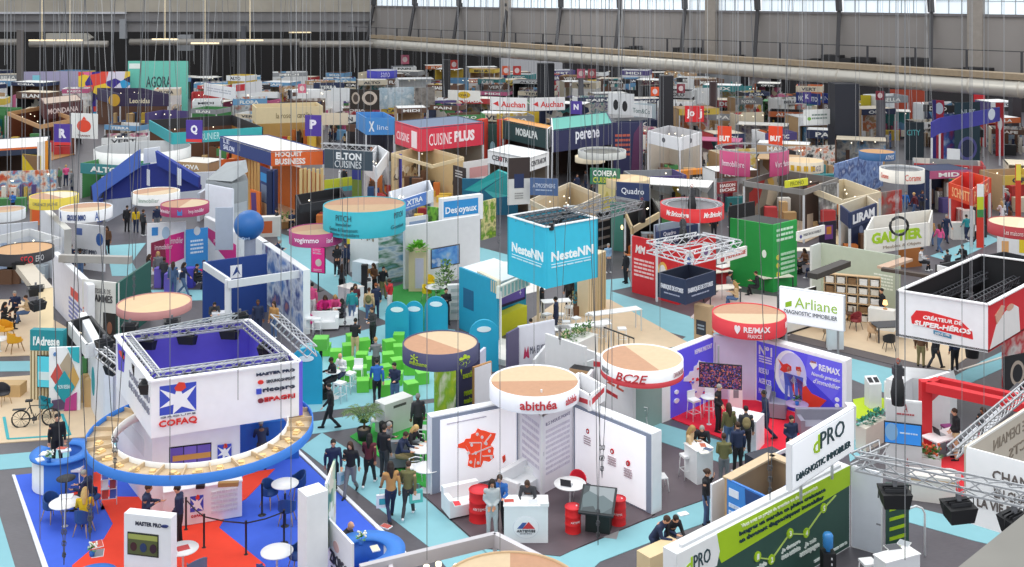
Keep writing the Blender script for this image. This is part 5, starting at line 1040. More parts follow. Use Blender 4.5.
# dark frames left of the Arliane stand
w = wall(P(785, 336), P(816, 326), 0, 1.9, '#e9e7e3', None, 'framed_partition', .1, [('r', 0, 0, 1, .06, '#26231f', 'frame'), ('r', 0, .94, 1, 1, '#26231f', 'frame'), ('r', .92, 0, 1, 1, '#26231f', 'frame'), ('r', .05, .2, .3, .6, '#a89684', 'picture')]); tag(w, 'white panel in a thick dark frame right of the RE/MAX canopy', 'panel')
w = wall(P(779, 340), P(785, 336), 0, 2.1, '#2a2725', None, 'end_partition', .1, [('t', 'NEXITY', .85, .9, .15, .9, '#e4e4e4')]); tag(w, 'dark end panel with white letters beside the framed white panel', 'panel')
# ================================================================ MIDDLE OF THE HALL
GC = ['#e6e4de', '#c9a878', '#6a4a34', '#b83a3c', '#3a5a8a', '#e0bc4c', '#4a8a52', '#2a2a2e', '#d47a3a', '#a9b4bc']
def clutter(o, C, L, R, h, n=14):
    rr = random.Random(int(C.x*10)); mb = MB(); u, v = L-C, R-C; k = int(rr.random()*3)
    for i in range(n):
        a, b = (rr.uniform(.55, .9), rr.uniform(.1, .85)) if i % 2 else (rr.uniform(.1, .85), rr.uniform(.55, .9)); p = u*a+v*b; w_ = rr.uniform(.15, .5); hh = rr.choice([.5, .8, 1.1, 1.7])
        mb.box(p.x-w_, p.x+w_, p.y-.25, p.y+.25, 0, hh, i % 4)
    mb.build('goods', rr.sample(GC, 4), o)['kind'] = 'stuff'
    mb = MB()
    for i in range(5): p = u*rr.uniform(.1, .9)+v*rr.uniform(.1, .9); mb.ball((p.x, p.y, h-.4), .05, 5)
    mb.build('sparkle_spotlights', mat('#fff0d4', emit=2.2), o)['kind'] = 'stuff'  # glowing lamp dots added inside the stand for sparkle
def booth(name, label, C, L, R, h, fh, c, cL=None, tR=(), tL=(), wallc='#e6e6e8', wallc2=None, posts=True, roof=None, floor=None, cat='exhibition stand', inner=None, rear=True, bL=(), bR=(), wh=None, edge=None):
    """stand with a fascia band all round at height h, two rear walls and corner posts; C, L, R are picture points on the top edge"""
    C, L, R = P(*C, h), P(*L, h), P(*R, h); B = L+R-C
    o = thing(name, label, cat, (C.x, C.y, 0))
    wall(L, C, h-fh, h, cL or c, o, 'left_fascia', .1, tL); wall(C, R, h-fh, h, c, o, 'right_fascia', .1, tR)
    if rear:
        wall(L, B, h-fh, h, inner or c, o, 'rear_fascia', .1); wall(B, R, h-fh, h, inner or c, o, 'rear_fascia', .1)
        wall(L, B, 0, wh or h-fh, wallc, o, 'wall_panel', .1, bL); wall(B, R, 0, wh or h-fh, wallc2 or wallc, o, 'wall_panel', .1, bR)
    if rear and not roof: clutter(o, C, L, R, h)
    if posts:
        for q in (C, L, R): MB().box(q.x-C.x-.06, q.x-C.x+.06, q.y-C.y-.0, q.y-C.y+.12, 0, h-fh).build('post', '#d4d6da', o)
    if roof: MB().slab([(0, 0), ((R-C).x, (R-C).y), ((B-C).x, (B-C).y), ((L-C).x, (L-C).y)], h-.12, h-.04).build('roof', roof, o)
    if floor: MB().slab([(0, 0), ((R-C).x, (R-C).y), ((B-C).x, (B-C).y), ((L-C).x, (L-C).y)], 0.02, .06).build('floor_deck', floor, o)
    if edge:
        mb = MB()
        for s_, e_ in ((L, C), (C, R), (L, B), (B, R)): mb.beam((s_.x-C.x, s_.y-C.y, h+.02), (e_.x-C.x, e_.y-C.y, h+.02), .14, .05)
        mb.build('top_edge', edge, o)
    return o
def pan(label, pl, pr, z0, z1, c, items=(), th=.1, side=None, name='display_wall', cat='display wall', group=None): return wall(P(*pl), P(*pr), z0, z1, c, None, name, th, items, side, label=label, cat=cat, group=group)
def hsign(label, xl, yl, xr, yr, hpx, z1, c, items=(), th=.12, name='hanging_sign', cat='sign', side=None, group=None, cables=True):
    cables = True
    """flat sign; (xl, yl) and (xr, yr) its upper corners in the picture, hpx its height there, z1 the height of its top"""
    p, q = P(xl, yl, z1), P(xr, yr, z1); z0 = z1-hpx/S((yl+yr)/2, z1)
    o = wall(p, q, z0, z1, c, None, name, th, items, side, label=label, cat=cat, group=group)
    if cables: hang([Vector((p.x+.1, p.y, z1)), Vector((q.x-.1, q.y, z1))], label, r=.0075)
    return o
# ---- hanging cyan cube
Cn, Ln, Rn = P(546, 227.5, 5.85), P(508.5, 216, 5.85), P(596.5, 218.5, 5.85)
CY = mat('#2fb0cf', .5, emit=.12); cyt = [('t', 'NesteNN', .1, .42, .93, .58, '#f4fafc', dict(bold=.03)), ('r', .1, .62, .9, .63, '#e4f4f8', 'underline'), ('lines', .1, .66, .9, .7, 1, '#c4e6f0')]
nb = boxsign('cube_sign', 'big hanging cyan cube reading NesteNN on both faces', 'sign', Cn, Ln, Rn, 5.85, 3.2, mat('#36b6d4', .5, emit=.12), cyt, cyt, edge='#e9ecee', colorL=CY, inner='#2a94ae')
for a in (.25, .5, .75):
    q0 = Cn+(Ln-Cn)*a; truss_mb((q0.x-Cn.x, q0.y-Cn.y, 5.85), ((q0+(Rn-Cn)).x-Cn.x, (q0+(Rn-Cn)).y-Cn.y, 5.85), .25).build('inner_truss', '#55585e', nb)
for k in range(5): q0 = Cn+(Ln-Cn)*.15*k+(Rn-Cn)*(.1+.2*k); MB().cyl((q0.x-Cn.x, q0.y-Cn.y), .12, 5.7, 6.0, 10).build('spotlight', BLACK, nb)
hang([Cn, Ln, Rn, Ln+Rn-Cn], 'the hanging cyan cube', r=.0075)
# ---- cyan booth under it
CB = mat('#2199bd', .6); st = thing('cyan_booth', 'bright blue booth with a slatted lintel and a yellow counter front', 'exhibition stand', P(500, 345))
wall(P(459, 328), P(497, 346), 0, 2.9, CB, st, th=.12, items=[('r', .12, .3, .4, .62, '#1d5f86', 'poster')]); 
wall(P(497, 330), P(526, 319), 0, 2.6, CB, st, th=.12, items=[('r', .0, .3, .98, .62, '#2a2350', 'screen'), ('r', .06, .35, .94, .57, '#6a58b8', 'screen'), ('t', '+', .75, .42, .82, .5, '#e4e4f4')])
wall(P(477, 334), P(497, 346), 2.3, 2.95, '#e4dcc4', st, 'slatted_lintel', .2, [('r', .05+.1*k, .1, .09+.1*k, .9, '#c9bda0', 'slat') for k in range(10)])
wall(P(500, 348), P(530, 332), 2.2, 2.75, '#dfe4dc', st, 'slatted_lintel', .2, [('r', .02+.12*k, .1, .07+.12*k, .9, '#8fc4c4', 'slat') for k in range(8)])
MB().box(-.05, .05, -.05, .05, 0, 2.6).build('post', '#e6e8e4', st, P(500.5, 350)-st.location)
MB().slab([tuple((P(x, y)-st.location)[:2]) for x, y in ((459, 326), (497, 344), (530, 330), (494, 314))], 2.7, 2.78).build('roof', '#dfe9ec', st)
cnt('yellow_counter', 'yellow counter front in the bright blue booth', 'counter', (494, 340), (527, 325), .95, .5, '#d9d92a')
cnt('low_platform', 'white low platform in front of the yellow counter', 'platform', (505, 366), (533, 350), .25, 2.0, '#e9e6df')
for k, (x, y, h_) in enumerate(((397, 340, 1.75), (414, 337, 1.65), (436, 334, 1.75))):
    p = P(x, y); s = .42 if k == 1 else .55; n = 10
    o = MB().plate([(-s, 0), (s, 0), (s, h_-s)]+[(s*math.cos(math.pi*i/n), h_-s+s*math.sin(math.pi*i/n)) for i in range(1, n)]+[(-s, h_-s)], 0, .12).build('arched_totem', '#1f9fc0', None, p, -.1)
    tag(o, ['leftmost', 'middle, narrower', 'rightmost'][k]+' of the three arched blue panels behind the cube seats', 'panel'); MB().plate([(.3*math.cos(a*math.pi/8), h_-.35+.12*math.sin(a*math.pi/8)) for a in range(16)], -.02, 0).build('logo', '#e4f2f6', o)
for k, (x, y, h_) in enumerate(((306, 405, 2.2), (484, 372, 2.2))):
    p = P(x, y); s = .62; n = 10; o = MB().plate([(-s, 0), (s, 0), (s, h_-s)]+[(s*math.cos(math.pi*i/n), h_-s+s*math.sin(math.pi*i/n)) for i in range(1, n)]+[(-s, h_-s)], 0, .12).build('arched_totem', '#27a6cc', None, p, .1)
    tag(o, ['tall arched blue panel beside the star logo tower', 'arched blue panel behind the navy band canopy'][k], 'panel'); MB().plate([(.3*math.cos(a*math.pi/8), h_-.4+.12*math.sin(a*math.pi/8)) for a in range(16)], -.02, 0).build('logo', '#e4f2f6', o)
# green cubes
cub = [(325, 352), (336, 358), (348, 352), (364, 347), (349, 367), (362, 361), (361, 375), (372, 366), (374, 384), (389, 348), (399, 341), (399, 353), (388, 361), (397, 367), (385, 374), (410, 371), (363, 388), (386, 392), (422, 380), (411, 391), (397, 381), (402, 331), (344, 378), (352, 342)]
for i, (x, y) in enumerate(cub): place('cube', cube_seat(), P(x, y+3), .12*(i % 5), 'bright green cube seat on the turquoise carpet', 'seat', 'green cube seats')
o = MB().box(-.05, .05, -.05, .05, 0, 2.1).build('pole', BLACK, None, P(321, 398)); MB().cyl((0, 0), .3, 0, .45, 16).build('bin', '#16171b', o); MB().box(-.28, .28, -.28, .28, 1.95, 2.4).build('green_head', '#5fb845', o); tag(o, 'black pole in a black bin with a green block on top', 'signpost')
table_at(333, 398, 'white high table beside the person on a stool near the green cubes', .3, 1.05); chair_at(350, 392, 60, 'white bar stool beside the green cubes', kind='stool'); chair_at(340, 402, 150, 'white stool under the person near the black pole', kind='stool')
chair_at(358, 386, 0, 'white high stool right of the seated man near the cubes', kind='backstool')
pl = place('palm', palm, P(364, 440), 0, 'green palm in a dark pot on the aisle beside the green carpet', 'plant')
cnt('white_counter', 'long white counter with a dark slot on the green carpet', 'counter', (385, 437), (413, 427), 1.15, .6, '#e4e6e2', [('r', .3, .12, .75, .2, '#5a5c58', 'slot')])
o = MB().lathe([(.001, 0), (.22, 0), (.26, .55), (.001, .55)], 16).build('waste_bin', '#1a1b1f', None, P(386, 438)); tag(o, 'round black bin in front of the long white counter', 'bin')
for x, y, d, t in ((422, 462, 30, 'white wire chair by the upper white table on the green carpet'), (415, 480, 190, 'white wire chair left of the lower white table on the green carpet'), (424, 440, 0, 'white wire chair beside the long white counter'), (377, 432, 90, 'white wire chair at the left end of the long white counter')): chair_at(x, y, d, t, '#f0f0f2', kind='wire')
table_at(423, 470, 'upper white round table on the green carpet', .45); table_at(427, 490, 'lower white round table on the green carpet', .45)
sofa('grey padded bench under the man in a dark jacket on the green carpet', P(402, 466), .1, 1.2, '#7f868c', d=.6)
# terrace
for k, (x, y, d, w_) in enumerate(((583, 348, .35, 2.6), (553, 352, .3, 1.6), (615, 333, .4, 2.6), (556, 322, .2, 1.4))): place(('hw', w_), rect_table('#f0f0f0', w_, .6, 1.05, '#dcdcdc'), P(x, y), d, ['long white high table at the front of the terrace', 'white high table at the left of the terrace', 'long white high table near the turquoise aisle', 'small white high table under the cyan cube'][k], 'table')
for k, (x, y) in enumerate(((566, 338), (576, 334), (560, 330), (575, 352), (600, 343), (622, 345), (547, 330), (569, 322), (606, 336), (590, 330))): chair_at(x, y, k*37, 'white bar stool on the pale wood terrace', kind='stool', group='terrace stools')
planter('long planter of green shrubs in front of the terrace', (568, 366), (598, 352), .8, '#eceae6', ('#3d6a34', '#6a9450'), 14, n=260, fh=.7, d=.7)
planter('row of dark reeds beside the slatted wood wall', (575, 318), (590, 312), .5, '#6a4a34', ('#5a4a34', '#7a7a44'), 21, n=150, fh=1.0)
pan('tall slatted pale wood wall right of the cyan cube', (588, 318), (606, 308), 0, 2.9, '#e0cfae', [('r', .04+.12*k, 0, .09+.12*k, 1, '#b8a27c', 'slat') for k in range(8)], th=.6)
pan('bright blue wall under the right of the cyan cube', (574, 305), (590, 302), 0, 3.0, '#279fc4'); o = MB().box(-.06, .06, -.06, .06, 0, 3.2).build('post', WOODL, None, P(538, 342)); o.name = 'wooden_post'; tag(o, 'pale wooden post standing left of the man in a navy suit', 'post')
# ---- cyan round canopy PITCH
CYB = '#2da7b8'
disc_canopy('round_canopy', 'large round canopy with a cyan band lettered PITCH', 364.5, 204, 82, 5.3, 27, CYB, [('PITCH', -22, .42, .14, .36, '#2d5560'), ('Immobilier', -22, .42, .42, .55, '#2d6570'), ('Gestion & Financement', -24, .8, .62, .76, '#2d6570'), ('Maitrise Immobiliere', -22, .8, .8, .93, '#2d6570'), ('PITCH', 62, .36, .14, .36, '#2d5560'), ('Gestion', 60, .5, .6, .75, '#2d6570')], (WOODR, WOOD), split=.05)
hang([P(340, 200, 5.3), P(388, 200, 5.3), P(364, 210, 5.3)], 'the PITCH canopy', r=.0075)
disc_canopy('round_canopy', 'round canopy with a plum band lettered vogimmo', 316, 229, 53, 4.2, 13, '#a83a78', [('vogimmo', -12, 1.0, .25, .75, '#f0e4ee', dict(bold=.02)), ('iad', 40, .25, .3, .7, '#e9dce8')], (WOODR, WOOD), split=.3)
disc_canopy('round_canopy', 'round canopy with a raspberry and white band left of the grey block', 185, 203, 47, 4.0, 10, '#a22f62', [('Imop immobilier', -40, .7, .25, .75, '#f0dce6'), ('iad', 5, .2, .2, .8, '#3a8ad0', dict(bold=.04)), ('Imop immobilier', 45, .7, .25, .75, '#f0dce6')], (WOODR, WOODL), split=.9)
disc_canopy('round_canopy', 'round canopy with a yellow band at the upper left', 54, 195, 46, 4.0, 11, '#e3cc4a', [('L\'AGENCE JAUNE', 0, 1.1, .3, .7, '#8a8a70')], (WOODR, '#d4c9b0'), split=1.4)
disc_canopy('round_canopy', 'round canopy with blue ovals on a white band below the blue gable', 86, 207, 50, 4.0, 11, '#eef0f4', [('GROUPE IMMO', 0, .75, .25, .8, '#3b4f86', dict(bold=.04)), ('A', -45, .16, .1, .9, '#3b5fa8'), ('A', 45, .16, .1, .9, '#3b5fa8')], (WOODR, WOODL), split=.2)
disc_canopy('round_canopy', 'white round canopy with faint lettering right of the yellow one', 156, 191, 46, 4.2, 11, '#eef0ee', [('Immobilier', 0, .9, .3, .7, '#9ab0a4')], (WOODR, WOODL), split=.5)
disc_canopy('round_canopy', 'round canopy with a grey band cut by the left edge', 6, 209, 36, 4.0, 10, '#d4d9de', (), (WOODR, WOOD), split=.5)
disc_canopy('round_canopy', 'wood topped canopy with a black band lettered in white and red at left', 24, 248, 56, 4.0, 12, '#2b2a30', [('BONAPARTE', -48, .7, .25, .75, '#e4e4e6'), ('SEO', 30, .4, .2, .8, '#d8323c'), ('ERO', 55, .3, .25, .75, '#c8c8cc')], ('#c99a68', '#c99a68'))
disc_canopy('round_canopy', 'low wood topped canopy with a thin dusty pink band', 154.5, 302, 72, 3.2, 8, '#b07a78', (), ('#d9b48c', '#dcb98f'))
# ---- blue sphere stand
st = thing('blue_stand', 'navy walled stand with a pale grey frame below the blue balloon', 'exhibition stand', P(250, 335)); NV = mat('#1e3f86', .6)
w_ = wall(P(203, 322), P(267, 312), 0, 2.9, NV, st, th=.12, items=[('r', .42, .12, .6, .34, '#eceef4', 'logo'), ('p', [(.45, .3), (.52, .14), (.58, .3), (.53, .24)], '#1e3f86', 'logo'), ('t', 'Maison', .45, .38, .8, .44, '#8aa4d4')])
wall(P(262, 300), P(303, 335), 0, 3.0, pmat(('#2f5fae', '#5f86c4', '#d4dcea', '#284a90', '#b07a7a'), .8, kind='NOISE'), st, th=.35, side='#e6eaee')
wall(P(253, 292), P(264, 301), 0, 3.0, '#e6eaee', st, th=.3)
wall(P(203, 322), P(228, 342), 2.55, 2.9, '#dfe3e8', st, 'frame_beam', .12); wall(P(228, 345), P(300, 332), 2.55, 2.9, '#d4d8dd', st, 'frame_beam', .12)
MB().box(-.12, .12, -.12, .12, 0, 2.9).build('post', '#dfe3e8', st, P(228, 343)-st.location); MB().box(-.45, .45, 0, .1, 0, 2.2).build('grey_panel', '#a9b4c4', st, P(224, 300)-st.location+Vector((0, 0, 2.6)))
sph = thing('balloon_sign', 'large blue balloon on a grey mast above the navy stand', 'balloon', P(249, 312)); zc = 4.35; rb = 15.5/S(236, zc)
c_ = P(247, 236, zc)-sph.location; MB().ball((0, c_.y*0, zc), rb, 18).build('balloon', mat('#1f62a8', .45), sph); MB().cyl((.05, 0), .28, 2.6, zc-rb+.1, 16).build('mast', '#8d96a8', sph)
lettering(sph.children[0], 'afpi', -.4, .2, zc-.6, zc-.45, '#a9c4e4', y=-rb*.93)
for s_, x, y in ((0, 258, 330), (1, 275, 334)): pass
cnt('white_counter', 'white counter inside the navy walled stand', 'counter', (212, 338), (232, 336), 1.1, .5, '#dfe2e8')
truss(P(275, 318, 3.1), P(312, 352, 3.1), 'aluminium truss running down to the right of the navy stand', .35, color='#b4b7bb')
truss(P(118, 340, 3.0), P(236, 318, 3.0), 'aluminium truss running behind the purple-lit box tower', .3)
truss(P(100, 352, 3.2), P(126, 372, 3.2), 'short aluminium truss left of the purple-lit box tower', .3)
for k, (x, y) in enumerate(((130, 322), (172, 318), (240, 312), (104, 338), (108, 350), (112, 362))): flood(P(x, y, 3.1), .3*k, 'black floodlight on the trusses behind the purple-lit box tower', 'rear floodlights')
# grey block and white wall
st = thing('grey_block', 'tall grey faceted block with a white wall on its left', 'exhibition stand', P(232, 262))
mb = MB(); z1 = ZT(258, 176); pts = [P(x, y)-st.location for x, y in ((206, 254), (232, 260), (248, 254), (246, 246), (226, 243))]
mb.slab([(p.x, p.y) for p in pts], 0, z1-.4); n0 = len(mb.v); mb.add([(p.x, p.y, z1-.4+dz) for p, dz in zip(pts, (.0, .15, .5, .9, .6))]+[((pts[1]+pts[3]).x/2, (pts[1]+pts[3]).y/2, z1+.5)], [(0, 1, 5), (1, 2, 5), (2, 3, 5), (3, 4, 5), (4, 0, 5)]); mb.build('grey_body', mat('#9aa0a4', .7, vary=.15, scale=.7), st)
wall(P(205, 256), P(232, 263), 0, ZT(256, 184), '#e9edf6', st, th=.15, side='#dfe3ee'); wall(P(233, 262), P(247, 258), 0, 3.4, '#a9b0b8', st, th=.08, items=[('r', .1, .15, .9, .5, '#b9c0c6', 'panel'), ('r', .1, .55, .9, .95, '#b9c0c6', 'panel')])
# blue gable
gb = thing('gable_pavilion', 'navy blue pavilion with a notched gable roof at upper left', 'pavilion', P(150, 222))
def poly3(name, pts, c, parent, th=.25):
    vs = [P(x, y, z)-parent.location for x, y, z in pts]; n = len(vs); nrm = (vs[1]-vs[0]).cross(vs[2]-vs[0]).normalized()*th
    return MB().add(vs+[v+nrm for v in vs], [tuple(range(n)), tuple(range(2*n-1, n-1, -1))]+[(i, (i+1) % n, (i+1) % n+n, i+n) for i in range(n)]).build(name, c, parent)
yg = P(150, 222).y
def gpt(x, y): z = H-(y-YH)*yg/F; return (x, y, z)
def gp(name, pts, c, dy=0, th=.4):
    mb = MB().plate([(((x-CX)*yg/F)-gb.location.x, H-(y-YH)*yg/F) for x, y in pts], dy, dy+th); return mb.build(name, c, gb)
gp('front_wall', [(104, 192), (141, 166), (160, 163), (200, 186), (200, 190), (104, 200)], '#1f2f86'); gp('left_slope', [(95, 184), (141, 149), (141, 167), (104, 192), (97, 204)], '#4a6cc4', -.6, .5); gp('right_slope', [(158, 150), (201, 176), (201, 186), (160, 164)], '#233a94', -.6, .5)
gp('pale_sign', [(147, 169), (150, 170), (150, 186), (147, 185)], '#e4e9f4', -.05, .05); gp('pale_sign', [(180, 166), (184, 168), (184, 184), (180, 183)], '#e4e9f4', -.65, .06)
gp('post', [(97, 200), (101, 199), (101, 222), (97, 222)], '#3a55a8'); gp('rear_wall', [(104, 190), (200, 186), (200, 214), (104, 222)], '#d4d9e0', 6.0, .2)
gp('notch_panel', [(141, 150), (157, 148), (158, 162), (141, 165)], '#dfe4ea', .5, .2)
for x0 in (104, 196): gp('side_wall', [(x0, 194), (x0+3, 194), (x0+3, 222), (x0, 222)], '#c9d0dc', .2, 5.5)
def ringsign(label, cx, cy, w, z, b, c, texts=(), inner='#d4d6da', tr=True, **k):
    o, c_, r = disc_canopy('ring_banner', label, cx, cy, w, z, b, c, texts, ring=True, inner=inner, cat='banner', **k)
    if tr:
        mb = MB(); zt_ = z-.1
        for i in range(24):
            a, b_ = i*math.pi/12, (i+1)*math.pi/12; q = lambda t, f: Vector((f*r*math.cos(t), f*r*math.sin(t), zt_))
            mb.beam(q(a, .93), q(b_, .93), .05).beam(q(a, .8), q(b_, .8), .05).beam(q(a, .8), q(b_, .93), .03).beam(q(a, .93), q(a, .8), .03)
        mb.build('ring_truss', STEEL, o)
    hang([c_+Vector(((r-.03)*math.cos(t), (r-.03)*math.sin(t), 0)) for t in (.5, 2.6, 4.7)], label, r=.0075); return o
ringsign('large white ring banner hanging behind the blue gable pavilion', 143, 147, 92, 3.3, 14, '#eef0ee', [('MR', 30, .2, .3, .7, '#9ab0c4')], tr=False)
# red ring and others
ringsign('red ring banner reading Mr.Bricolage above the tall red stand', 692, 203, 63, 4.8, 14, '#d8282e', [('Mr.Bricolage', -38, .8, .25, .75, '#f6f0f0', dict(bold=.03, shear=.2)), ('Mr.Bricolage', 34, .8, .25, .75, '#f6f0f0', dict(bold=.03, shear=.2))])
ringsign('grey open ring truss above the kitchen displays', 602, 150, 48, 4.5, 7, '#b9bbb8', (), '#c9c9c4')
ringsign('cream ring banner with orange lettering right of the wide dark column', 902, 168, 43, 5.0, 13, '#e9e4da', [('Corame', 10, .8, .25, .75, '#d8604a'), ('Corame', -70, .5, .3, .7, '#d8604a')])
disc_canopy('round_canopy', 'small wood topped canopy with a blue band beside the dark column', 877, 151, 35, 5.0, 8, '#2d5c8c', [('ATMOS', 25, .6, .25, .8, '#e4e9f0')], ('#b98a58', '#b98a58'))
disc_canopy('round_canopy', 'pale octagonal canopy with small yellow and blue squares', 804, 160, 38, 4.0, 11, '#d8cdb8', [('■ ■ ■ ■', -20, 1.3, .3, .8, '#e3b52a'), ('□ G □', 25, .5, .3, .8, '#3a4a86')], ('#d0b48c', '#d4b890'))
disc_canopy('round_canopy', 'cream topped canopy with a dark red band cut by the right edge', 1019, 222, 58, 4.2, 12, '#a83038', [('Les maisons', -35, .6, .3, .7, '#e9d4d0')], ('#e6d2ae', '#e9d8b8'))
disc_canopy('round_canopy', 'wood topped canopy with an orange spot between the green and navy kitchen signs', 628, 178, 44, 4.0, 9, '#c8b48f', (), ('#cfae84', '#d8bb90'))
disc_canopy('round_canopy', 'light wood canopy near the left end of the beige stand', 590, 156, 30, 3.6, 6, '#d9cdb4', (), ('#d8c4a0', '#cdb48c'))
# curved magenta banners
c_ = P(751, 148, 5.0); r_ = 37/S(148, 5.0)
for k, (a0, a1, t) in enumerate(((-150, -112, 'left'), (-66, -28, 'right'))):
    o = MB().lathe([(r_, 3.4), (r_, 5.0), (r_-.08, 5.0), (r_-.08, 3.4), (r_, 3.4)], 14, (0, 0), 0, True, math.radians(a0-8), math.radians(a1+8)).build('curved_banner', mat('#b03a6c', .5), None, (c_.x, c_.y, 0)); tag(o, t+' of the two curved magenta banners below the orange red flags', 'banner')
    lettering(o, 'Immobiliere' if k == 0 else 'Vert Marine', -.32*r_, .32*r_, 4.0, 4.4, '#f0dce8', mapf=lambda x, d, z, k=k: ((r_+.02+d)*math.cos(math.radians((a0+a1)/2)+x/r_), (r_+.02+d)*math.sin(math.radians((a0+a1)/2)+x/r_), z))
mb = MB()
for i in range(24):
    a, b_ = i*math.pi/12, (i+1)*math.pi/12; q = lambda t, f: Vector((f*r_*math.cos(t), f*r_*math.sin(t), 5.0)); mb.beam(q(a, .95), q(b_, .95), .06).beam(q(a, .8), q(b_, .8), .06).beam(q(a, .8), q(b_, .95), .04)
tag(mb.build('ring_truss', STEEL, None, (c_.x, c_.y, 0)), 'round truss carrying the two curved magenta banners', 'truss')
# ---- stands left
pan('white wall with blue diamond logos at the left behind the person in brown', (75, 268), (104, 272), 0, 2.6, '#eef0f6', [('e', .85, .3, .12, .14, '#3a6ab8', 'logo'), ('r', .05, .1, .25, .25, '#5a74b8', 'logo'), ('t', 'EXPERT IMMO', .1, .55, .75, .65, '#5b6070'), ('lines', .2, .75, .6, .8, 1, '#8a8fa0')])
pan('long white wall running down to the right at far left', (40, 248), (64, 276), 0, 2.6, '#eceef2', th=.4, side='#e0dfda'); pan('white wall with red and blue print running down to the right', (52, 305), (88, 345), 0, 2.7, '#e9eaf4', [('r', .55, .3, .75, .45, '#d8504a', 'graphic'), ('lines', .5, .5, .9, .9, 5, '#7a84c0')], th=.3, side='#e4e6ea')
pan('white side panel with small blue logos near the left edge', (0, 262), (38, 258), 0, 2.2, '#dfe4ee'); pan('pale wall with a blue hill picture at the left edge', (-10, 285), (7, 283), 0, 2.2, pmat(('#dfe4ee', '#8fa4c4', '#c4d0e0'), .8, kind='NOISE'))
pan('grey white panel reading GAMMES with a dark portrait picture', (82, 340), (118, 345), 0, 2.8, '#dcdcd8', [('t', 'BATISSEUR DE', .25, .12, .8, .2, '#7a7a78'), ('t', 'GAMMES', .25, .22, .85, .34, '#4a4a4c', dict(bold=.02)), ('r', .6, .5, .98, .98, '#26221f', 'picture'), ('e', .78, .74, .07, .1, '#8a5a44', 'picture'), ('lines', .04, .45, .3, .7, 4, '#d08a84')])
pan('dark green wall beside the panel reading GAMMES', (118, 345), (151, 318), 0, 2.8, '#1f5a50'); beam_obj('overhead_beam', 'grey overhead beam with three small lights above the green wall', P(60, 258, 2.9), P(131, 260, 2.9), .3, .35, '#a9a6a2', 'beam')
for k in range(3): o = MB().cyl((0, 0), .14, 0, .1, 10).build('small_spotlight', mat('#ffd9a8', emit=2), None, P(98+5.3*k, 260, 2.6)); tag(o, 'small warm light under the grey overhead beam', 'lamp', 'three beam lights')
beam_obj('slim_beam', 'wood and pale trough beam with lamps hanging at the left', P(17, 258, 3.4), P(44, 292, 3.4), .7, .3, '#c9bfae', 'beam'); beam_obj('wooden_post', 'wooden end post of the trough beam at the left', P(46, 292, 3.4), P(46, 332, 2.4), .55, .35, '#d4c09a', 'post')
for k, (x, y) in enumerate(((22, 243), (38, 268), (40, 282))): flood(P(x+3, y+14, 3.75)+Vector((0, -.5, 0)), .5*k, 'small black lamp above the trough beam at the left', 'trough beam lamps')
pan('teal sign reading l\'Adresse on a slatted wood front', (30, 400), (63, 401), 1.95, 2.75, '#1b8a96', [('t', "l'Adresse", .1, .3, .9, .75, '#f0f6f6', dict(bold=.03))], th=.3, name='sign_board', cat='sign')
pan('slatted wood front below the teal sign', (30, 400), (63, 401), 0, 1.94, '#e4d8b8', [('r', .02+.1*k, 0, .06+.1*k, 1, '#8a7a58', 'slat') for k in range(10)], th=.25); screen('upright screen showing sea blue on the slatted wood front', P(37, 401.5), P(56, 402.5), .55, 1.8, mat('#4ab8cc', emit=.3), [('r', .1, .5, .9, .75, '#d4e9f0', 'graphic')], th=.05)
pan('white banner wall with colourful diamonds and a teal diamond', (49, 412), (80, 411), 0, 2.45, '#eef0f2', [('p', [(.05, .45), (.28, .25), (.5, .45), (.28, .62)], '#c8504a', 'picture'), ('p', [(.35, .28), (.62, .08), (.82, .3), (.55, .5)], '#b0a08a', 'picture'), ('p', [(.6, .45), (.8, .3), (.98, .5), (.8, .68)], '#c9a05a', 'picture'), ('p', [(.16, .62), (.5, .36), (.84, .62), (.5, .88)], '#1f9aa8', 'graphic'), ('t', 'MON RESEAU', .3, .58, .72, .64, '#e4f4f6'), ('p', [(.1, .82), (.4, .8), (.7, .95), (.1, .98)], '#5a4a6a', 'picture'), ('p', [(.6, 0), (.98, 0), (.98, .25), (.8, .2)], '#2fb0bc', 'graphic'), ('p', [(.55, .8), (.9, .7), (.9, .98), (.5, .98)], '#b8408a', 'picture'), ('e', .2, .1, .05, .03, '#5a84b8', 'logo')], th=.1)
pan('long white wall running down beside the colourful banner', (78, 378), (104, 438), 0, 2.7, '#dfe4ee', [('e', .62, .55, .06, .2, '#1f9aa8', 'graphic'), ('e', .3, .5, .03, .08, '#1f9aa8', 'graphic')], th=.3, side='#eef0f2')
booth('dark_booth', 'small booth with a black inside behind the teal sign', (86, 345), (68, 322), (108, 338), 2.8, .5, '#d8dadc', wallc='#25262a', inner='#1d1e22', roof=None, posts=False)
pan('white narrow wall with a purple edge left of the tower', (108, 428), (117, 431), 0, 2.6, '#e6e6f0', [('r', .0, .1, .3, .9, '#a89ad8', 'stripe')])
o = place('armc', lambda: shell_chair('#e0a21f', '#8a6a3a')(), P(6, 340), 1.4, 'yellow armchair at the left edge nearest the table', 'chair'); o.scale = (1.3, 1.3, 1.1)
o = place('armc', None, P(15, 352), 2.4, 'yellow armchair right of the small table at the left edge', 'chair'); o.scale = (1.3, 1.3, 1.1)
table_at(0, 352, 'small white round table at the left edge', .4, .6); chair_at(46, 418, 100, 'blue shell chair in front of the colourful banner', '#1f8a9a'); chair_at(3, 405, 60, 'dark chair at the left edge of the bicycle stand', '#3a3a40')
cnt('wooden_bench', 'tan wooden bench with dark legs at the left edge', 'bench', (-8, 398), (20, 398), .5, .6, '#c8a878')
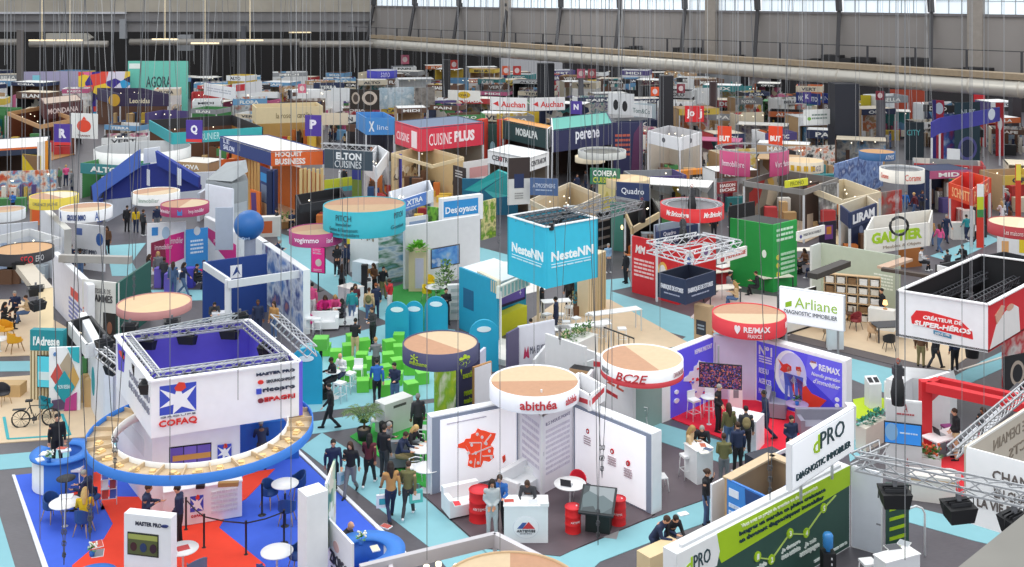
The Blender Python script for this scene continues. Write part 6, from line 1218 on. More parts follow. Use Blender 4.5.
# bicycle
def bicycle(label, p, rz):
    o = thing('bicycle', label, 'bicycle', p, rz)
    for x in (-.52, .52):
        mb = MB(); mb.tube([(x+.31*math.cos(t*math.pi/12), 0, .33+.31*math.sin(t*math.pi/12)) for t in range(25)], .028, 6)
        for k in range(12): mb.beam((x, 0, .33), (x+.3*math.cos(k*math.pi/6), 0, .33+.3*math.sin(k*math.pi/6)), .008)
        mb.build('wheel', '#1d1e22', o)
    MB().tube([(-.52, 0, .33), (-.05, 0, .32), (.4, 0, .78), (-.2, 0, .8), (-.05, 0, .32)], .025).tube([(.4, 0, .82), (.52, 0, .33)], .022).tube([(-.52, 0, .33), (-.2, 0, .78)], .018).tube([(-.15, 0, .5), (-.24, 0, .98)], .018).build('frame', '#2a2c31', o)
    MB().box(-.36, -.12, -.07, .07, .96, 1.02).build('saddle', BLACK, o); MB().tube([(.36, -.28, 1.05), (.38, 0, 1.0), (.36, .28, 1.05)], .018).tube([(.4, 0, .8), (.38, 0, 1.0)], .02).build('handlebar', BLACK, o)
    MB().cyl((-.05, 0), .09, .26, .36, 12).tube([(-.05, -.15, .2), (-.05, .15, .44)], .015).build('pedals', '#3a3b40', o); MB().box(-.8, -.35, -.06, .06, .68, .71).build('luggage_rack', '#3a3b40', o); return o
bicycle('black bicycle standing on the pale wood floor', P(36, 427), .2)
o = MB().beam(P(4, 418)-P(4, 418), P(8, 440)-P(4, 418), .1, .02).build('floor_stripe', '#2fa6b0', None, P(4, 418)+Vector((0, 0, .04))); tag(o, 'teal line on the pale floor left of the bicycle', 'floor marking')
o = MB().beam((0, 0, 0), P(70, 436)-P(8, 440), .1, .02).build('floor_stripe', '#2fa6b0', None, P(8, 440)+Vector((0, 0, .04))); tag(o, 'teal line on the pale floor in front of the bicycle', 'floor marking')
o = MB().beam((0, 0, 0), P(62, 415)-P(70, 436), .1, .02).build('floor_stripe', '#2fa6b0', None, P(70, 436)+Vector((0, 0, .04))); tag(o, 'teal line on the pale floor right of the bicycle', 'floor marking')
# magenta stand
pan('white wall with burgundy and magenta print behind a group of people', (147, 275), (186, 272), 0, 2.9, '#eceef2', [('p', [(.1, .38), (.45, .32), (.5, .85), (.1, .85)], '#8a2a4a', 'graphic'), ('p', [(.45, .28), (.95, .2), (.95, .72), (.5, .85)], '#d42a86', 'graphic'), ('r', .12, .08, .28, .24, '#3a8ad0', 'logo'), ('e', .48, .2, .1, .12, '#a9c4dc', 'logo'), ('t', 'immobilier', .2, .42, .65, .52, '#f0dce6'), ('t', 'immobilier', .6, .3, .92, .42, '#f4e4ee')])
pan('bright blue wall beside the magenta print', (186, 274), (208, 271), 0, 2.5, '#3a94dc', [('lines', .2, .25, .8, .6, 4, '#d4e9f8'), ('e', .5, .05, .15, .1, '#c9d4dc', 'logo')]); pan('white and magenta wall running down to the right under the balloon', (204, 262), (240, 284), 0, 2.7, '#e9ebef', [('p', [(.1, .2), (.9, .25), (.9, .8), (.1, .4)], '#d42a86', 'graphic'), ('t', 'promotion', .3, .35, .7, .45, '#f4e4ee')], th=.3, side='#e4e6ea')
for k, (x, y) in enumerate(((158, 288), (168, 294), (180, 292), (189, 288))): cnt('high_counter', ['violet', 'violet', 'white', 'blue'][k]+' high counter %s' % ['left among the group at the magenta wall', 'second among the group at the magenta wall', 'with papers among the group at the magenta wall', 'before the bright blue wall'][k], 'counter', (x-4, y), (x+4, y), 1.05, .5, ['#6a5ab8', '#6a5ab8', '#e6e8ee', '#4a4ac0'][k])
screen('magenta upright screen on a black stand', P(311, 290), P(325, 291.5), .95, 2.35, mat('#e0308a', emit=.25), [('t', 'SOYEZ', .15, .08, .7, .18, '#f8e4f0'), ('t', 'BIEN CONSEILLE', .15, .22, .75, .28, '#f8e4f0'), ('e', .55, .6, .22, .14, '#f0e9e0', 'graphic'), ('lines', .2, .85, .8, .95, 2, '#f8d4e8')], stand=True)
pan('narrow magenta and yellow banner right of the plum canopy', (345, 262), (352, 261), 0, 2.6, '#2a2f55', [('r', .2, .3, .8, .6, '#d8c82a', 'graphic')])
sofa('white low sofa behind the magenta armchairs', P(325, 329), .1, 1.3, d=.6); sofa('white low sofa facing the people in magenta jackets', P(345, 325), .1, 1.2, d=.6)
for x, y, d, t in ((308, 332, 30, 'magenta and white chair left of the white sofa'), (322, 318, 0, 'magenta armchair behind the white sofa'), (337, 319, 0, 'magenta armchair right of its twin behind the white sofa')): chair_at(x, y, d, t, '#e0308a', kind='shell', legc=WHITE)
for x, y, t in ((310, 334, 'white bar stool before the navy stand corner'), (317, 335, 'white bar stool right of the one by the navy stand corner')): chair_at(x, y, 0, t, kind='stool')
cnt('white_counter', 'white counter with leaflets near the magenta screen', 'counter', (338, 306), (352, 310), 1.0, .8, '#e9eaee', (), '#f0e9e6'); kiosk('white and black kiosk beside the couple below the cyan canopy', P(367, 300), .2)
box_thing('totem', 'black narrow totem with a white side left of the pair in dark coats', 'totem', P(364, 302), 0, .3, .3, 1.9, '#17181c')
# white tapered wall with branches and posters under PITCH
pan('white wall with drawn bare branches below the cyan canopy', (350, 272), (378, 276), 0, 3.2, '#e9eeee', [('p', [(.4+.07*k, .4-.02*(k % 3)), (.43+.07*k, .4-.02*(k % 3)), (.46+.06*k, .12+.05*(k % 2)), (.44+.06*k, .12+.05*(k % 2))], '#8a7a5a', 'branch') for k in range(7)], th=.15); cnt('white_counter', 'pale reception block below the wall with branches', 'counter', (352, 281), (372, 285), 1.1, .7, '#d4dde4')
pan('tall landscape picture wall below the right of the cyan canopy', (379, 284), (406, 281), 0, 3.2, pmat(('#4a86a8', '#8ab4c8', '#3f7a5a', '#d4dce0', '#5a94b8', '#7a8a5a'), .9, kind='NOISE', stretch=(.5, 1, 2)), th=.12)
pan('long grey white wall of the pool stand', (405, 290), (480, 275), 0, 3.4, '#dcdee2', [('r', .33, .42, .72, .75, '#4a4a4c', 'frame'), ('r', .345, .44, .705, .73, pmat(('#d4e0ea', '#3a7ac8', '#6aa4dc', '#b9c4cc'), 1.2, kind='NOISE'), 'picture')], th=.2)
hsign('white sign with the blue Desjoyaux logo above the pool stand', 442, 199, 483, 194, 25, 3.9, '#e9ecf0', [('r', .04, .12, .88, .75, '#2f8fd0', 'logo'), ('t', 'Desjoyaux', .08, .35, .84, .7, '#f0f4f8', dict(bold=.02))], th=.4, cables=False)
pan('picture wall of green trees left of the Desjoyaux sign', (427, 256), (442, 258), 0.6, 3.0, pmat(('#3f8a2a', '#7ab83a', '#26551f', '#a4c85a'), 1.5, kind='NOISE'), th=.1); pan('picture wall of bright leaves right of the Desjoyaux sign', (482, 250), (496, 246), 0.6, 3.0, pmat(('#a4c83a', '#5a8a2a', '#e4d89a', '#3a5a2a'), 1.8, kind='NOISE'), th=.1)
booth('pool_stand', 'white stand with blue XTRA fascia and pool pictures', (392, 203), (390, 192), (432, 190), 3.2, .8, '#e4e9f2', tR=[('r', 0, 0, .85, 1, '#5a84d0', 'graphic'), ('t', 'XTRA', .35, .2, .75, .6, '#f0f4fa', dict(bold=.02)), ('lines', .1, .7, .7, .9, 1, '#c4d4ec')], wallc=pmat(('#dfe4ec', '#7a94c0', '#c4ccd8', '#4a5a7a'), 1.2, kind='NOISE'))
pan('white wall with a small blue car picture', (406, 262), (428, 258), 0, 2.6, '#dfe3e6', [('r', .15, .1, .9, .5, '#8aa0c0', 'picture')])
mt = thing('moss_totem', 'wooden totem topped with green moss beside the green carpet', 'totem', P(418, 292)); MB().box(-.5, .5, 0, .5, 0, 2.3).build('body', '#d9c8a4', mt); MB().box(-.15, .3, -.03, 0, .2, 1.8).build('print', '#c9c4dc', mt); leafy(150, .65, .5, z0=2.2, ls=.25).build('moss', ['#5aa02a', '#7ac43a'], mt)
table_at(436, 301, 'white table among yellow chairs beside the tree', .55, .75); chair_at(427, 301, 60, 'yellow chair left of the white table by the tree', '#e3c51f', kind='shell', legc=STEEL); chair_at(430, 291, 20, 'yellow chair behind the white table by the tree', '#e3c51f', kind='shell', legc=STEEL)
tr = place('tree', potted('tree', .75, 2.2, '#6a4a3a', '#3f6a34', '#8aa46a', .35, .25, 260, .22), P(446, 302), 0, 'airy potted tree beside the white table', 'plant'); tr = place('tree2', potted('tree2', .5, 1.0, '#2a2a2c', '#2f5a2a', '#5a8a4a', .35, .25, 200, .2, seed=4), P(432, 322), 0, 'dark leafy plant at the rounded end of the green carpet', 'plant')
box_thing('lattice_totem', 'white lattice stand right of the man near the green carpet', 'stand', P(455, 320), .2, .7, .3, 1.7, '#e4e6e6', [('r', .2, .1+.2*k, .8, .2+.2*k, '#b9c4c4', 'opening') for k in range(4)])
# HOODEF pavilion
z5 = 5.0; NVY = '#263a78'; ORG = '#e2672a'
hb = booth('orange_pavilion', 'tall pavilion with a navy fascia at left and an orange one reading HOQUET BUSINESS', (271, 151), (220, 136), (323, 149.5), z5, 1.05, ORG, NVY, [('t', 'HOQUET', .08, .08, .6, .45, '#f6ece6', dict(bold=.04)), ('t', 'BUSINESS', .08, .52, .66, .92, '#f6ece6', dict(bold=.04))], [('t', 'LE', .08, .1, .2, .4, '#e4e9f6'), ('t', 'SALON', .08, .5, .3, .85, '#e4e9f6')], wallc=ORG, wallc2='#d87a3a', roof='#e6e3de', floor='#d4b896', inner=NVY, wh=3.2)
pan('navy wall panel with a blue picture below the pavilion corner', (260, 222), (273, 229), 0, 3.9, '#20346a', [('r', .05, .1, .9, .25, '#2f8ac8', 'graphic'), ('r', .1, .3, .85, .6, '#6a7a94', 'picture'), ('r', .1, .62, .85, .95, '#c8a880', 'graphic')]); pan('narrow navy corner pillar of the orange pavilion', (272, 229), (278, 226), 0, 3.9, '#1f2c52', th=.4)
for k in range(6): o = MB().box(-.09, .09, -.09, .09, 0, 3.9).build('wooden_post', '#dfc38a', None, P(301+4.2*k, 226-1.2*(k % 2))); tag(o, 'slim pale wooden post under the orange fascia', 'post', 'posts under the orange fascia')
for k in range(5): o = MB().box(-.09, .09, -.09, .09, 0, 3.9).build('wooden_post', '#d4a868', None, P(246+3.2*k, 208+2.5*k)); tag(o, 'slim wooden post under the navy fascia', 'post', 'posts under the navy fascia')
pan('orange and purple banner below the navy fascia', (250, 222), (260, 226), 0, 2.3, '#e2742a', [('p', [(.1, .1), (.6, .05), (.7, .9), (.2, .9)], '#5a3a7a', 'graphic')]); planter('green plants at the foot of the orange pavilion', (275, 230), (292, 228), .4, '#b98a58', ('#3f7a34', '#6a9a4a'), 33, n=160, fh=.8)
box_thing('reception_desk', 'white desk with an orange square at the pavilion corner', 'desk', P(270, 237), .2, 1.4, .6, 1.3, '#ece8e2', [('r', .1, .2, .6, .8, '#d86a3a', 'logo')]); table_at(291, 230, 'small round table at the front of the orange pavilion', .4, .75, '#c9a880')
hsign('hanging slate sign reading ELTON CUISINES with two light glows', 324.5, 149, 372, 152, 19, 5.2, '#41505c', [('t', 'ELTON', .25, .12, .78, .5, '#f0f2f4', dict(bold=.04)), ('t', 'CUISINES', .22, .55, .78, .92, '#dfe3e6')])
truss(P(322, 146, 5.3), P(376, 149, 5.3), 'truss above the slate ELTON CUISINES sign', .4, color='#c9cbce'); booth('white_stand', 'white open stand right of the slate sign', (376, 168), (365, 160), (388, 152), 3.4, 1.0, '#e6e9ec')
booth('black_booth', 'black booth with cyan and magenta wall panels', (300, 205), (296, 195), (346, 197), 3.0, .5, '#26272c', inner='#1d1e22', wallc='#2a2b30', posts=False); pan('cyan and magenta panel inside the black booth', (302, 234), (326, 233), .3, 2.4, '#2a94cc', [('r', 0, .6, 1, 1, '#d8388a', 'graphic'), ('lines', .2, .25, .8, .4, 2, '#d4e9f8')])
pan('green and blue striped low wall behind two standing people', (322, 200), (352, 196), 0, 1.5, '#c9d43a', [('r', 0, .45, 1, .7, '#5ac0cc', 'stripe'), ('r', 0, .7, 1, 1, '#8a8f98', 'stripe')]); pan('small green blue poster at the right of the striped low wall', (352, 204), (361, 205), .2, 2.6, '#7a9a4a', [('r', 0, 0, 1, .3, '#3a4a9a', 'graphic')])
# centre back stands
booth('red_box_stand', 'red fascia box reading CUISINE PLUS over a kitchen stand', (419, 128), (395, 121), (483, 122), 5.2, 1.9, '#d8384e', '#dc4a5c', [('t', 'CUISINE', .15, .3, .5, .8, '#f8e9ec'), ('t', 'PLUS', .54, .28, .86, .75, '#f8e9ec', dict(bold=.05))], [('t', 'CUISINE', .08, .4, .6, .75, '#f8e9ec'), ('r', .7, .2, .92, .9, '#f8e9ec', 'logo')], wallc='#b9b4ac', posts=True, inner='#3f4a60', roof='#6a7a94', floor='#c9b08f')
pan('picture wall of a man in blue under the red fascia', (438, 172), (463, 170), 1.0, 3.0, pmat(('#8ab4cc', '#3a4a6a', '#c4d4dc', '#5a7a94'), .7, kind='NOISE')); pan('tall red tower wall right of the red fascia', (483, 178), (488, 176), 0, 5.0, '#d0402c', th=.6); pan('green black panel with a hanger logo between red towers', (488, 177), (497, 177), 0, 4.6, '#25443f', [('e', .5, .45, .3, .12, '#8ab4c0', 'logo'), ('r', .3, .55, .7, .8, '#1a2a2a', 'graphic')]); pan('second tall red tower wall beside the hanger logo', (497, 177), (504, 178), 0, 5.0, '#c83a2a', th=.6)
booth('green_fascia_stand', 'dark green fascia stand reading MOBALPA with a white corner pillar', (548, 129), (503, 120), (552, 126), 5.0, 1.6, '#e9ebee', '#28474a', (), [('t', 'MOBALPA', .3, .25, .78, .65, '#e4ecec', dict(bold=.03))], wallc='#3a3a3c', inner='#e0a84a', roof='#d8964a'); booth('navy_fascia_stand', 'navy fascia stand reading perene with a teal and orange roof', (552, 130), (551, 118), (612, 123), 5.0, 1.8, '#2c2f55', '#e6e8ea', [('t', 'perene', .38, .2, .78, .75, '#e6e8f0', dict(bold=.02))], wallc='#4a3a34', roof='#4aa89a', inner='#2c2f55')
pan('navy wall with orange lines right of the perene fascia', (612, 182), (643, 181), 0, 5.0, '#2a2c52', [('lines', .1, .2, .6, .6, 5, '#b85a4a'), ('p', [(.7, .2), (.95, .0), (.95, .9), (.6, .9)], '#5a2f55', 'graphic')])
booth('wood_stand', 'pale wood walled stand with framed pictures and seated people', (432, 165), (392, 153), (463, 157), 3.4, .25, '#dcc8a0', wallc='#d9c59c', wallc2='#d4bc8e', bL=[('r', .05+.19*k, .3, .2+.19*k, .62, pmat(('#e4d9c4', '#8a6a4a', '#c9b08a', '#5a4a3a'), 2), 'picture') for k in range(5)], posts=False, floor='#cdb48f'); pan('blue violet poster at the left end of the pale wood stand', (392, 192), (401, 195), .4, 3.2, '#4a4ab8', [('e', .5, .65, .3, .18, '#c4c4ec', 'graphic')])
booth('white_fascia_stand', 'white fascia stand reading CENTRAKOR', (529, 158), (489, 150), (548, 152), 4.6, .95, '#e9eaec', tR=[('t', 'CENTRAKOR', .1, .3, .9, .7, '#4a4a50', dict(bold=.02))], tL=[('t', 'CENTRAKOR', .08, .3, .85, .7, '#4a4a50', dict(bold=.02)), ('e', .3, .5, .04, .2, '#d8323c', 'logo')], roof='#e0e2e2', wallc='#8a7a6a')
tz = thing('teal_roof', 'teal sloping canopy roof with small white lettering', 'roof', P(490, 215)); poly3('left_slope', [(464, 190, 2.6), (497, 170, 4.2), (507, 174, 4.0), (478, 192, 2.6)], '#1f9a9a', tz); poly3('right_slope', [(484, 190, 2.8), (507, 174, 4.0), (510, 196, 2.6), (494, 198, 2.4)], '#1a8a8c', tz); MB().box(-2, 2, 0, .2, 0, 2.6).build('wall_panel', '#1f6a8a', tz)
pan('black stand front with small print left of the teal roof', (453, 205), (465, 209), 0, 3.0, '#3a3436', [('lines', .2, .1, .8, .3, 3, '#d4d4d4')]); pan('white wall with a red blur behind the teal roof', (464, 205), (500, 198), 0, 3.2, '#e6e4e4', [('r', .15, .15, .7, .4, '#d8a0a0', 'graphic')])
hsign('vertical banner with a dark top picture and a navy square', 508, 158, 530, 157, 47, 5.6, '#d4d4d2', [('r', 0, 0, 1, .45, '#3a2e2c', 'picture'), ('r', .28, .35, .72, .65, '#26355e', 'logo'), ('lines', .3, .75, .7, .9, 3, '#9a9a98')], name='vertical_banner', cat='banner')
hsign('steel blue hanging sign right of the vertical banner', 530, 178, 558, 179, 17, 4.4, '#4a6490', [('t', 'ATMOSPHERE', .1, .3, .9, .55, '#d4dcea'), ('lines', .2, .65, .8, .8, 1, '#a9b8d0')]); hsign('hanging green sign reading COMERA CUISINES', 590, 168, 620, 169, 16, 4.6, '#2f7a5a', [('t', 'COMERA', .1, .12, .9, .48, '#eef4f0', dict(bold=.03)), ('t', 'CUISINES', .1, .55, .9, .9, '#cdd84a', dict(bold=.03))]); hsign('hanging navy sign reading Quadro', 616.5, 182, 649, 184, 17, 4.5, '#2d3c66', [('t', 'Quadro', .15, .3, .85, .72, '#e4e8f0', dict(bold=.01))])
pan('yellow cream poster below the green COMERA sign', (598, 212), (616, 212), 0, 2.2, '#e9dc9a', [('p', [(.1, .9), (.5, .3), (.9, .9)], '#d4c468', 'graphic')]); booth('kitchen_stand', 'low kitchen stand with cream walls behind the Quadro sign', (560, 215), (530, 200), (600, 195), 2.6, .3, '#d4c8b0', wallc='#c9b898', floor='#cdb48f')
cnt('orange_counter', 'orange stand front with a black sign reading BOIS', 'stand front', (672, 196), (713, 192), 1.9, .6, '#e08a2a', [('r', .42, .2, .8, .85, '#26221f', 'sign'), ('t', 'BOIS', .5, .3, .72, .5, '#f4f0ea', dict(bold=.03)), ('t', 'NATURE', .48, .58, .75, .75, '#f4f0ea'), ('lines', .05, .3, .35, .8, 3, '#b86a24')]); booth('white_box_stand', 'white box fascia with dotted faces in front of the dark column', (680, 138), (648, 131), (701, 132), 4.6, 1.0, '#eceef2', tR=[('e', .5, .45, .05, .2, '#5a5a62', 'logo')], tL=[('e', .5, .45, .05, .2, '#5a5a62', 'logo')], wallc='#c9c0b4', inner='#c4c4c8'); hsign('small dark red sign with white letters right of the orange front', 718, 183, 737, 181, 11, 4.0, '#8a2a2c', [('t', 'MAISON', .1, .15, .9, .45, '#f0e4e0', dict(bold=.02)), ('t', 'BOIS', .1, .55, .9, .85, '#f0e4e0', dict(bold=.02))], cables=False)
booth('dark_shelf_stand', 'black framed shop front with shelves right of the cyan cube', (632, 228), (625, 212), (660, 212), 3.2, .35, '#c8b48c', '#a9946c', wallc='#1d1c1f', inner='#26241f', floor='#5a5450'); pan('teal green wall with a warm lamp beside the black shop front', (610, 250), (625, 252), 0, 3.0, '#4a8a7c', [('e', .8, .5, .08, .05, mat('#ffe0a0', emit=2), 'lamp')]); pan('black shelf wall beside the cyan cube', (597, 262), (611, 258), 0, 2.9, '#1f1f22', [('r', .1, .15+.18*k, .9, .2+.18*k, '#8a8078', 'shelf') for k in range(4)])
booth('navy_sign_stand', 'navy sign reading Quadro Store over a pale blue booth', (657, 232), (655, 225), (698, 224), 3.6, .8, '#26365e', tR=[('t', 'Quadro', .15, .1, .45, .4, '#e0e4ee'), ('t', 'STORE CUISINES BAINS', .15, .55, .95, .85, '#e0e4ee')], wallc='#8fa4b8', inner='#a9b8c8')
# red stand with navy hanging box
rd = thing('red_stand', 'tall red walled stand with round white pictures', 'exhibition stand', P(677, 305)); RED = mat('#d0222c', .55)
wall(P(632, 292), P(678, 305), 0, 3.0, RED, rd, th=.15, items=[('t', 'MM', .08, .14, .3, .28, '#f6eeee', dict(bold=.03, shear=.2)), ('lines', .05, .38, .5, .72, 5, '#eec9c9'), ('e', .68, .5, .1, .17, '#e9b85a', 'logo'), ('e', .68, .5, .07, .12, '#ece8e4', 'logo')]); wall(P(678, 305), P(716, 291), 0, 3.0, RED, rd, th=.15, items=[('e', .28, .3, .13, .14, '#dfe3e8', 'logo'), ('e', .72, .22, .13, .14, '#dfe3e8', 'logo'), ('e', .28, .3, .06, .08, '#4a5a9a', 'logo'), ('e', .72, .22, .06, .08, '#7a5a8a', 'logo')])
C6, L6, R6 = P(685.5, 280, 3.3), P(659, 273, 3.3), P(715, 271, 3.3); tt_ = [('t', 'FABRIQUE DE STORES', .08, .38, .92, .6, '#e4e6ee', dict(bold=.03)), ('lines', .2, .7, .8, .8, 1, '#a9aec4')]
for q in (C6, L6, R6): q.y -= 0
hbx = boxsign('navy_box_sign', 'navy hanging box reading FABRIQUE DE STORES before the red stand', 'sign', C6, L6, R6, 3.3, 2.2, '#2b3856', tt_, tt_, inner='#1c2438')
def square_truss(label, pts, z, w=.3, color='#d4d6da'):
    c = sum((P(x, y, z) for x, y in pts), Vector())/len(pts); mb = MB()
    for a, b in zip(pts, pts[1:]+pts[:1]): truss_mb(P(*a, z)-c, P(*b, z)-c, w, mb=mb)
    return tag(mb.build('lighting_truss', color, None, c), label, 'truss')
hang([P(570, 212, 4.6), P(598, 216, 4.6), P(640, 205, 4.6), P(612, 200, 4.6)], 'the grey truss beside the cube')
square_truss('white square truss hanging over the tall red stand', [(650, 247), (690, 258), (738, 246), (700, 238)], 4.4, .45); square_truss('grey square truss beside the hanging cyan cube', [(570, 212), (598, 216), (640, 205), (612, 200)], 4.6, .35, '#8a8c90')
hang([P(650, 247, 4.6), P(690, 258, 4.6), P(738, 246, 4.6), P(700, 238, 4.6)], 'the white truss over the red stand')
# green booth
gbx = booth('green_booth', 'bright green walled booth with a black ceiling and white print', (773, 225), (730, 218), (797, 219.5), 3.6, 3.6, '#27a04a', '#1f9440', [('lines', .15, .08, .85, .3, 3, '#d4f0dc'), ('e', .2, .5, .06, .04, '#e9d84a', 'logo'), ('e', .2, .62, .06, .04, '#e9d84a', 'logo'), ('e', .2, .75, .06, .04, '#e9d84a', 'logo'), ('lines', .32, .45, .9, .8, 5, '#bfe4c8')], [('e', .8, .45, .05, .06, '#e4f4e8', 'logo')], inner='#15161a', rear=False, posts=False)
wall(P(730, 268.5), P(755, 262), 0, 3.6, '#15161a', gbx, 'rear_panel', .1); MB().slab([tuple((P(x, y, 3.55)-gbx.location)[:2]) for x, y in ((731, 219), (773, 225), (796, 220), (757, 214))], 3.45, 3.5).build('dark_ceiling', '#1a1a1c', gbx)
screen('blue screen held on the green booth wall', P(745, 276), P(763, 280), 1.9, 2.6, mat('#7ab4dc', emit=.3)); hsign('white beam sign with red lettering before the green booth', 719, 254, 747, 246, 10, 3.3, '#eceae6', [('e', .12, .6, .07, .3, '#c8323c', 'logo'), ('t', 'MENUISERIE', .25, .3, .95, .7, '#c86a64', dict(shear=.1))], cables=False)
# meeting tables
for k, (x, y, d) in enumerate(((722, 302, .3), (741, 275, .2), (775, 290, .25), (808, 262, .1), (715, 285, .4))): place(('mt', 0), rect_table('#e9e2d4', 1.8, .8, .78, '#3f4146'), P(x, y), d, ['meeting table nearest the red canopy', 'meeting table before the green booth', 'meeting table left of the Arliane sign', 'meeting table behind the Arliane sign', 'meeting table beside the tall red stand'][k], 'table')
cnt('red_desk', 'white topped red desk before the green booth', 'desk', (722, 285), (744, 280), .9, .5, '#c8323c', (), '#efe9e6'); cnt('display_cabinet', 'wooden information stand with a small screen beside the aisle', 'information stand', (694, 346), (709, 350), 1.9, .4, '#c9ab84', [('r', .15, .35, .8, .7, '#3a3f48', 'screen'), ('lines', .25, .45, .7, .6, 2, '#a9b8c4')])
# kitchen and furniture stands right of centre
booth('grey_frame_stand', 'grey framed showroom stand with glass walls and posters', (804, 190), (744, 181), (838, 178), 3.4, .35, '#8d8a88', wallc=pmat(('#8a8478', '#4a4440', '#c9bda8', '#a02a2a', '#d8b45a'), .7), wallc2='#6a625c', floor='#b9a68f', inner='#6b6866')
pan('brown wall with a pale poster at the showroom corner', (804, 236), (819, 232), 0, 3.4, '#4a3a34', [('r', .2, .6, .6, .9, '#c9b8a4', 'poster'), ('r', .2, .05, .8, .18, '#a86a5a', 'poster')]); pan('grey photograph wall showing a dial right of the brown wall', (820, 236), (837, 232), .2, 3.3, pmat(('#b9bab8', '#5a5c5e', '#8a8c8e', '#e0e0de'), 1.5, kind='NOISE')); pan('black and purple poster under the dial photograph wall', (820, 248), (836, 246), 0, 1.6, '#2a2438', [('r', .3, .15, .8, .7, '#7a4a9a', 'picture'), ('r', .4, .2, .7, .5, '#d88a3a', 'picture')])
hsign('yellow hanging sign above the showroom', 786, 181, 808, 178, 7, 4.2, '#dcdc3a', [('t', 'PROMO', .2, .2, .8, .8, '#8a8a2a')], cables=False); hsign('slanted white sign with small grey text right of the green booth', 798, 232, 825, 225, 9, 3.4, '#e9e7e4', [('t', 'MAISON DE FAMILLE', .2, .35, .85, .65, '#8a8a8e'), ('e', .1, .6, .04, .2, '#4a4a8a', 'logo')], cables=False)
pan('blue photograph wall of figures beyond the showroom', (836, 214), (883, 196), .8, 3.6, pmat(('#dfe9f4', '#4a6aa8', '#8aa4d0', '#2f4a86', '#c9d4e8'), .9, kind='NOISE'), th=.15); booth('navy_sofa_stand', 'navy corner stand reading LIRAM with cream walls', (850, 213), (840, 205), (877, 203), 3.4, .9, '#27345a', tR=[('t', 'LIRAM', .1, .2, .9, .8, '#f0f0f4', dict(bold=.04))], wallc='#d8d0c4', wallc2='#27345a', inner='#d8cdb8')
pan('navy wall with a small round mark below LIRAM', (851, 262), (876, 258), 0, 2.6, '#263258', [('e', .4, .3, .08, .1, '#8a94b4', 'logo')]); booth('cream_stand', 'long cream topped wall stand beyond the navy corner stand', (843, 200), (808, 186), (880, 192), 3.0, .4, '#e0d2b4', wallc='#d9ccb0', floor='#cbb793'); pan('photograph wall of red and white furniture', (877, 232), (902, 228), 0, 2.6, pmat(('#e4e0dc', '#b8423c', '#8a8580', '#d4ccc4'), .8, kind='NOISE'))
Cg, Lg_, Rg = P(865, 230.5, 3.7), P(872, 217, 3.7), P(928, 222.5, 3.7)
gs = boxsign('white_box_sign', 'white box sign reading GAUTIER in lime green letters', 'sign', Cg, Lg_, Rg, 3.7, 2.45, '#eeece6', (), [('t', 'GAUTIER', .1, .15, .9, .62, '#a9cf2a', dict(bold=.05)), ('t', 'Meubles & Objets', .28, .74, .88, .9, '#a89a8c')], walls=4, inner='#e4e0d8')
cnt('oak_counter', 'orange brown wooden counter below the lime lettered box', 'counter', (905, 268), (922, 266), 1.1, .6, '#b9743a')
booth('red_stand_far', 'red stand with orange lettering and a tall slanted red wall', (972, 190), (950, 183), (990, 178), 3.6, 1.0, '#d84a2c', tR=[('t', 'PROMO', .1, .2, .9, .8, '#f4c08a')], tL=[('t', 'SCHMITT', .1, .2, .9, .8, '#f4c08a')], wallc='#c83028'); COL.objects[-1]
pan('tall red wall at the right end of the red orange lettered stand', (960, 228), (974, 230), 0, 3.8, '#d22a24'); pan('flag banner with yellow green stripes and a red foot', (977, 248), (984, 248), 0, 4.0, '#d83a2a', [('r', 0, 0, 1, .2, '#f0f0ee', 'stripe'), ('r', 0, .2, 1, .4, '#c4cf2a', 'stripe'), ('r', 0, .4, 1, .52, '#3f8a4a', 'stripe')], name='flag_banner', cat='flag')
pan('slim flag banner in red and yellow near the right edge', (1016, 218), (1021, 218), 0, 3.8, '#d8402a', [('r', 0, 0, 1, .3, '#e9d84a', 'stripe')], name='flag_banner', cat='flag'); booth('grey_shed_stand', 'grey white roofless stand with a dark inside at the right edge', (982, 276), (937, 265), (1050, 262), 3.0, .3, '#dddfe2', inner='#2a2b30', wallc='#2c2d33', posts=False)
C7, L7, R7 = P(1010, 285, 3.2), P(966, 258, 3.2), P(1060, 262, 3.2)
cnt('white_stall', 'white stall with an orange and yellow poster below the red band canopy', 'stall', (1000, 270), (1035, 272), 2.1, .8, '#e9e9ea', [('r', .05, .2, .25, .6, '#e0a86a', 'poster'), ('r', .55, .1, .9, .5, '#e3c92a', 'poster')])
pan('pale pink and red poster stand at the right edge', (1004, 388), (1030, 378), 0, 2.3, pmat(('#e4d4c8', '#d8323c', '#f0e9e4', '#a02a30'), .9, kind='NOISE')); pan('black round logo wall at the right edge', (1005, 404), (1040, 396), .4, 1.8, '#26262a', [('e', .35, .5, .2, .35, '#b9aa9c', 'logo'), ('e', .35, .5, .14, .25, '#26262a', 'logo')])
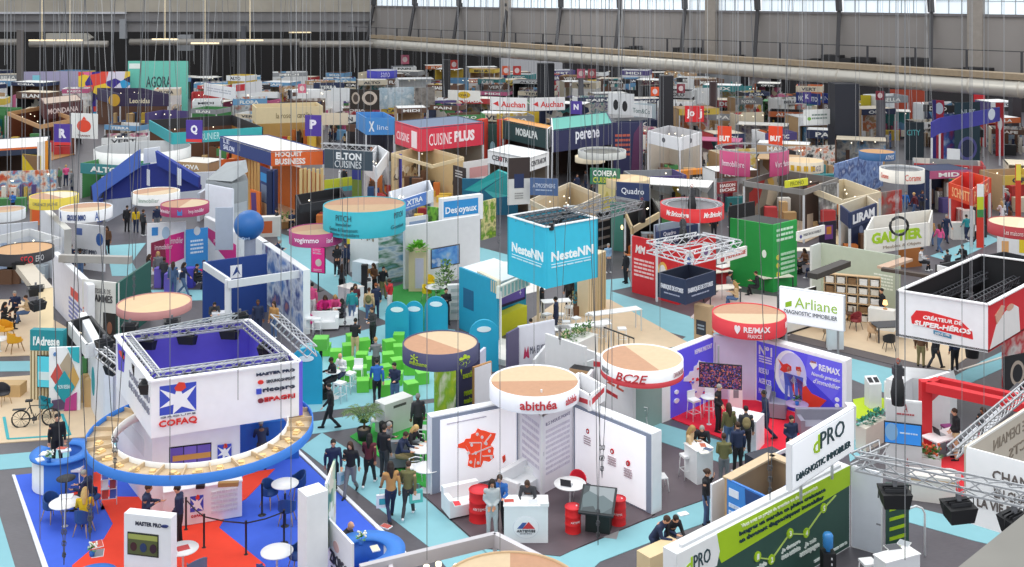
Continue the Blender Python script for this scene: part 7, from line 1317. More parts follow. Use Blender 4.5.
# hanging hoists with black chain bags
def hoist(label, x, y, z, s=1.0, shade='#1b1c20', top=21):
    p = P(x, y, z); o = thing('chain_hoist', label, 'hoist', p); o.scale = (s, s, s)
    MB().cyl((0, 0), .13, 0, .45, 12).box(-.16, .16, -.12, .12, .1, .35).build('motor', '#3a3b40', o); MB().lathe([(.02, -.9), (.2, -.85), (.24, -.5), (.17, -.05), (.1, .02)], 10).build('chain_bag', shade, o); MB().tube([(0, 0, .45), (.07, 0, .55), (0, 0, .65), (-.07, 0, .55), (0, 0, .45)], .02, 5).build('hook', '#c8502c', o)
    cable(p+Vector((0, 0, .6*s)), (p.x, p.y, top), 'steel chain above the '+label, .009, 'hoist chains'); return o
hoist('black hoist with a hanging chain bag left of the red portal', 898, 378, 3.6, 1.0); hoist('black hoist bag hanging before the white and red box', 972, 332, 3.4, 1.1); hoist('small black hoist above the navy kitchen sign', 642, 208, 4.4, .9); hoist('black hoist between the red ring letters', 692, 196, 5.0, 1.0); hoist('black hoist bag under the red ring banner', 683, 228, 4.0, 1.0)
# ring on truss near Gautier, etc
o = MB().tube([(.45*math.cos(t*math.pi/8), 0, .45*math.sin(t*math.pi/8)) for t in range(17)], .07, 6).build('black_ring', BLACK, None, P(899, 226, 4.2)); tag(o, 'black ring hanging in front of the lime lettered box', 'ring')
# ================================================================ FAR STANDS AND SIGNS
pan('lilac grey wall with a cyan screen at far left', (22, 108), (80, 107), 0, 5.0, '#a9a4c4', [('r', .18, .1, .32, .6, '#8ad4e8', 'screen')]); pan('wall of coloured balloons shapes at far left', (78, 114), (130, 113), 0, 5.5, pmat(('#3a2a8a', '#e04a3a', '#2f9ad0', '#e9c83a', '#d8d4e4', '#2a2450', '#e06a9a'), .9))
pan('large turquoise wall reading AGORA', (128, 112), (188, 112), 0, 6.8, '#6ac0b0', [('t', 'AGORA', .3, .3, .72, .52, '#2a4a4c', dict(bold=.02)), ('r', .02, .05, .2, .15, '#dfe9e6', 'sign')]); booth('brown_stand', 'brown box stand reading MONDANA with a light roof', (44, 104), (40, 98), (82, 100), 4.6, 1.6, '#5a3436', tR=[('t', 'MONDANA', .1, .35, .9, .7, '#e4d0cc', dict(bold=.02))], roof='#b9a494', wallc='#4a2e2a')
booth('sweets_stand', 'dark purple stand reading Leonidas with a round yellow picture', (120, 94), (97, 88), (168, 94), 4.4, 1.4, '#3a3050', '#3a3456', [('t', 'Leonidas', .2, .35, .62, .75, '#f0e4c4', dict(bold=.02)), ('e', -.12, .5, .12, .5, '#d8a83a', 'picture')], wallc='#6a4a3a'); booth('turquoise_stand', 'turquoise fascia stand reading BRUNIER', (172, 133), (149, 120), (262, 127), 4.4, .95, '#3ab0b4', '#2fa4ac', [('t', 'BRUNIER', .28, .2, .52, .8, '#c4ecec')], wallc='#5a3a2a', wallc2='#a8743a', inner='#2a2a2e', floor='#c8a878')
for nm, x, y, w_, h_, rd_ in (('R', 54, 124, 17, 21, 1), ('Q', 186, 120, 16, 22, 1), ('P', 305, 115, 16, 21, 0), ('N', 570, 101, 12, 13, 0), ('K', 803, 92, 8, 10, 0)):
    hsign('purple hanging aisle flag with a big white letter %s' % nm, x, y, x+w_, y+.3, h_, 5.6, '#4f3a9a', [('t', nm, .3, .22, .72, .66, '#eceaf6', dict(bold=.05))]+([('r', 0, .86, 1, 1, '#d83a3a', 'stripe')] if rd_ else []), name='aisle_flag', cat='flag')
hsign('square white sign with a big red peach above the far left stands', 71, 113, 97, 114, 25, 5.6, '#e4e6e4', [('e', .5, .5, .27, .25, '#e0482c', 'logo'), ('p', [(.42, .25), (.5, .12), (.6, .24)], '#e0482c', 'logo'), ('t', 'TRANSIT', .25, .85, .75, .92, '#8a6a64')]); hsign('white sign sheets hanging at upper left', 204, 83, 235, 88, 12, 5.0, '#e6e8ec', [('lines', .1, .3, .9, .7, 2, '#b9bcc8')]); hsign('white banner with a small red flag at upper left', 233, 84, 262, 81, 11, 5.0, '#dfe1e4', [('r', .1, .1, .4, .7, '#c8323c', 'logo')])
booth('cream_fascia_stand', 'cream fascia stand reading la rose caroline under warm lamps', (256, 108), (252, 104), (322, 106), 4.4, 1.6, '#e0cfa6', tR=[('t', 'la rose', .3, .35, .52, .7, '#7a6a4a'), ('t', 'caroline', .62, .35, .85, .7, '#5a4a3a')], wallc='#c9a868', floor='#c8a878'); hsign('cream plain sign panel right of the letter P flag', 322, 113, 348, 113, 12, 4.6, '#dccdb4'); hsign('white hanging sheet left of the round black logos', 331, 88, 350, 88, 13, 5.4, '#dfe3e6')
hsign('brown black banner with two pale round logos', 350, 89, 379, 90, 20, 5.6, '#2c2624', [('e', .2, .45, .14, .3, '#b9aca0', 'logo'), ('e', .2, .45, .09, .2, '#4a403c', 'logo'), ('e', .68, .42, .26, .35, '#c9bcb0', 'logo'), ('e', .68, .42, .16, .22, '#3a302c', 'logo')]); hsign('light banner showing a pale kitchen scene', 379, 88, 414, 87, 21, 5.6, pmat(('#dfe6e9', '#9ab4c4', '#c4d0d8', '#6a7a94'), 1.0, kind='NOISE')); hsign('dark banner with grey shapes right of the pale kitchen banner', 415, 88, 435, 87, 20, 5.6, pmat(('#3a3634', '#8a8580', '#5a5654'), 1.2, kind='NOISE'))
ringsign('violet blue ring banner far back near the hall corner', 382, 70, 30, 5.5, 8, '#3a3aa8', [('sano', 20, .6, .2, .8, '#c4c4ec')], tr=False); hsign('white sign with a yellow black oval logo', 448, 90, 480, 91, 10, 5.0, '#eceae4', [('e', .5, .45, .2, .35, '#d8b42a', 'logo'), ('t', 'OVAL', .36, .35, .64, .6, '#3a3428')]); booth('blue_box_stand', 'bright blue box stand with white X letters', (366, 118), (356, 112), (394, 118), 4.8, 1.5, '#4a90d4', '#4a90d4', [('t', 'X', .1, .2, .3, .8, '#e9f2fa', dict(bold=.04)), ('t', 'line', .4, .4, .8, .7, '#d4e4f4')], wallc='#3a3a44')
o_ = [('left', 490, 97, 527, 98, 'Auchan'), ('right', 530, 98, 565, 97, 'Auchan')]
for t, x0, y0, x1, y1, s_ in o_: hsign(t+' one of the two white fascias with red Auchan lettering', x0, y0, x1, y1, 13, 5.2, '#ececee', [('t', s_, .3, .3, .95, .75, '#d83a3a', dict(bold=.02)), ('p', [(.08, .5), (.22, .3), (.24, .7)], '#d83a3a', 'logo')])
pan('row of yellow and white counters below the Auchan signs', (490, 132), (560, 133), 0, 2.4, '#d8b42a', [('r', 0, .5, 1, 1, '#8a6a4a', 'base')]); hsign('white sign showing two black lamps', 608, 93, 634, 94, 21, 5.4, '#dfe3e6', [('e', .3, .55, .1, .25, '#26262a', 'lamp'), ('e', .65, .6, .1, .25, '#26262a', 'lamp')]); hsign('white corner fascia with dark and red lettering Tom and Co', 632, 104, 651, 106, 12, 5.0, '#d8dcdf', [('t', 'Tom&Co', .05, .3, .95, .7, '#4a6a6c')])
pan('pale blue white wall behind the white box fascia', (634, 140), (656, 141), 0, 4.0, '#b9c8d0'); hsign('red sign with white letters jo', 685, 106, 704, 106, 16, 5.2, '#d0242c', [('t', 'jo', .1, .2, .5, .8, '#f4ecec', dict(bold=.04)), ('t', 'j', .7, .2, .9, .8, '#f4ecec')])
for t, x in (('left', 717.5), ('right', 768.5)): hsign(t+' hanging orange red flag reading BUT', x, 126, x+14, 126.5, 19, 6.0, '#e2451f', [('t', 'BUT', .12, .5, .88, .8, '#f8eee8', dict(bold=.06))], name='hanging_flag', cat='flag')
hsign('navy sign reading NORAUTO in white', 796, 92, 820, 94, 11, 5.2, '#2c3f8c', [('t', 'NORAUTO', .1, .3, .9, .75, '#e4e9f4', dict(bold=.03))]); hsign('second navy sign beside the NORAUTO one', 822, 93, 836, 94, 10, 5.2, '#2c3f8c', [('t', 'Nor', .2, .3, .9, .7, '#e4e9f4')]); hsign('white sign with a small green leaf logo and grey letters', 804, 110, 830, 109, 15, 5.2, '#eceeec', [('e', .2, .6, .07, .12, '#7ab83a', 'logo'), ('lines', .3, .3, .9, .75, 2, '#8a9a94')])
booth('purple_arch_stand', 'violet blue fascia stand with round shield logos at far right', (940, 118), (932, 122), (1000, 107), 5.4, 1.3, '#3a3a9a', '#3a3a9a', [('e', .85, .4, .06, .4, '#d4dce8', 'logo')], wallc='#2a2a5a', wallc2='#4a3a7a', rear=False); pan('tall red and blue pillar banner with shield logos', (932, 158), (944, 159), 0, 5.6, '#b02a44', [('e', .6, .14, .35, .1, '#c9d4e4', 'logo'), ('r', 0, 0, .35, 1, '#3a2f7a', 'graphic'), ('e', .6, .55, .25, .08, '#d8604a', 'logo')]); pan('dark teal tall poster with a round badge', (955, 162), (980, 161), 0, 5.6, '#26404c', [('e', .5, .78, .38, .2, '#5a5a9a', 'logo'), ('e', .5, .78, .28, .15, '#26304c', 'logo'), ('t', 'NUIT', .25, .12, .8, .25, '#c4d4dc')])
pan('poster of cars in blue and red left of the dark teal poster', (944, 160), (955, 160), 0, 4.4, pmat(('#c4d4e4', '#3a5aa8', '#b83a4a'), .9, kind='NOISE')); pan('red poster with a white round badge right of the teal poster', (996, 156), (1004, 156), 0, 5.2, '#b8242c', [('e', .5, .4, .3, .12, '#e9e4e4', 'logo')]); pan('white stand box before the dark teal poster', (947, 176), (960, 177), 0, 2.4, '#eceef0')
pan('orange red wall far right under the duct', (890, 124), (925, 125), 0, 4.2, '#a8432a'); pan('bright red square panel under the duct at far right', (974, 122), (985, 122), 1.5, 4.6, '#c8242c'); pan('yellow poster right of the wide dark column', (861, 132), (871, 132), 1, 4.2, '#d8c42a'); pan('dark shop wall with turquoise letters under the duct', (905, 160), (924, 160), 0, 3.6, '#1f2c34', [('t', 'CITY', .1, .2, .8, .35, '#5ab0b4')])
for k, (x, y, c) in enumerate(((302, 89, 'pink'), (405, 60, 'pink'), (454, 65, 'red'), (506, 71, 'orange'), (517, 71, 'red'), (581, 74, 'pink'), (592, 74, 'rose'), (655, 92, 'orange'), (681, 89, 'burgundy'), (880, 96, 'burgundy'))):
    hsign('small far %s sign %s' % (c, ['left of the hall corner', 'just right of the hall corner', 'above the yellow oval sign', 'left of its red twin under the duct', 'right of its orange twin under the duct', 'left of two round ones under the duct', 'right of two round ones under the duct', 'by the tall dark column', 'with a white ring near the red jo sign', 'with a white ring near the wide dark column'][k]), x-4, y-5, x+4, y-5, 9, 6.5, {'pink': '#d06a84', 'red': '#c83a34', 'orange': '#e0582a', 'rose': '#c8606c', 'burgundy': '#8a2438'}[c], [('e', .5, .5, .3, .3, '#e9d4d4', 'logo')], cables=False)
# bar and kiosks far left
booth('white_roof_stand', 'white roofed bar stand with an orange stripe and shelves of goods', (46, 146), (-20, 150), (50, 136), 3.4, .6, '#26324a', '#26324a', tL=[('r', 0, 0, 1, .25, '#e2743a', 'stripe')], roof='#e9e6e2', wallc='#6a4a34', wallc2='#4a342a'); pan('slanting yellow banner panel at the white roofed bar', (22, 190), (40, 192), 0, 2.9, '#e3c52a', [('p', [(0, 0), (1, .6), (1, 0)], '#8a6a4a', 'graphic')]); pan('white and orange upright banner at the white roofed bar', (38, 192), (48, 190), 0, 4.0, '#f0eeec', [('r', .7, 0, 1, 1, '#e2922a', 'stripe')])
booth('brown_light_stand', 'wooden stand with warm lamps at far left behind the letter R flag', (40, 125), (8, 112), (75, 118), 3.6, .4, '#c89a6a', wallc='#6a3a24', floor='#a8743a'); pan('wooden and orange display wall below the yellow canopy', (30, 226), (50, 224), 0, 1.9, '#c98a52', [('r', .1, .1, .5, .9, '#e2642a', 'graphic')])
booth('white_stand', 'white fascia stand left of the blue balloons wall, low and long', (10, 250), (-20, 240), (60, 238), 2.4, .4, '#eceef0', wallc='#dfe3ea', posts=False)
# ---------------------------------------------------------------- dense far stands, one per plot of the hall grid
bpy.context.view_layer.update()
boxes = []
for o in list(COL.objects):
    if o.parent or (('category' not in o or o.get('kind') == 'structure') and not o.name.startswith('column')): continue
    if o.get('category') in ('carpet', 'floor covering', 'cable', 'person', 'duct', 'ledge', 'floor marking'): continue
    ms_ = [o]+list(o.children); xs, ys = [], []; lo = 9
    for m in ms_:
        if m.type != 'MESH' or len(m.data.vertices) < 3: continue
        for c in m.bound_box: q = m.matrix_world @ Vector(c); xs.append(q.x); ys.append(q.y); lo = min(lo, q.z)
    if xs and lo < 1.0: boxes.append((min(xs)-.4, max(xs)+.4, min(ys)-.4, max(ys)+.4))
def free(x0, x1, y0, y1): return not any(x0 < b[1] and x1 > b[0] and y0 < b[3] and y1 > b[2] for b in boxes)
CN = {'white': '#e9ebec', 'cream': '#dcd0b8', 'red': '#b83a3c', 'navy': '#2a3454', 'black': '#26262a', 'teal': '#3a8488', 'orange': '#c8693a', 'brown': '#63483a', 'grey': '#8d9094', 'sky blue': '#6a9cc4', 'green': '#4a8a52', 'yellow': '#cfb24a', 'purple': '#554a80', 'pink': '#b85a80', 'tan': '#b0906a'}
cn = list(CN); rr = random.Random(21); used = set(); wares = ['lamps', 'crates', 'bottles', 'cartons', 'posters', 'jars', 'plants', 'clothes', 'tools', 'toys', 'books', 'shoes', 'pans', 'chairs']
WORDS = ['MAISON', 'NOVA', 'ALTO', 'BELLA', 'CAFE', 'VERT', 'LUX', 'ORIA', 'SOLO', 'TERRA', 'MIDI', 'ELAN', 'PAIN', 'OPTIC', 'FLORA', 'DECO']
aisle_skip = [(596, 250, 660, 330), (440, 235, 520, 275), (925, 230, 1000, 265)]
nst = 0
for iy in range(26):
    Y = 72+iy*4.9*(1+iy*.012); hx = Y*.56
    x = -hx-2
    while x < hx:
        w_ = rr.uniform(3.6, 6.0); d_ = rr.uniform(2.4, 3.4)*(1+iy*.01); x0 = x+rr.uniform(.2, .7); x += w_+rr.uniform(.8, 1.6); yy = Y+rr.uniform(-.5, .5)
        gy = F*H/yy+YH; gx = CX+F*(x0+w_/2)/yy
        wallside = -21.5+(165-yy)*1.0308
        if yy > 176 or (gx < 400 and yy > 168) or (x0+w_ > wallside+38 and yy < 165): continue
        if any(a < gx < c and b < gy < d for a, b, c, d in aisle_skip): continue
        if not free(x0, x0+w_, yy, yy+d_): continue
        if gy > 225 and rr.random() < .35: continue
        for _ in range(40):
            a, b, g = rr.choice(['white', 'cream', 'white', 'brown', 'black', 'grey', 'tan']*3+cn), rr.choice(['white', 'cream', 'black', 'brown', 'white', 'navy']*2+cn), rr.choice(wares)
            if (a, b, g) not in used: break
        used.add((a, b, g)); nst += 1
        h = rr.uniform(2.5, 3.1) if gy > 150 else rr.uniform(2.6, 4.2)
        o = thing('small_stand', 'small %s walled far stand with %s fascia and %s on show' % (a, b, g), 'exhibition stand', (x0+w_/2, yy, 0), [-.32, .22][iy % 2], 'small stands at the back of the hall')
        W2, D2 = w_/2*.86, d_*.86; ca, cb = CN[a], CN[b]
        pw = pmat((ca, CN[rr.choice(cn)], '#d8d4cc', CN[rr.choice(cn)], ca), rr.choice([.7, 1.1, 1.6]), kind=rr.choice(['VORONOI', 'NOISE'])) if rr.random() < .45 else ca
        MB().box(-W2, W2, D2-.1, D2, 0, h).build('rear_wall', pw, o); MB().box(-W2, -W2+.1, 0, D2, 0, h).build('side_wall', ca, o)
        if rr.random() < .75:
            fh = rr.uniform(.45, .9); f_ = MB().box(-W2, W2, -.05, .05, h-fh, h).box(W2-.1, W2, 0, D2, h-fh, h).build('fascia', cb, o); [MB().box(q, q+.1, -.05, .05, 0, h-fh).build('post', '#d0d2d4', o) for q in (W2-.1, -W2)]
            s_ = rr.choice(WORDS); lc = '#f0f0ec' if b not in ('white', 'cream', 'yellow') else '#3a3c44'; art(f_, W2*2, h-fh, h, [('t', s_, .2, .25, .75, .8, lc, dict(bold=.03))], -.05, -W2)
        if rr.random() < .35: MB().box(-W2, W2, 0, D2, h-.06, h).build('roof', rr.choice(['#dcd8d0', '#c9bda8', '#e6e6e4', ca]), o)
        cc = CN[rr.choice(cn)]; MB().box(-W2*.5, W2*.4, -.3, .25, 0, 1.05).build('counter', cc, o)
        mb = MB()
        for j in range(14): xx = rr.uniform(-W2*.9, W2*.8); hh = rr.uniform(.3, 2.0); yq = rr.choice([D2, D2*.5]); mb.box(xx, xx+rr.uniform(.15, .5), yq-.5, yq-.15, hh*.3*(j % 2), hh, j % 3)
        g_ = mb.build('goods', [CN[rr.choice(cn)], CN[rr.choice(cn)], '#e4e0d8'], o); g_['kind'] = 'stuff'
        mb = MB()
        for j in range(3): mb.ball((rr.uniform(-W2, W2), rr.uniform(0, D2), h-.3), .055, 5)
        mb.build('sparkle_spotlights', mat('#fff0d4', emit=2.2), o)['kind'] = 'stuff'  # added glowing dots that make the far stands sparkle
        for nv in range(2):
            if gy < 98 or rr.random() > .68-.2*nv: continue
            pc = rr.choice(['black', 'navy', 'grey', 'brown', 'blue', 'white', 'burgundy', 'olive', 'camel', 'charcoal', 'red', 'beige'])
            person(gx, gy, rr.choice(['stand', 'walk', 'hold', 'arms', 'hands']), rr.choice([0, 60, 120, 180, 250, 300]), pc, rr.choice(['black', 'denim', 'navy']), rr.choice(['black', 'brown', 'fair', 'grey']), rr.choice(['short', 'long']), '', loc=(x0+w_*rr.uniform(0, 1), yy-rr.uniform(.7, 1.3), 0),
                label='far visitor in %s %s the %s stand with %s fascia showing %s' % (pc, ['beside', 'before'][nv], a, b, g), group='far visitors')
# roof cables of the far hall
rr = random.Random(8)
for k in range(150):
    x = rr.uniform(0, 1024); yy = rr.uniform(75, 175); X = (x-CX)*yy/F
    if X > -21.5+(165-yy)*1.03-5: continue
    zb = rr.uniform(3.5, 7); lean = rr.choice([0, 0, rr.uniform(-1.2, 1.2)])
    cable((X, yy, zb), (X+lean, yy, 21), 'thin steel rigging cable hanging over the far stands', yy*.00013+.002, 'far rigging cables', rr.choice(['#8f9194', '#5f6165', '#b4b6b8']))
def bridle(px, py, z, label, spread=1.0, top=24, r=.008):
    p = P(px, py, z)
    for s in (-1, 1): cable(p, (p.x+s*spread, p.y, top), label, r, label, '#5c5e62', shackle=True)
for a in ((265//3+2, 540, 2.5, 1.0), (64, 565, 2.0, .8), (231//2, 470, 3.4, 1.3), (602, 478, 3.1, 1.0), (598, 545, 2.5, .3), (499, 248, 5.9, 1.0), (345, 330, 4.5, .4), (770, 500, 3.2, .8), (684, 240, 4.9, 1.2), (134, 300, 4.5, .6), (560, 345, 4, .9)):
    bridle(a[0], a[1], a[2], 'pair of dark chains with shackles hanging %s' % {89: 'over the yellow jumper', 64: 'over the blue carpet corner', 115: 'left of the tower', 602: 'over the slanted touch screen', 598: 'below the touch screen', 499: 'over the cyan cube', 345: 'near the green cubes', 770: 'before the green wall', 684: 'over the red stand', 134: 'over the pink banded wood disc', 560: 'beside the terrace'}.get(a[0], 'in the hall'), a[3])
for x, y, z, t in ((238, 400, 4.6, 'in front of the tower'), (281, 440, 4.5, 'at the right edge of the tower'), (291, 560, 3, 'over the round table at the bottom'), (40, 540, 2, 'at the lower left'), (458, 500, 3.4, 'over the sofa under the map'), (427, 560, 3, 'over the frame with spotlights'), (722, 300, 3.5, 'over the RE/MAX canopy'), (778, 300, 3.5, 'right of the RE/MAX canopy'), (905, 560, 4, 'at the lower right truss'), (896, 470, 4, 'by the white partition'), (500, 560, 3, 'over the disc at the bottom'), (612, 420, 3.6, 'over the BC2E canopy'), (970, 300, 4.7, 'over the super hero box'), (925, 255, 4, 'over the sage wall'), (22, 250, 4, 'over the black banded disc'), (60, 250, 4, 'right of the black banded disc'), (660, 330, 3.5, 'over the aisle by the red stand'), (170, 480, 3, 'over the reception counter'), (395, 240, 5.3, 'by the PITCH canopy'), (534, 366, 3.4, 'over the abithéa canopy')):
    p = P(x, y, z); cable(p, (p.x, p.y, 24), 'single thin cable hanging '+t, .008, None, '#77797d')
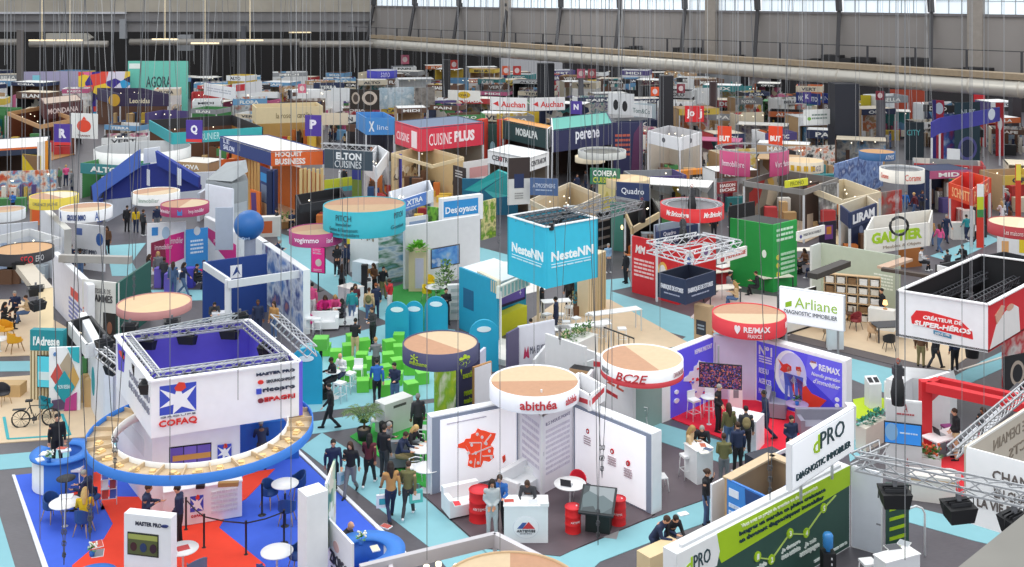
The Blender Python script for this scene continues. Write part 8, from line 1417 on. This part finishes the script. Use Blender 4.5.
# ================================================================ PEOPLE
BG = 'beside the '
for a in [
 (57, 467, 'stand', 30, 'black', 'black', 'black', 'short', 'beside the bicycle'), (84, 534, 'sitlean', 195, 'yellow', 'denim', 'blond', 'long', 'at the round table on the blue carpet'), (91, 511, 'sitlean', 265, 'navy', 'charcoal', 'grey', 'short', 'at the round table on the blue carpet'),
 (146, 545, 'hold', 100, 'navy', 'navy', 'brown', 'short', 'over the white reception counter'), (179, 546, 'hands', 270, 'navy', 'black', 'dark', 'short', 'before the white reception counter'), (262, 470, 'lean', 200, 'navy', 'charcoal', 'grey', 'short', 'over the blue desk right of the tower'),
 (343, 566, 'sitlean', 70, 'charcoal', 'black', 'bald', 'short', 'at the blue curved counter at lower right of the carpet'), (333, 494, 'walk', 15, 'navy', 'black', 'dark', 'short', 'left of the woman on the turquoise aisle'), (351, 495, 'walkhold', -10, 'black', 'grey', 'brown', 'long', 'on the turquoise aisle with a pale bag'),
 (369, 486, 'walk', 170, 'burgundy', 'black', 'black', 'long', 'away behind the two walkers'), (384, 478, 'stand', 150, 'black', 'charcoal', 'dark', 'short', 'at the edge of the green carpet'), (391, 521, 'walk', 200, 'camel', 'navy', 'dark', 'long', 'away with a white tote bag'), (408, 518, 'walk', 175, 'olive', 'charcoal', 'brown', 'short', 'away with a turquoise bag'),
 (331, 429, 'walk', 280, 'black', 'black', 'black', 'short', 'across the aisle near the black pole'), (410, 462, 'sitlean', 60, 'black', 'black', 'blond', 'long', 'at the upper white table'), (399, 470, 'sitlean', 70, 'navy', 'khaki', 'brown', 'short', 'on the grey bench'), (388, 460, 'sit', 60, 'grey', 'black', 'grey', 'short', 'behind the man on the grey bench'), (418, 442, 'stand', 200, 'charcoal', 'black', 'grey', 'short', 'behind the long white counter'),
 (395, 408, 'hold', 340, 'navy', 'denim', 'black', 'short', 'before the green cubes'), (377, 404, 'walk', 190, 'blue', 'black', 'black', 'short', 'among the green cubes'), (376, 378, 'hold', 200, 'grey', 'charcoal', 'fair', 'short', 'among the green cubes'), (355, 358, 'hold', 170, 'black', 'beige', 'black', 'short', 'behind the green cubes'), (373, 346, 'hold', 320, 'charcoal', 'black', 'brown', 'short', 'at the rear of the cubes'),
 (334, 398, 'perch', 300, 'black', 'black', 'dark', 'short', 'beside the black pole with a phone'), (342, 392, 'perch', 330, 'white', 'navy', 'bald', 'short', 'at the white high table'), (352, 324, 'stand', 190, 'teal', 'denim', 'black', 'short', 'at the white sofas'), (355, 320, 'hands', 20, 'burgundy', 'black', 'brown', 'long', 'at the white sofas'), (369, 323, 'stand', 175, 'beige', 'denim', 'brown', 'short', 'right of the white sofas', dict(pack='olive')), (376, 318, 'stand', 200, 'navy', 'navy', 'ginger', 'short', 'right of the white sofas'),
 (326, 321, 'sitlean', 0, 'magenta', 'black', 'brown', 'long', 'on the left magenta seat'), (336, 320, 'sitlean', 0, 'pink', 'black', 'fair', 'long', 'on the right magenta seat'), (343, 326, 'sit', 270, 'black', 'black', 'black', 'long', 'beside the magenta seats'), (312, 318, 'stand', 180, 'pink', 'white', 'black', 'bun', 'left of the magenta seats'),
 (337, 276, 'hands', 20, 'black', 'black', 'brown', 'long', 'under the plum canopy'), (346, 274, 'stand', 330, 'navy', 'black', 'brown', 'long', 'under the plum canopy'), (342, 296, 'hold', 180, 'charcoal', 'black', 'brown', 'long', 'before the white counter'), (366, 297, 'hold', 40, 'camel', 'black', 'brown', 'long', 'beside the black totem'), (374, 297, 'hands', 320, 'brown', 'black', 'brown', 'long', 'beside the black totem'), (383, 299, 'phone', 20, 'black', 'olive', 'dark', 'short', 'below the landscape picture'),
 (390, 313, 'phone', 250, 'red', 'white', 'brown', 'bun', 'at the green carpet'), (446, 325, 'arms', 20, 'black', 'black', 'black', 'short', 'at the end of the green carpet'), (258, 338, 'stand', 10, 'navy', 'navy', 'brown', 'short', 'inside the navy walled stand'), (274, 338, 'stand', 340, 'camel', 'denim', 'brown', 'long', 'inside the navy walled stand'), (214, 334, 'lean', 20, 'charcoal', 'black', 'black', 'short', 'inside the navy walled stand'), (274, 268, 'lean', 90, 'navy', 'navy', 'grey', 'short', 'at a desk right of the balloon'),
 (492, 538, 'hands', 5, 'pale grey', 'pale grey', 'dark', 'long', 'before the big red drum', dict(garment='suit')), (500, 530, 'hold', 350, 'blue', 'black', 'brown', 'bun', 'behind the pale dressed woman'), (529, 529, 'lean', 350, 'charcoal', 'charcoal', 'brown', 'short', 'behind the roof logo counter', dict(garment='suit jacket')),
 (655, 572, 'lean', 60, 'navy', 'navy', 'brown', 'short', 'at the wooden high table, left of two'), (670, 566, 'lean', 20, 'black', 'navy', 'dark', 'short', 'at the wooden high table, right of two'), (706, 525, 'phone', 70, 'black', 'denim', 'brown', 'bun', 'on the aisle in a fur hood parka', dict(garment='parka')), (689, 475, 'perch', 60, 'beige', 'white', 'fair', 'long', 'at the narrow white counter'), (702, 470, 'lean', 350, 'black', 'black', 'grey', 'short', 'behind the narrow white counter'),
 (724, 486, 'hands', 175, 'olive', 'grey', 'brown', 'short', 'right of the narrow counter'), (738, 474, 'stand', 190, 'navy', 'black', 'brown', 'short', 'beside the man in an olive jumper'), (657, 489, 'sit', 270, 'navy', 'navy', 'dark', 'short', 'on the white wire chair'), (718, 432, 'hands', 60, 'black', 'black', 'grey', 'short', 'left of the heroes counter'), (729, 452, 'stand', 190, 'olive', 'denim', 'brown', 'long', 'at the front of the heroes counter'), (746, 457, 'stand', 175, 'charcoal', 'black', 'black', 'short', 'at the heroes counter', dict(pack='khaki')),
 (766, 440, 'walk', 275, 'navy', 'navy', 'black', 'short', 'bending towards the heroes counter', dict(garment='suit')), (791, 466, 'hands', 10, 'navy', 'black', 'black', 'short', 'above the lit dPRO sign'), (707, 346, 'sit', 60, 'orange', 'black', 'brown', 'long', 'beside the wooden information stand'), (956, 460, 'hands', 265, 'black', 'beige', 'brown', 'short', 'inside the red portal'), (984, 446, 'sit', 300, 'black', 'black', 'brown', 'long', 'beyond the rising truss'),
 (921, 367, 'stand', 150, 'brown', 'khaki', 'brown', 'short', 'below the white and red box'), (935, 369, 'walk', 120, 'black', 'charcoal', 'dark', 'short', 'below the white and red box'), (955, 372, 'stand', 200, 'navy', 'black', 'dark', 'short', 'below the white and red box'), (882, 325, 'stand', 280, 'black', 'navy', 'black', 'short', 'before the glowing table lamp'),
 (530, 348, 'sitlean', 170, 'navy', 'navy', 'black', 'short', 'behind the pale lilac sign'), (556, 334, 'stand', 250, 'navy', 'navy', 'black', 'short', 'at the left of the terrace', dict(garment='suit')), (569, 309, 'stand', 200, 'charcoal', 'black', 'dark', 'short', 'under the hanging cube', dict(garment='suit')), (542, 318, 'stand', 100, 'black', 'black', 'dark', 'short', 'left under the hanging cube'), (608, 273, 'hands', 20, 'light blue', 'grey', 'grey', 'short', 'at the black shelf wall'), (626, 283, 'stand', 300, 'black', 'black', 'dark', 'short', 'left of the tall red stand', dict(garment='suit')),
 (714, 238, 'stand', 180, 'black', 'black', 'dark', 'short', 'below the red ring'), (731, 228, 'stand', 200, 'grey', 'denim', 'brown', 'short', 'below the right of the red ring'), (756, 275, 'point', 180, 'charcoal', 'charcoal', 'bald', 'short', 'at the blue screen of the green booth', dict(garment='suit')), (745, 281, 'hold', 170, 'black', 'black', 'black', 'long', 'at the blue screen of the green booth'), (772, 283, 'sitlean', 270, 'red', 'denim', 'brown', 'short', 'at the meeting table left of the Arliane sign'), (757, 296, 'sit', 250, 'black', 'black', 'brown', 'short', 'at the meeting table left of the Arliane sign'), (736, 308, 'sit', 250, 'beige', 'denim', 'fair', 'long', 'nearest the red canopy'), (729, 298, 'sit', 100, 'grey', 'black', 'black', 'short', 'behind the nearest meeting table'),
 (793, 273, 'sit', 60, 'burgundy', 'black', 'brown', 'long', 'at the table behind the Arliane sign'), (805, 271, 'sit', 300, 'brown', 'black', 'dark', 'long', 'at the table behind the Arliane sign'), (815, 279, 'sit', 250, 'navy', 'navy', 'dark', 'short', 'behind the Arliane sign'), (946, 242, 'walk', 10, 'navy', 'navy', 'grey', 'short', 'on the far right aisle', dict(garment='suit')), (931, 246, 'stand', 180, 'camel', 'denim', 'grey', 'short', 'on the far right aisle'), (967, 241, 'walk', 190, 'teal', 'navy', 'black', 'short', 'near the striped flag banner'), (977, 246, 'walk', 100, 'white', 'black', 'brown', 'long', 'near the striped flag banner'), (940, 253, 'walk', 200, 'pink', 'denim', 'brown', 'long', 'on the far right aisle'),
 (921, 270, 'sit', 60, 'white', 'black', 'black', 'short', 'beside the oak counter'), (948, 273, 'sit', 200, 'charcoal', 'black', 'dark', 'short', 'behind the grey shed'), (963, 268, 'sit', 300, 'black', 'black', 'dark', 'short', 'behind the grey shed'), (107, 255, 'stand', 0, 'brown', 'black', 'brown', 'long', 'behind the white walls at left'), (71, 274, 'stand', 180, 'navy', 'navy', 'brown', 'short', 'before the blue diamond logos'), (80, 280, 'stand', 200, 'black', 'denim', 'black', 'short', 'before the blue diamond logos'), (15, 319, 'sit', 10, 'navy', 'black', 'grey', 'short', 'above the yellow armchairs'), (4, 330, 'sit', 80, 'black', 'black', 'black', 'long', 'above the yellow armchairs'), (27, 322, 'sit', 300, 'beige', 'denim', 'brown', 'short', 'above the yellow armchairs'),
 (149, 287, 'stand', 100, 'black', 'black', 'brown', 'long', 'leftmost before the magenta print'), (158, 284, 'stand', 20, 'grey', 'black', 'fair', 'long', 'before the magenta print'), (164, 289, 'hands', 180, 'charcoal', 'navy', 'dark', 'short', 'before the magenta print'), (173, 294, 'stand', 190, 'denim', 'denim', 'brown', 'long', 'before the magenta print'), (183, 296, 'walk', 90, 'navy', 'denim', 'dark', 'long', 'before the magenta print'), (196, 289, 'sit', 90, 'black', 'black', 'black', 'short', 'at the blue counter'), (205, 284, 'sit', 270, 'magenta', 'black', 'brown', 'short', 'right of the blue counter'),
 (344, 189, 'stand', 200, 'black', 'black', 'dark', 'short', 'before the striped low wall'), (340, 189, 'stand', 90, 'white', 'white', 'black', 'short', 'before the striped low wall'), (277, 235, 'stand', 270, 'black', 'black', 'black', 'short', 'at the white desk of the orange pavilion'), (292, 230, 'sit', 200, 'navy', 'black', 'brown', 'short', 'at the small table of the orange pavilion'), (414, 190, 'sit', 90, 'black', 'black', 'brown', 'short', 'inside the pale wood stand'), (438, 190, 'sit', 270, 'orange', 'black', 'black', 'long', 'inside the pale wood stand'),
 (577, 196, 'stand', 20, 'navy', 'black', 'brown', 'short', 'in the low kitchen stand'), (586, 192, 'stand', 300, 'charcoal', 'navy', 'dark', 'short', 'in the low kitchen stand'), (592, 208, 'stand', 30, 'black', 'black', 'brown', 'long', 'at the yellow cream poster'), (127, 232, 'stand', 180, 'black', 'black', 'dark', 'short', 'under the blue gable'), (136, 233, 'stand', 190, 'yellow', 'navy', 'brown', 'long', 'under the blue gable'), (143, 236, 'stand', 150, 'charcoal', 'black', 'brown', 'short', 'under the blue gable'), (157, 232, 'stand', 20, 'navy', 'grey', 'black', 'short', 'under the blue gable')]:
    kw = a[9] if len(a) > 9 else {}; pr = a[:9]; person(*pr, skin=['light', 'light', 'tan', 'light', 'dark', 'light'][PC[0] % 6], scale=1.0, **kw)
auto_people('in the bar at far left', [(5, 196), (12, 198), (20, 197), (28, 200), (60, 188), (66, 186), (72, 192), (92, 190), (99, 188), (103, 192)], 3); auto_people('beyond the sage green wall', [(868, 214), (880, 212), (905, 215), (915, 218), (922, 214), (990, 222), (1002, 226), (1010, 232), (958, 212), (948, 206)], 5)
auto_people('between the wood stand and the teal roof', [(372, 200), (383, 196), (447, 192), (470, 186), (418, 187), (456, 200)], 7); auto_people('around the white box fascia', [(671, 168), (690, 166), (697, 168), (645, 170), (750, 128), (745, 172), (700, 176)], 9); auto_people('at the far cream stands', [(262, 140), (280, 142), (300, 146), (330, 146), (345, 150), (200, 160), (215, 165), (228, 170)], 11)
p = P(383, 521); bag('white tote bag with a turquoise square carried by the person in camel', (p.x, p.y), .42, '#eceeee', '#3aa6b0', .2); p = P(416, 517); bag('turquoise and white bag carried by the person in olive', (p.x, p.y), .45, '#5ac0b8', '#eef0f0', .3); p = P(343, 494); bag('pale blue carrier bag between the two walkers', (p.x, p.y), .35, '#c9e4ec', '#8ac4d4', .8)
# plain wording for the labels
PLAIN = [('reading NesteNN on both faces', 'with white lettering on both faces'), ('reading MONDANA with', 'with pale lettering and'), ('reading la rose caroline under', 'with thin brown lettering under'), ('the Arliane sign', 'the lit leaf logo sign'), ('with green Arliane lettering', 'with a green leaf logo'),
 ('reading MOBALPA with', 'with white lettering and'), ('the panel reading GAMMES', 'the panel with the dark portrait'), ('panel reading GAMMES with', 'panel with'), ('reading Leonidas with', 'with cream lettering and'), ('reading COMERA CUISINES', 'with white and yellow lettering'), ('hanging navy sign reading Quadro', 'hanging navy sign with rounded white lettering'),
 ('reading ELTON CUISINES with two light glows', 'with bold white lettering beside the orange pavilion'), ('lettered PITCH', 'and dark lettering'), ('wall reading AGORA', 'wall with one dark word'), ('reading SUPER-HÉROS, black', 'with a red slogan, black'), ('flag reading BUT', 'flag with white lettering'), ('red Auchan lettering', 'red lettering and an arrow mark'),
 ('sign board dPRO standing', 'sign board standing'), ('the lit dPRO sign', 'the lit sign on the green wall'), ('the Quadro sign', 'the hanging navy sign'), ('the BC2E canopy', 'the red striped white canopy'), ('reading LIRAM with', 'with bold white letters and'), ('reading perene with', 'with white lettering and'), ('the perene fascia', 'the navy fascia'), ('reading FABRIQUE DE STORES', 'with white lettering'),
 ('reading NORAUTO in white', 'with bold white lettering under the duct'), ('beside the NORAUTO one', 'beside its longer twin under the duct'), ('reading Quadro Store over', 'over'), ('below LIRAM', 'below the navy corner stand'), ('reading BIOS', 'with white letters'), ('black sign reading BOIS', 'black sign'), ('the Desjoyaux sign', 'the pool stand sign'), ('blue Desjoyaux logo', 'blue lettered logo'), ('reading CUISINE PLUS over', 'with white lettering over'),
 ('reading Mr.Bricolage above', 'above'), ('with white letters jo', 'with two round white letters'), ('plum band lettered vogimmo', 'plum band beside the cyan canopy'), ('red band lettered RE/MAX FRANCE', 'red band over the superhero stand'), ('white band lettered BC2E right of centre', 'white band over a red stripe'), ('white band lettered abithéa', 'white band'), ('the Auchan signs', 'the white fascias with red lettering'),
 ('the PITCH canopy', 'the big cyan canopy'), ('the RE/MAX canopy', 'the red band canopy'), ('the abithéa canopy', 'the map stand canopy'), ('the red jo sign', 'the red sign with two letters'), ('and an orange one reading HOQUET BUSINESS', 'and an orange one at right'), ("reading l'Adresse on", 'with white lettering on'), ('the slate ELTON CUISINES sign', 'the hanging slate sign'), ('reading BRUNIER', 'behind the letter Q flag'),
 ('reading GAUTIER in lime green letters', 'with lime green letters'), ('lettering Tom and Co', 'lettering under the duct'), ('reading CENTRAKOR', 'and a white roof behind the teal canopy roof'), ('with blue XTRA fascia', 'with blue fascia'), ('green COMERA sign', 'green and yellow lettered sign'), ('map of France', 'country map'), ('reading CHANGEZ in dark letters', 'with dark slogan letters')]
for o in bpy.data.objects:
    for k_ in ('label', 'group'):
        v = o.get(k_)
        if v:
            for a_, b_ in PLAIN: v = v.replace(a_, b_)
            ws = v.split()
            while len(ws) > 16: ws.pop()
            while ws[-1] in ('the', 'a', 'with', 'of', 'and', 'at', 'on', 'over', 'an', 'to', 'in', 'right', 'behind', 'by', 'left'): ws.pop()
            o[k_] = ' '.join(ws)
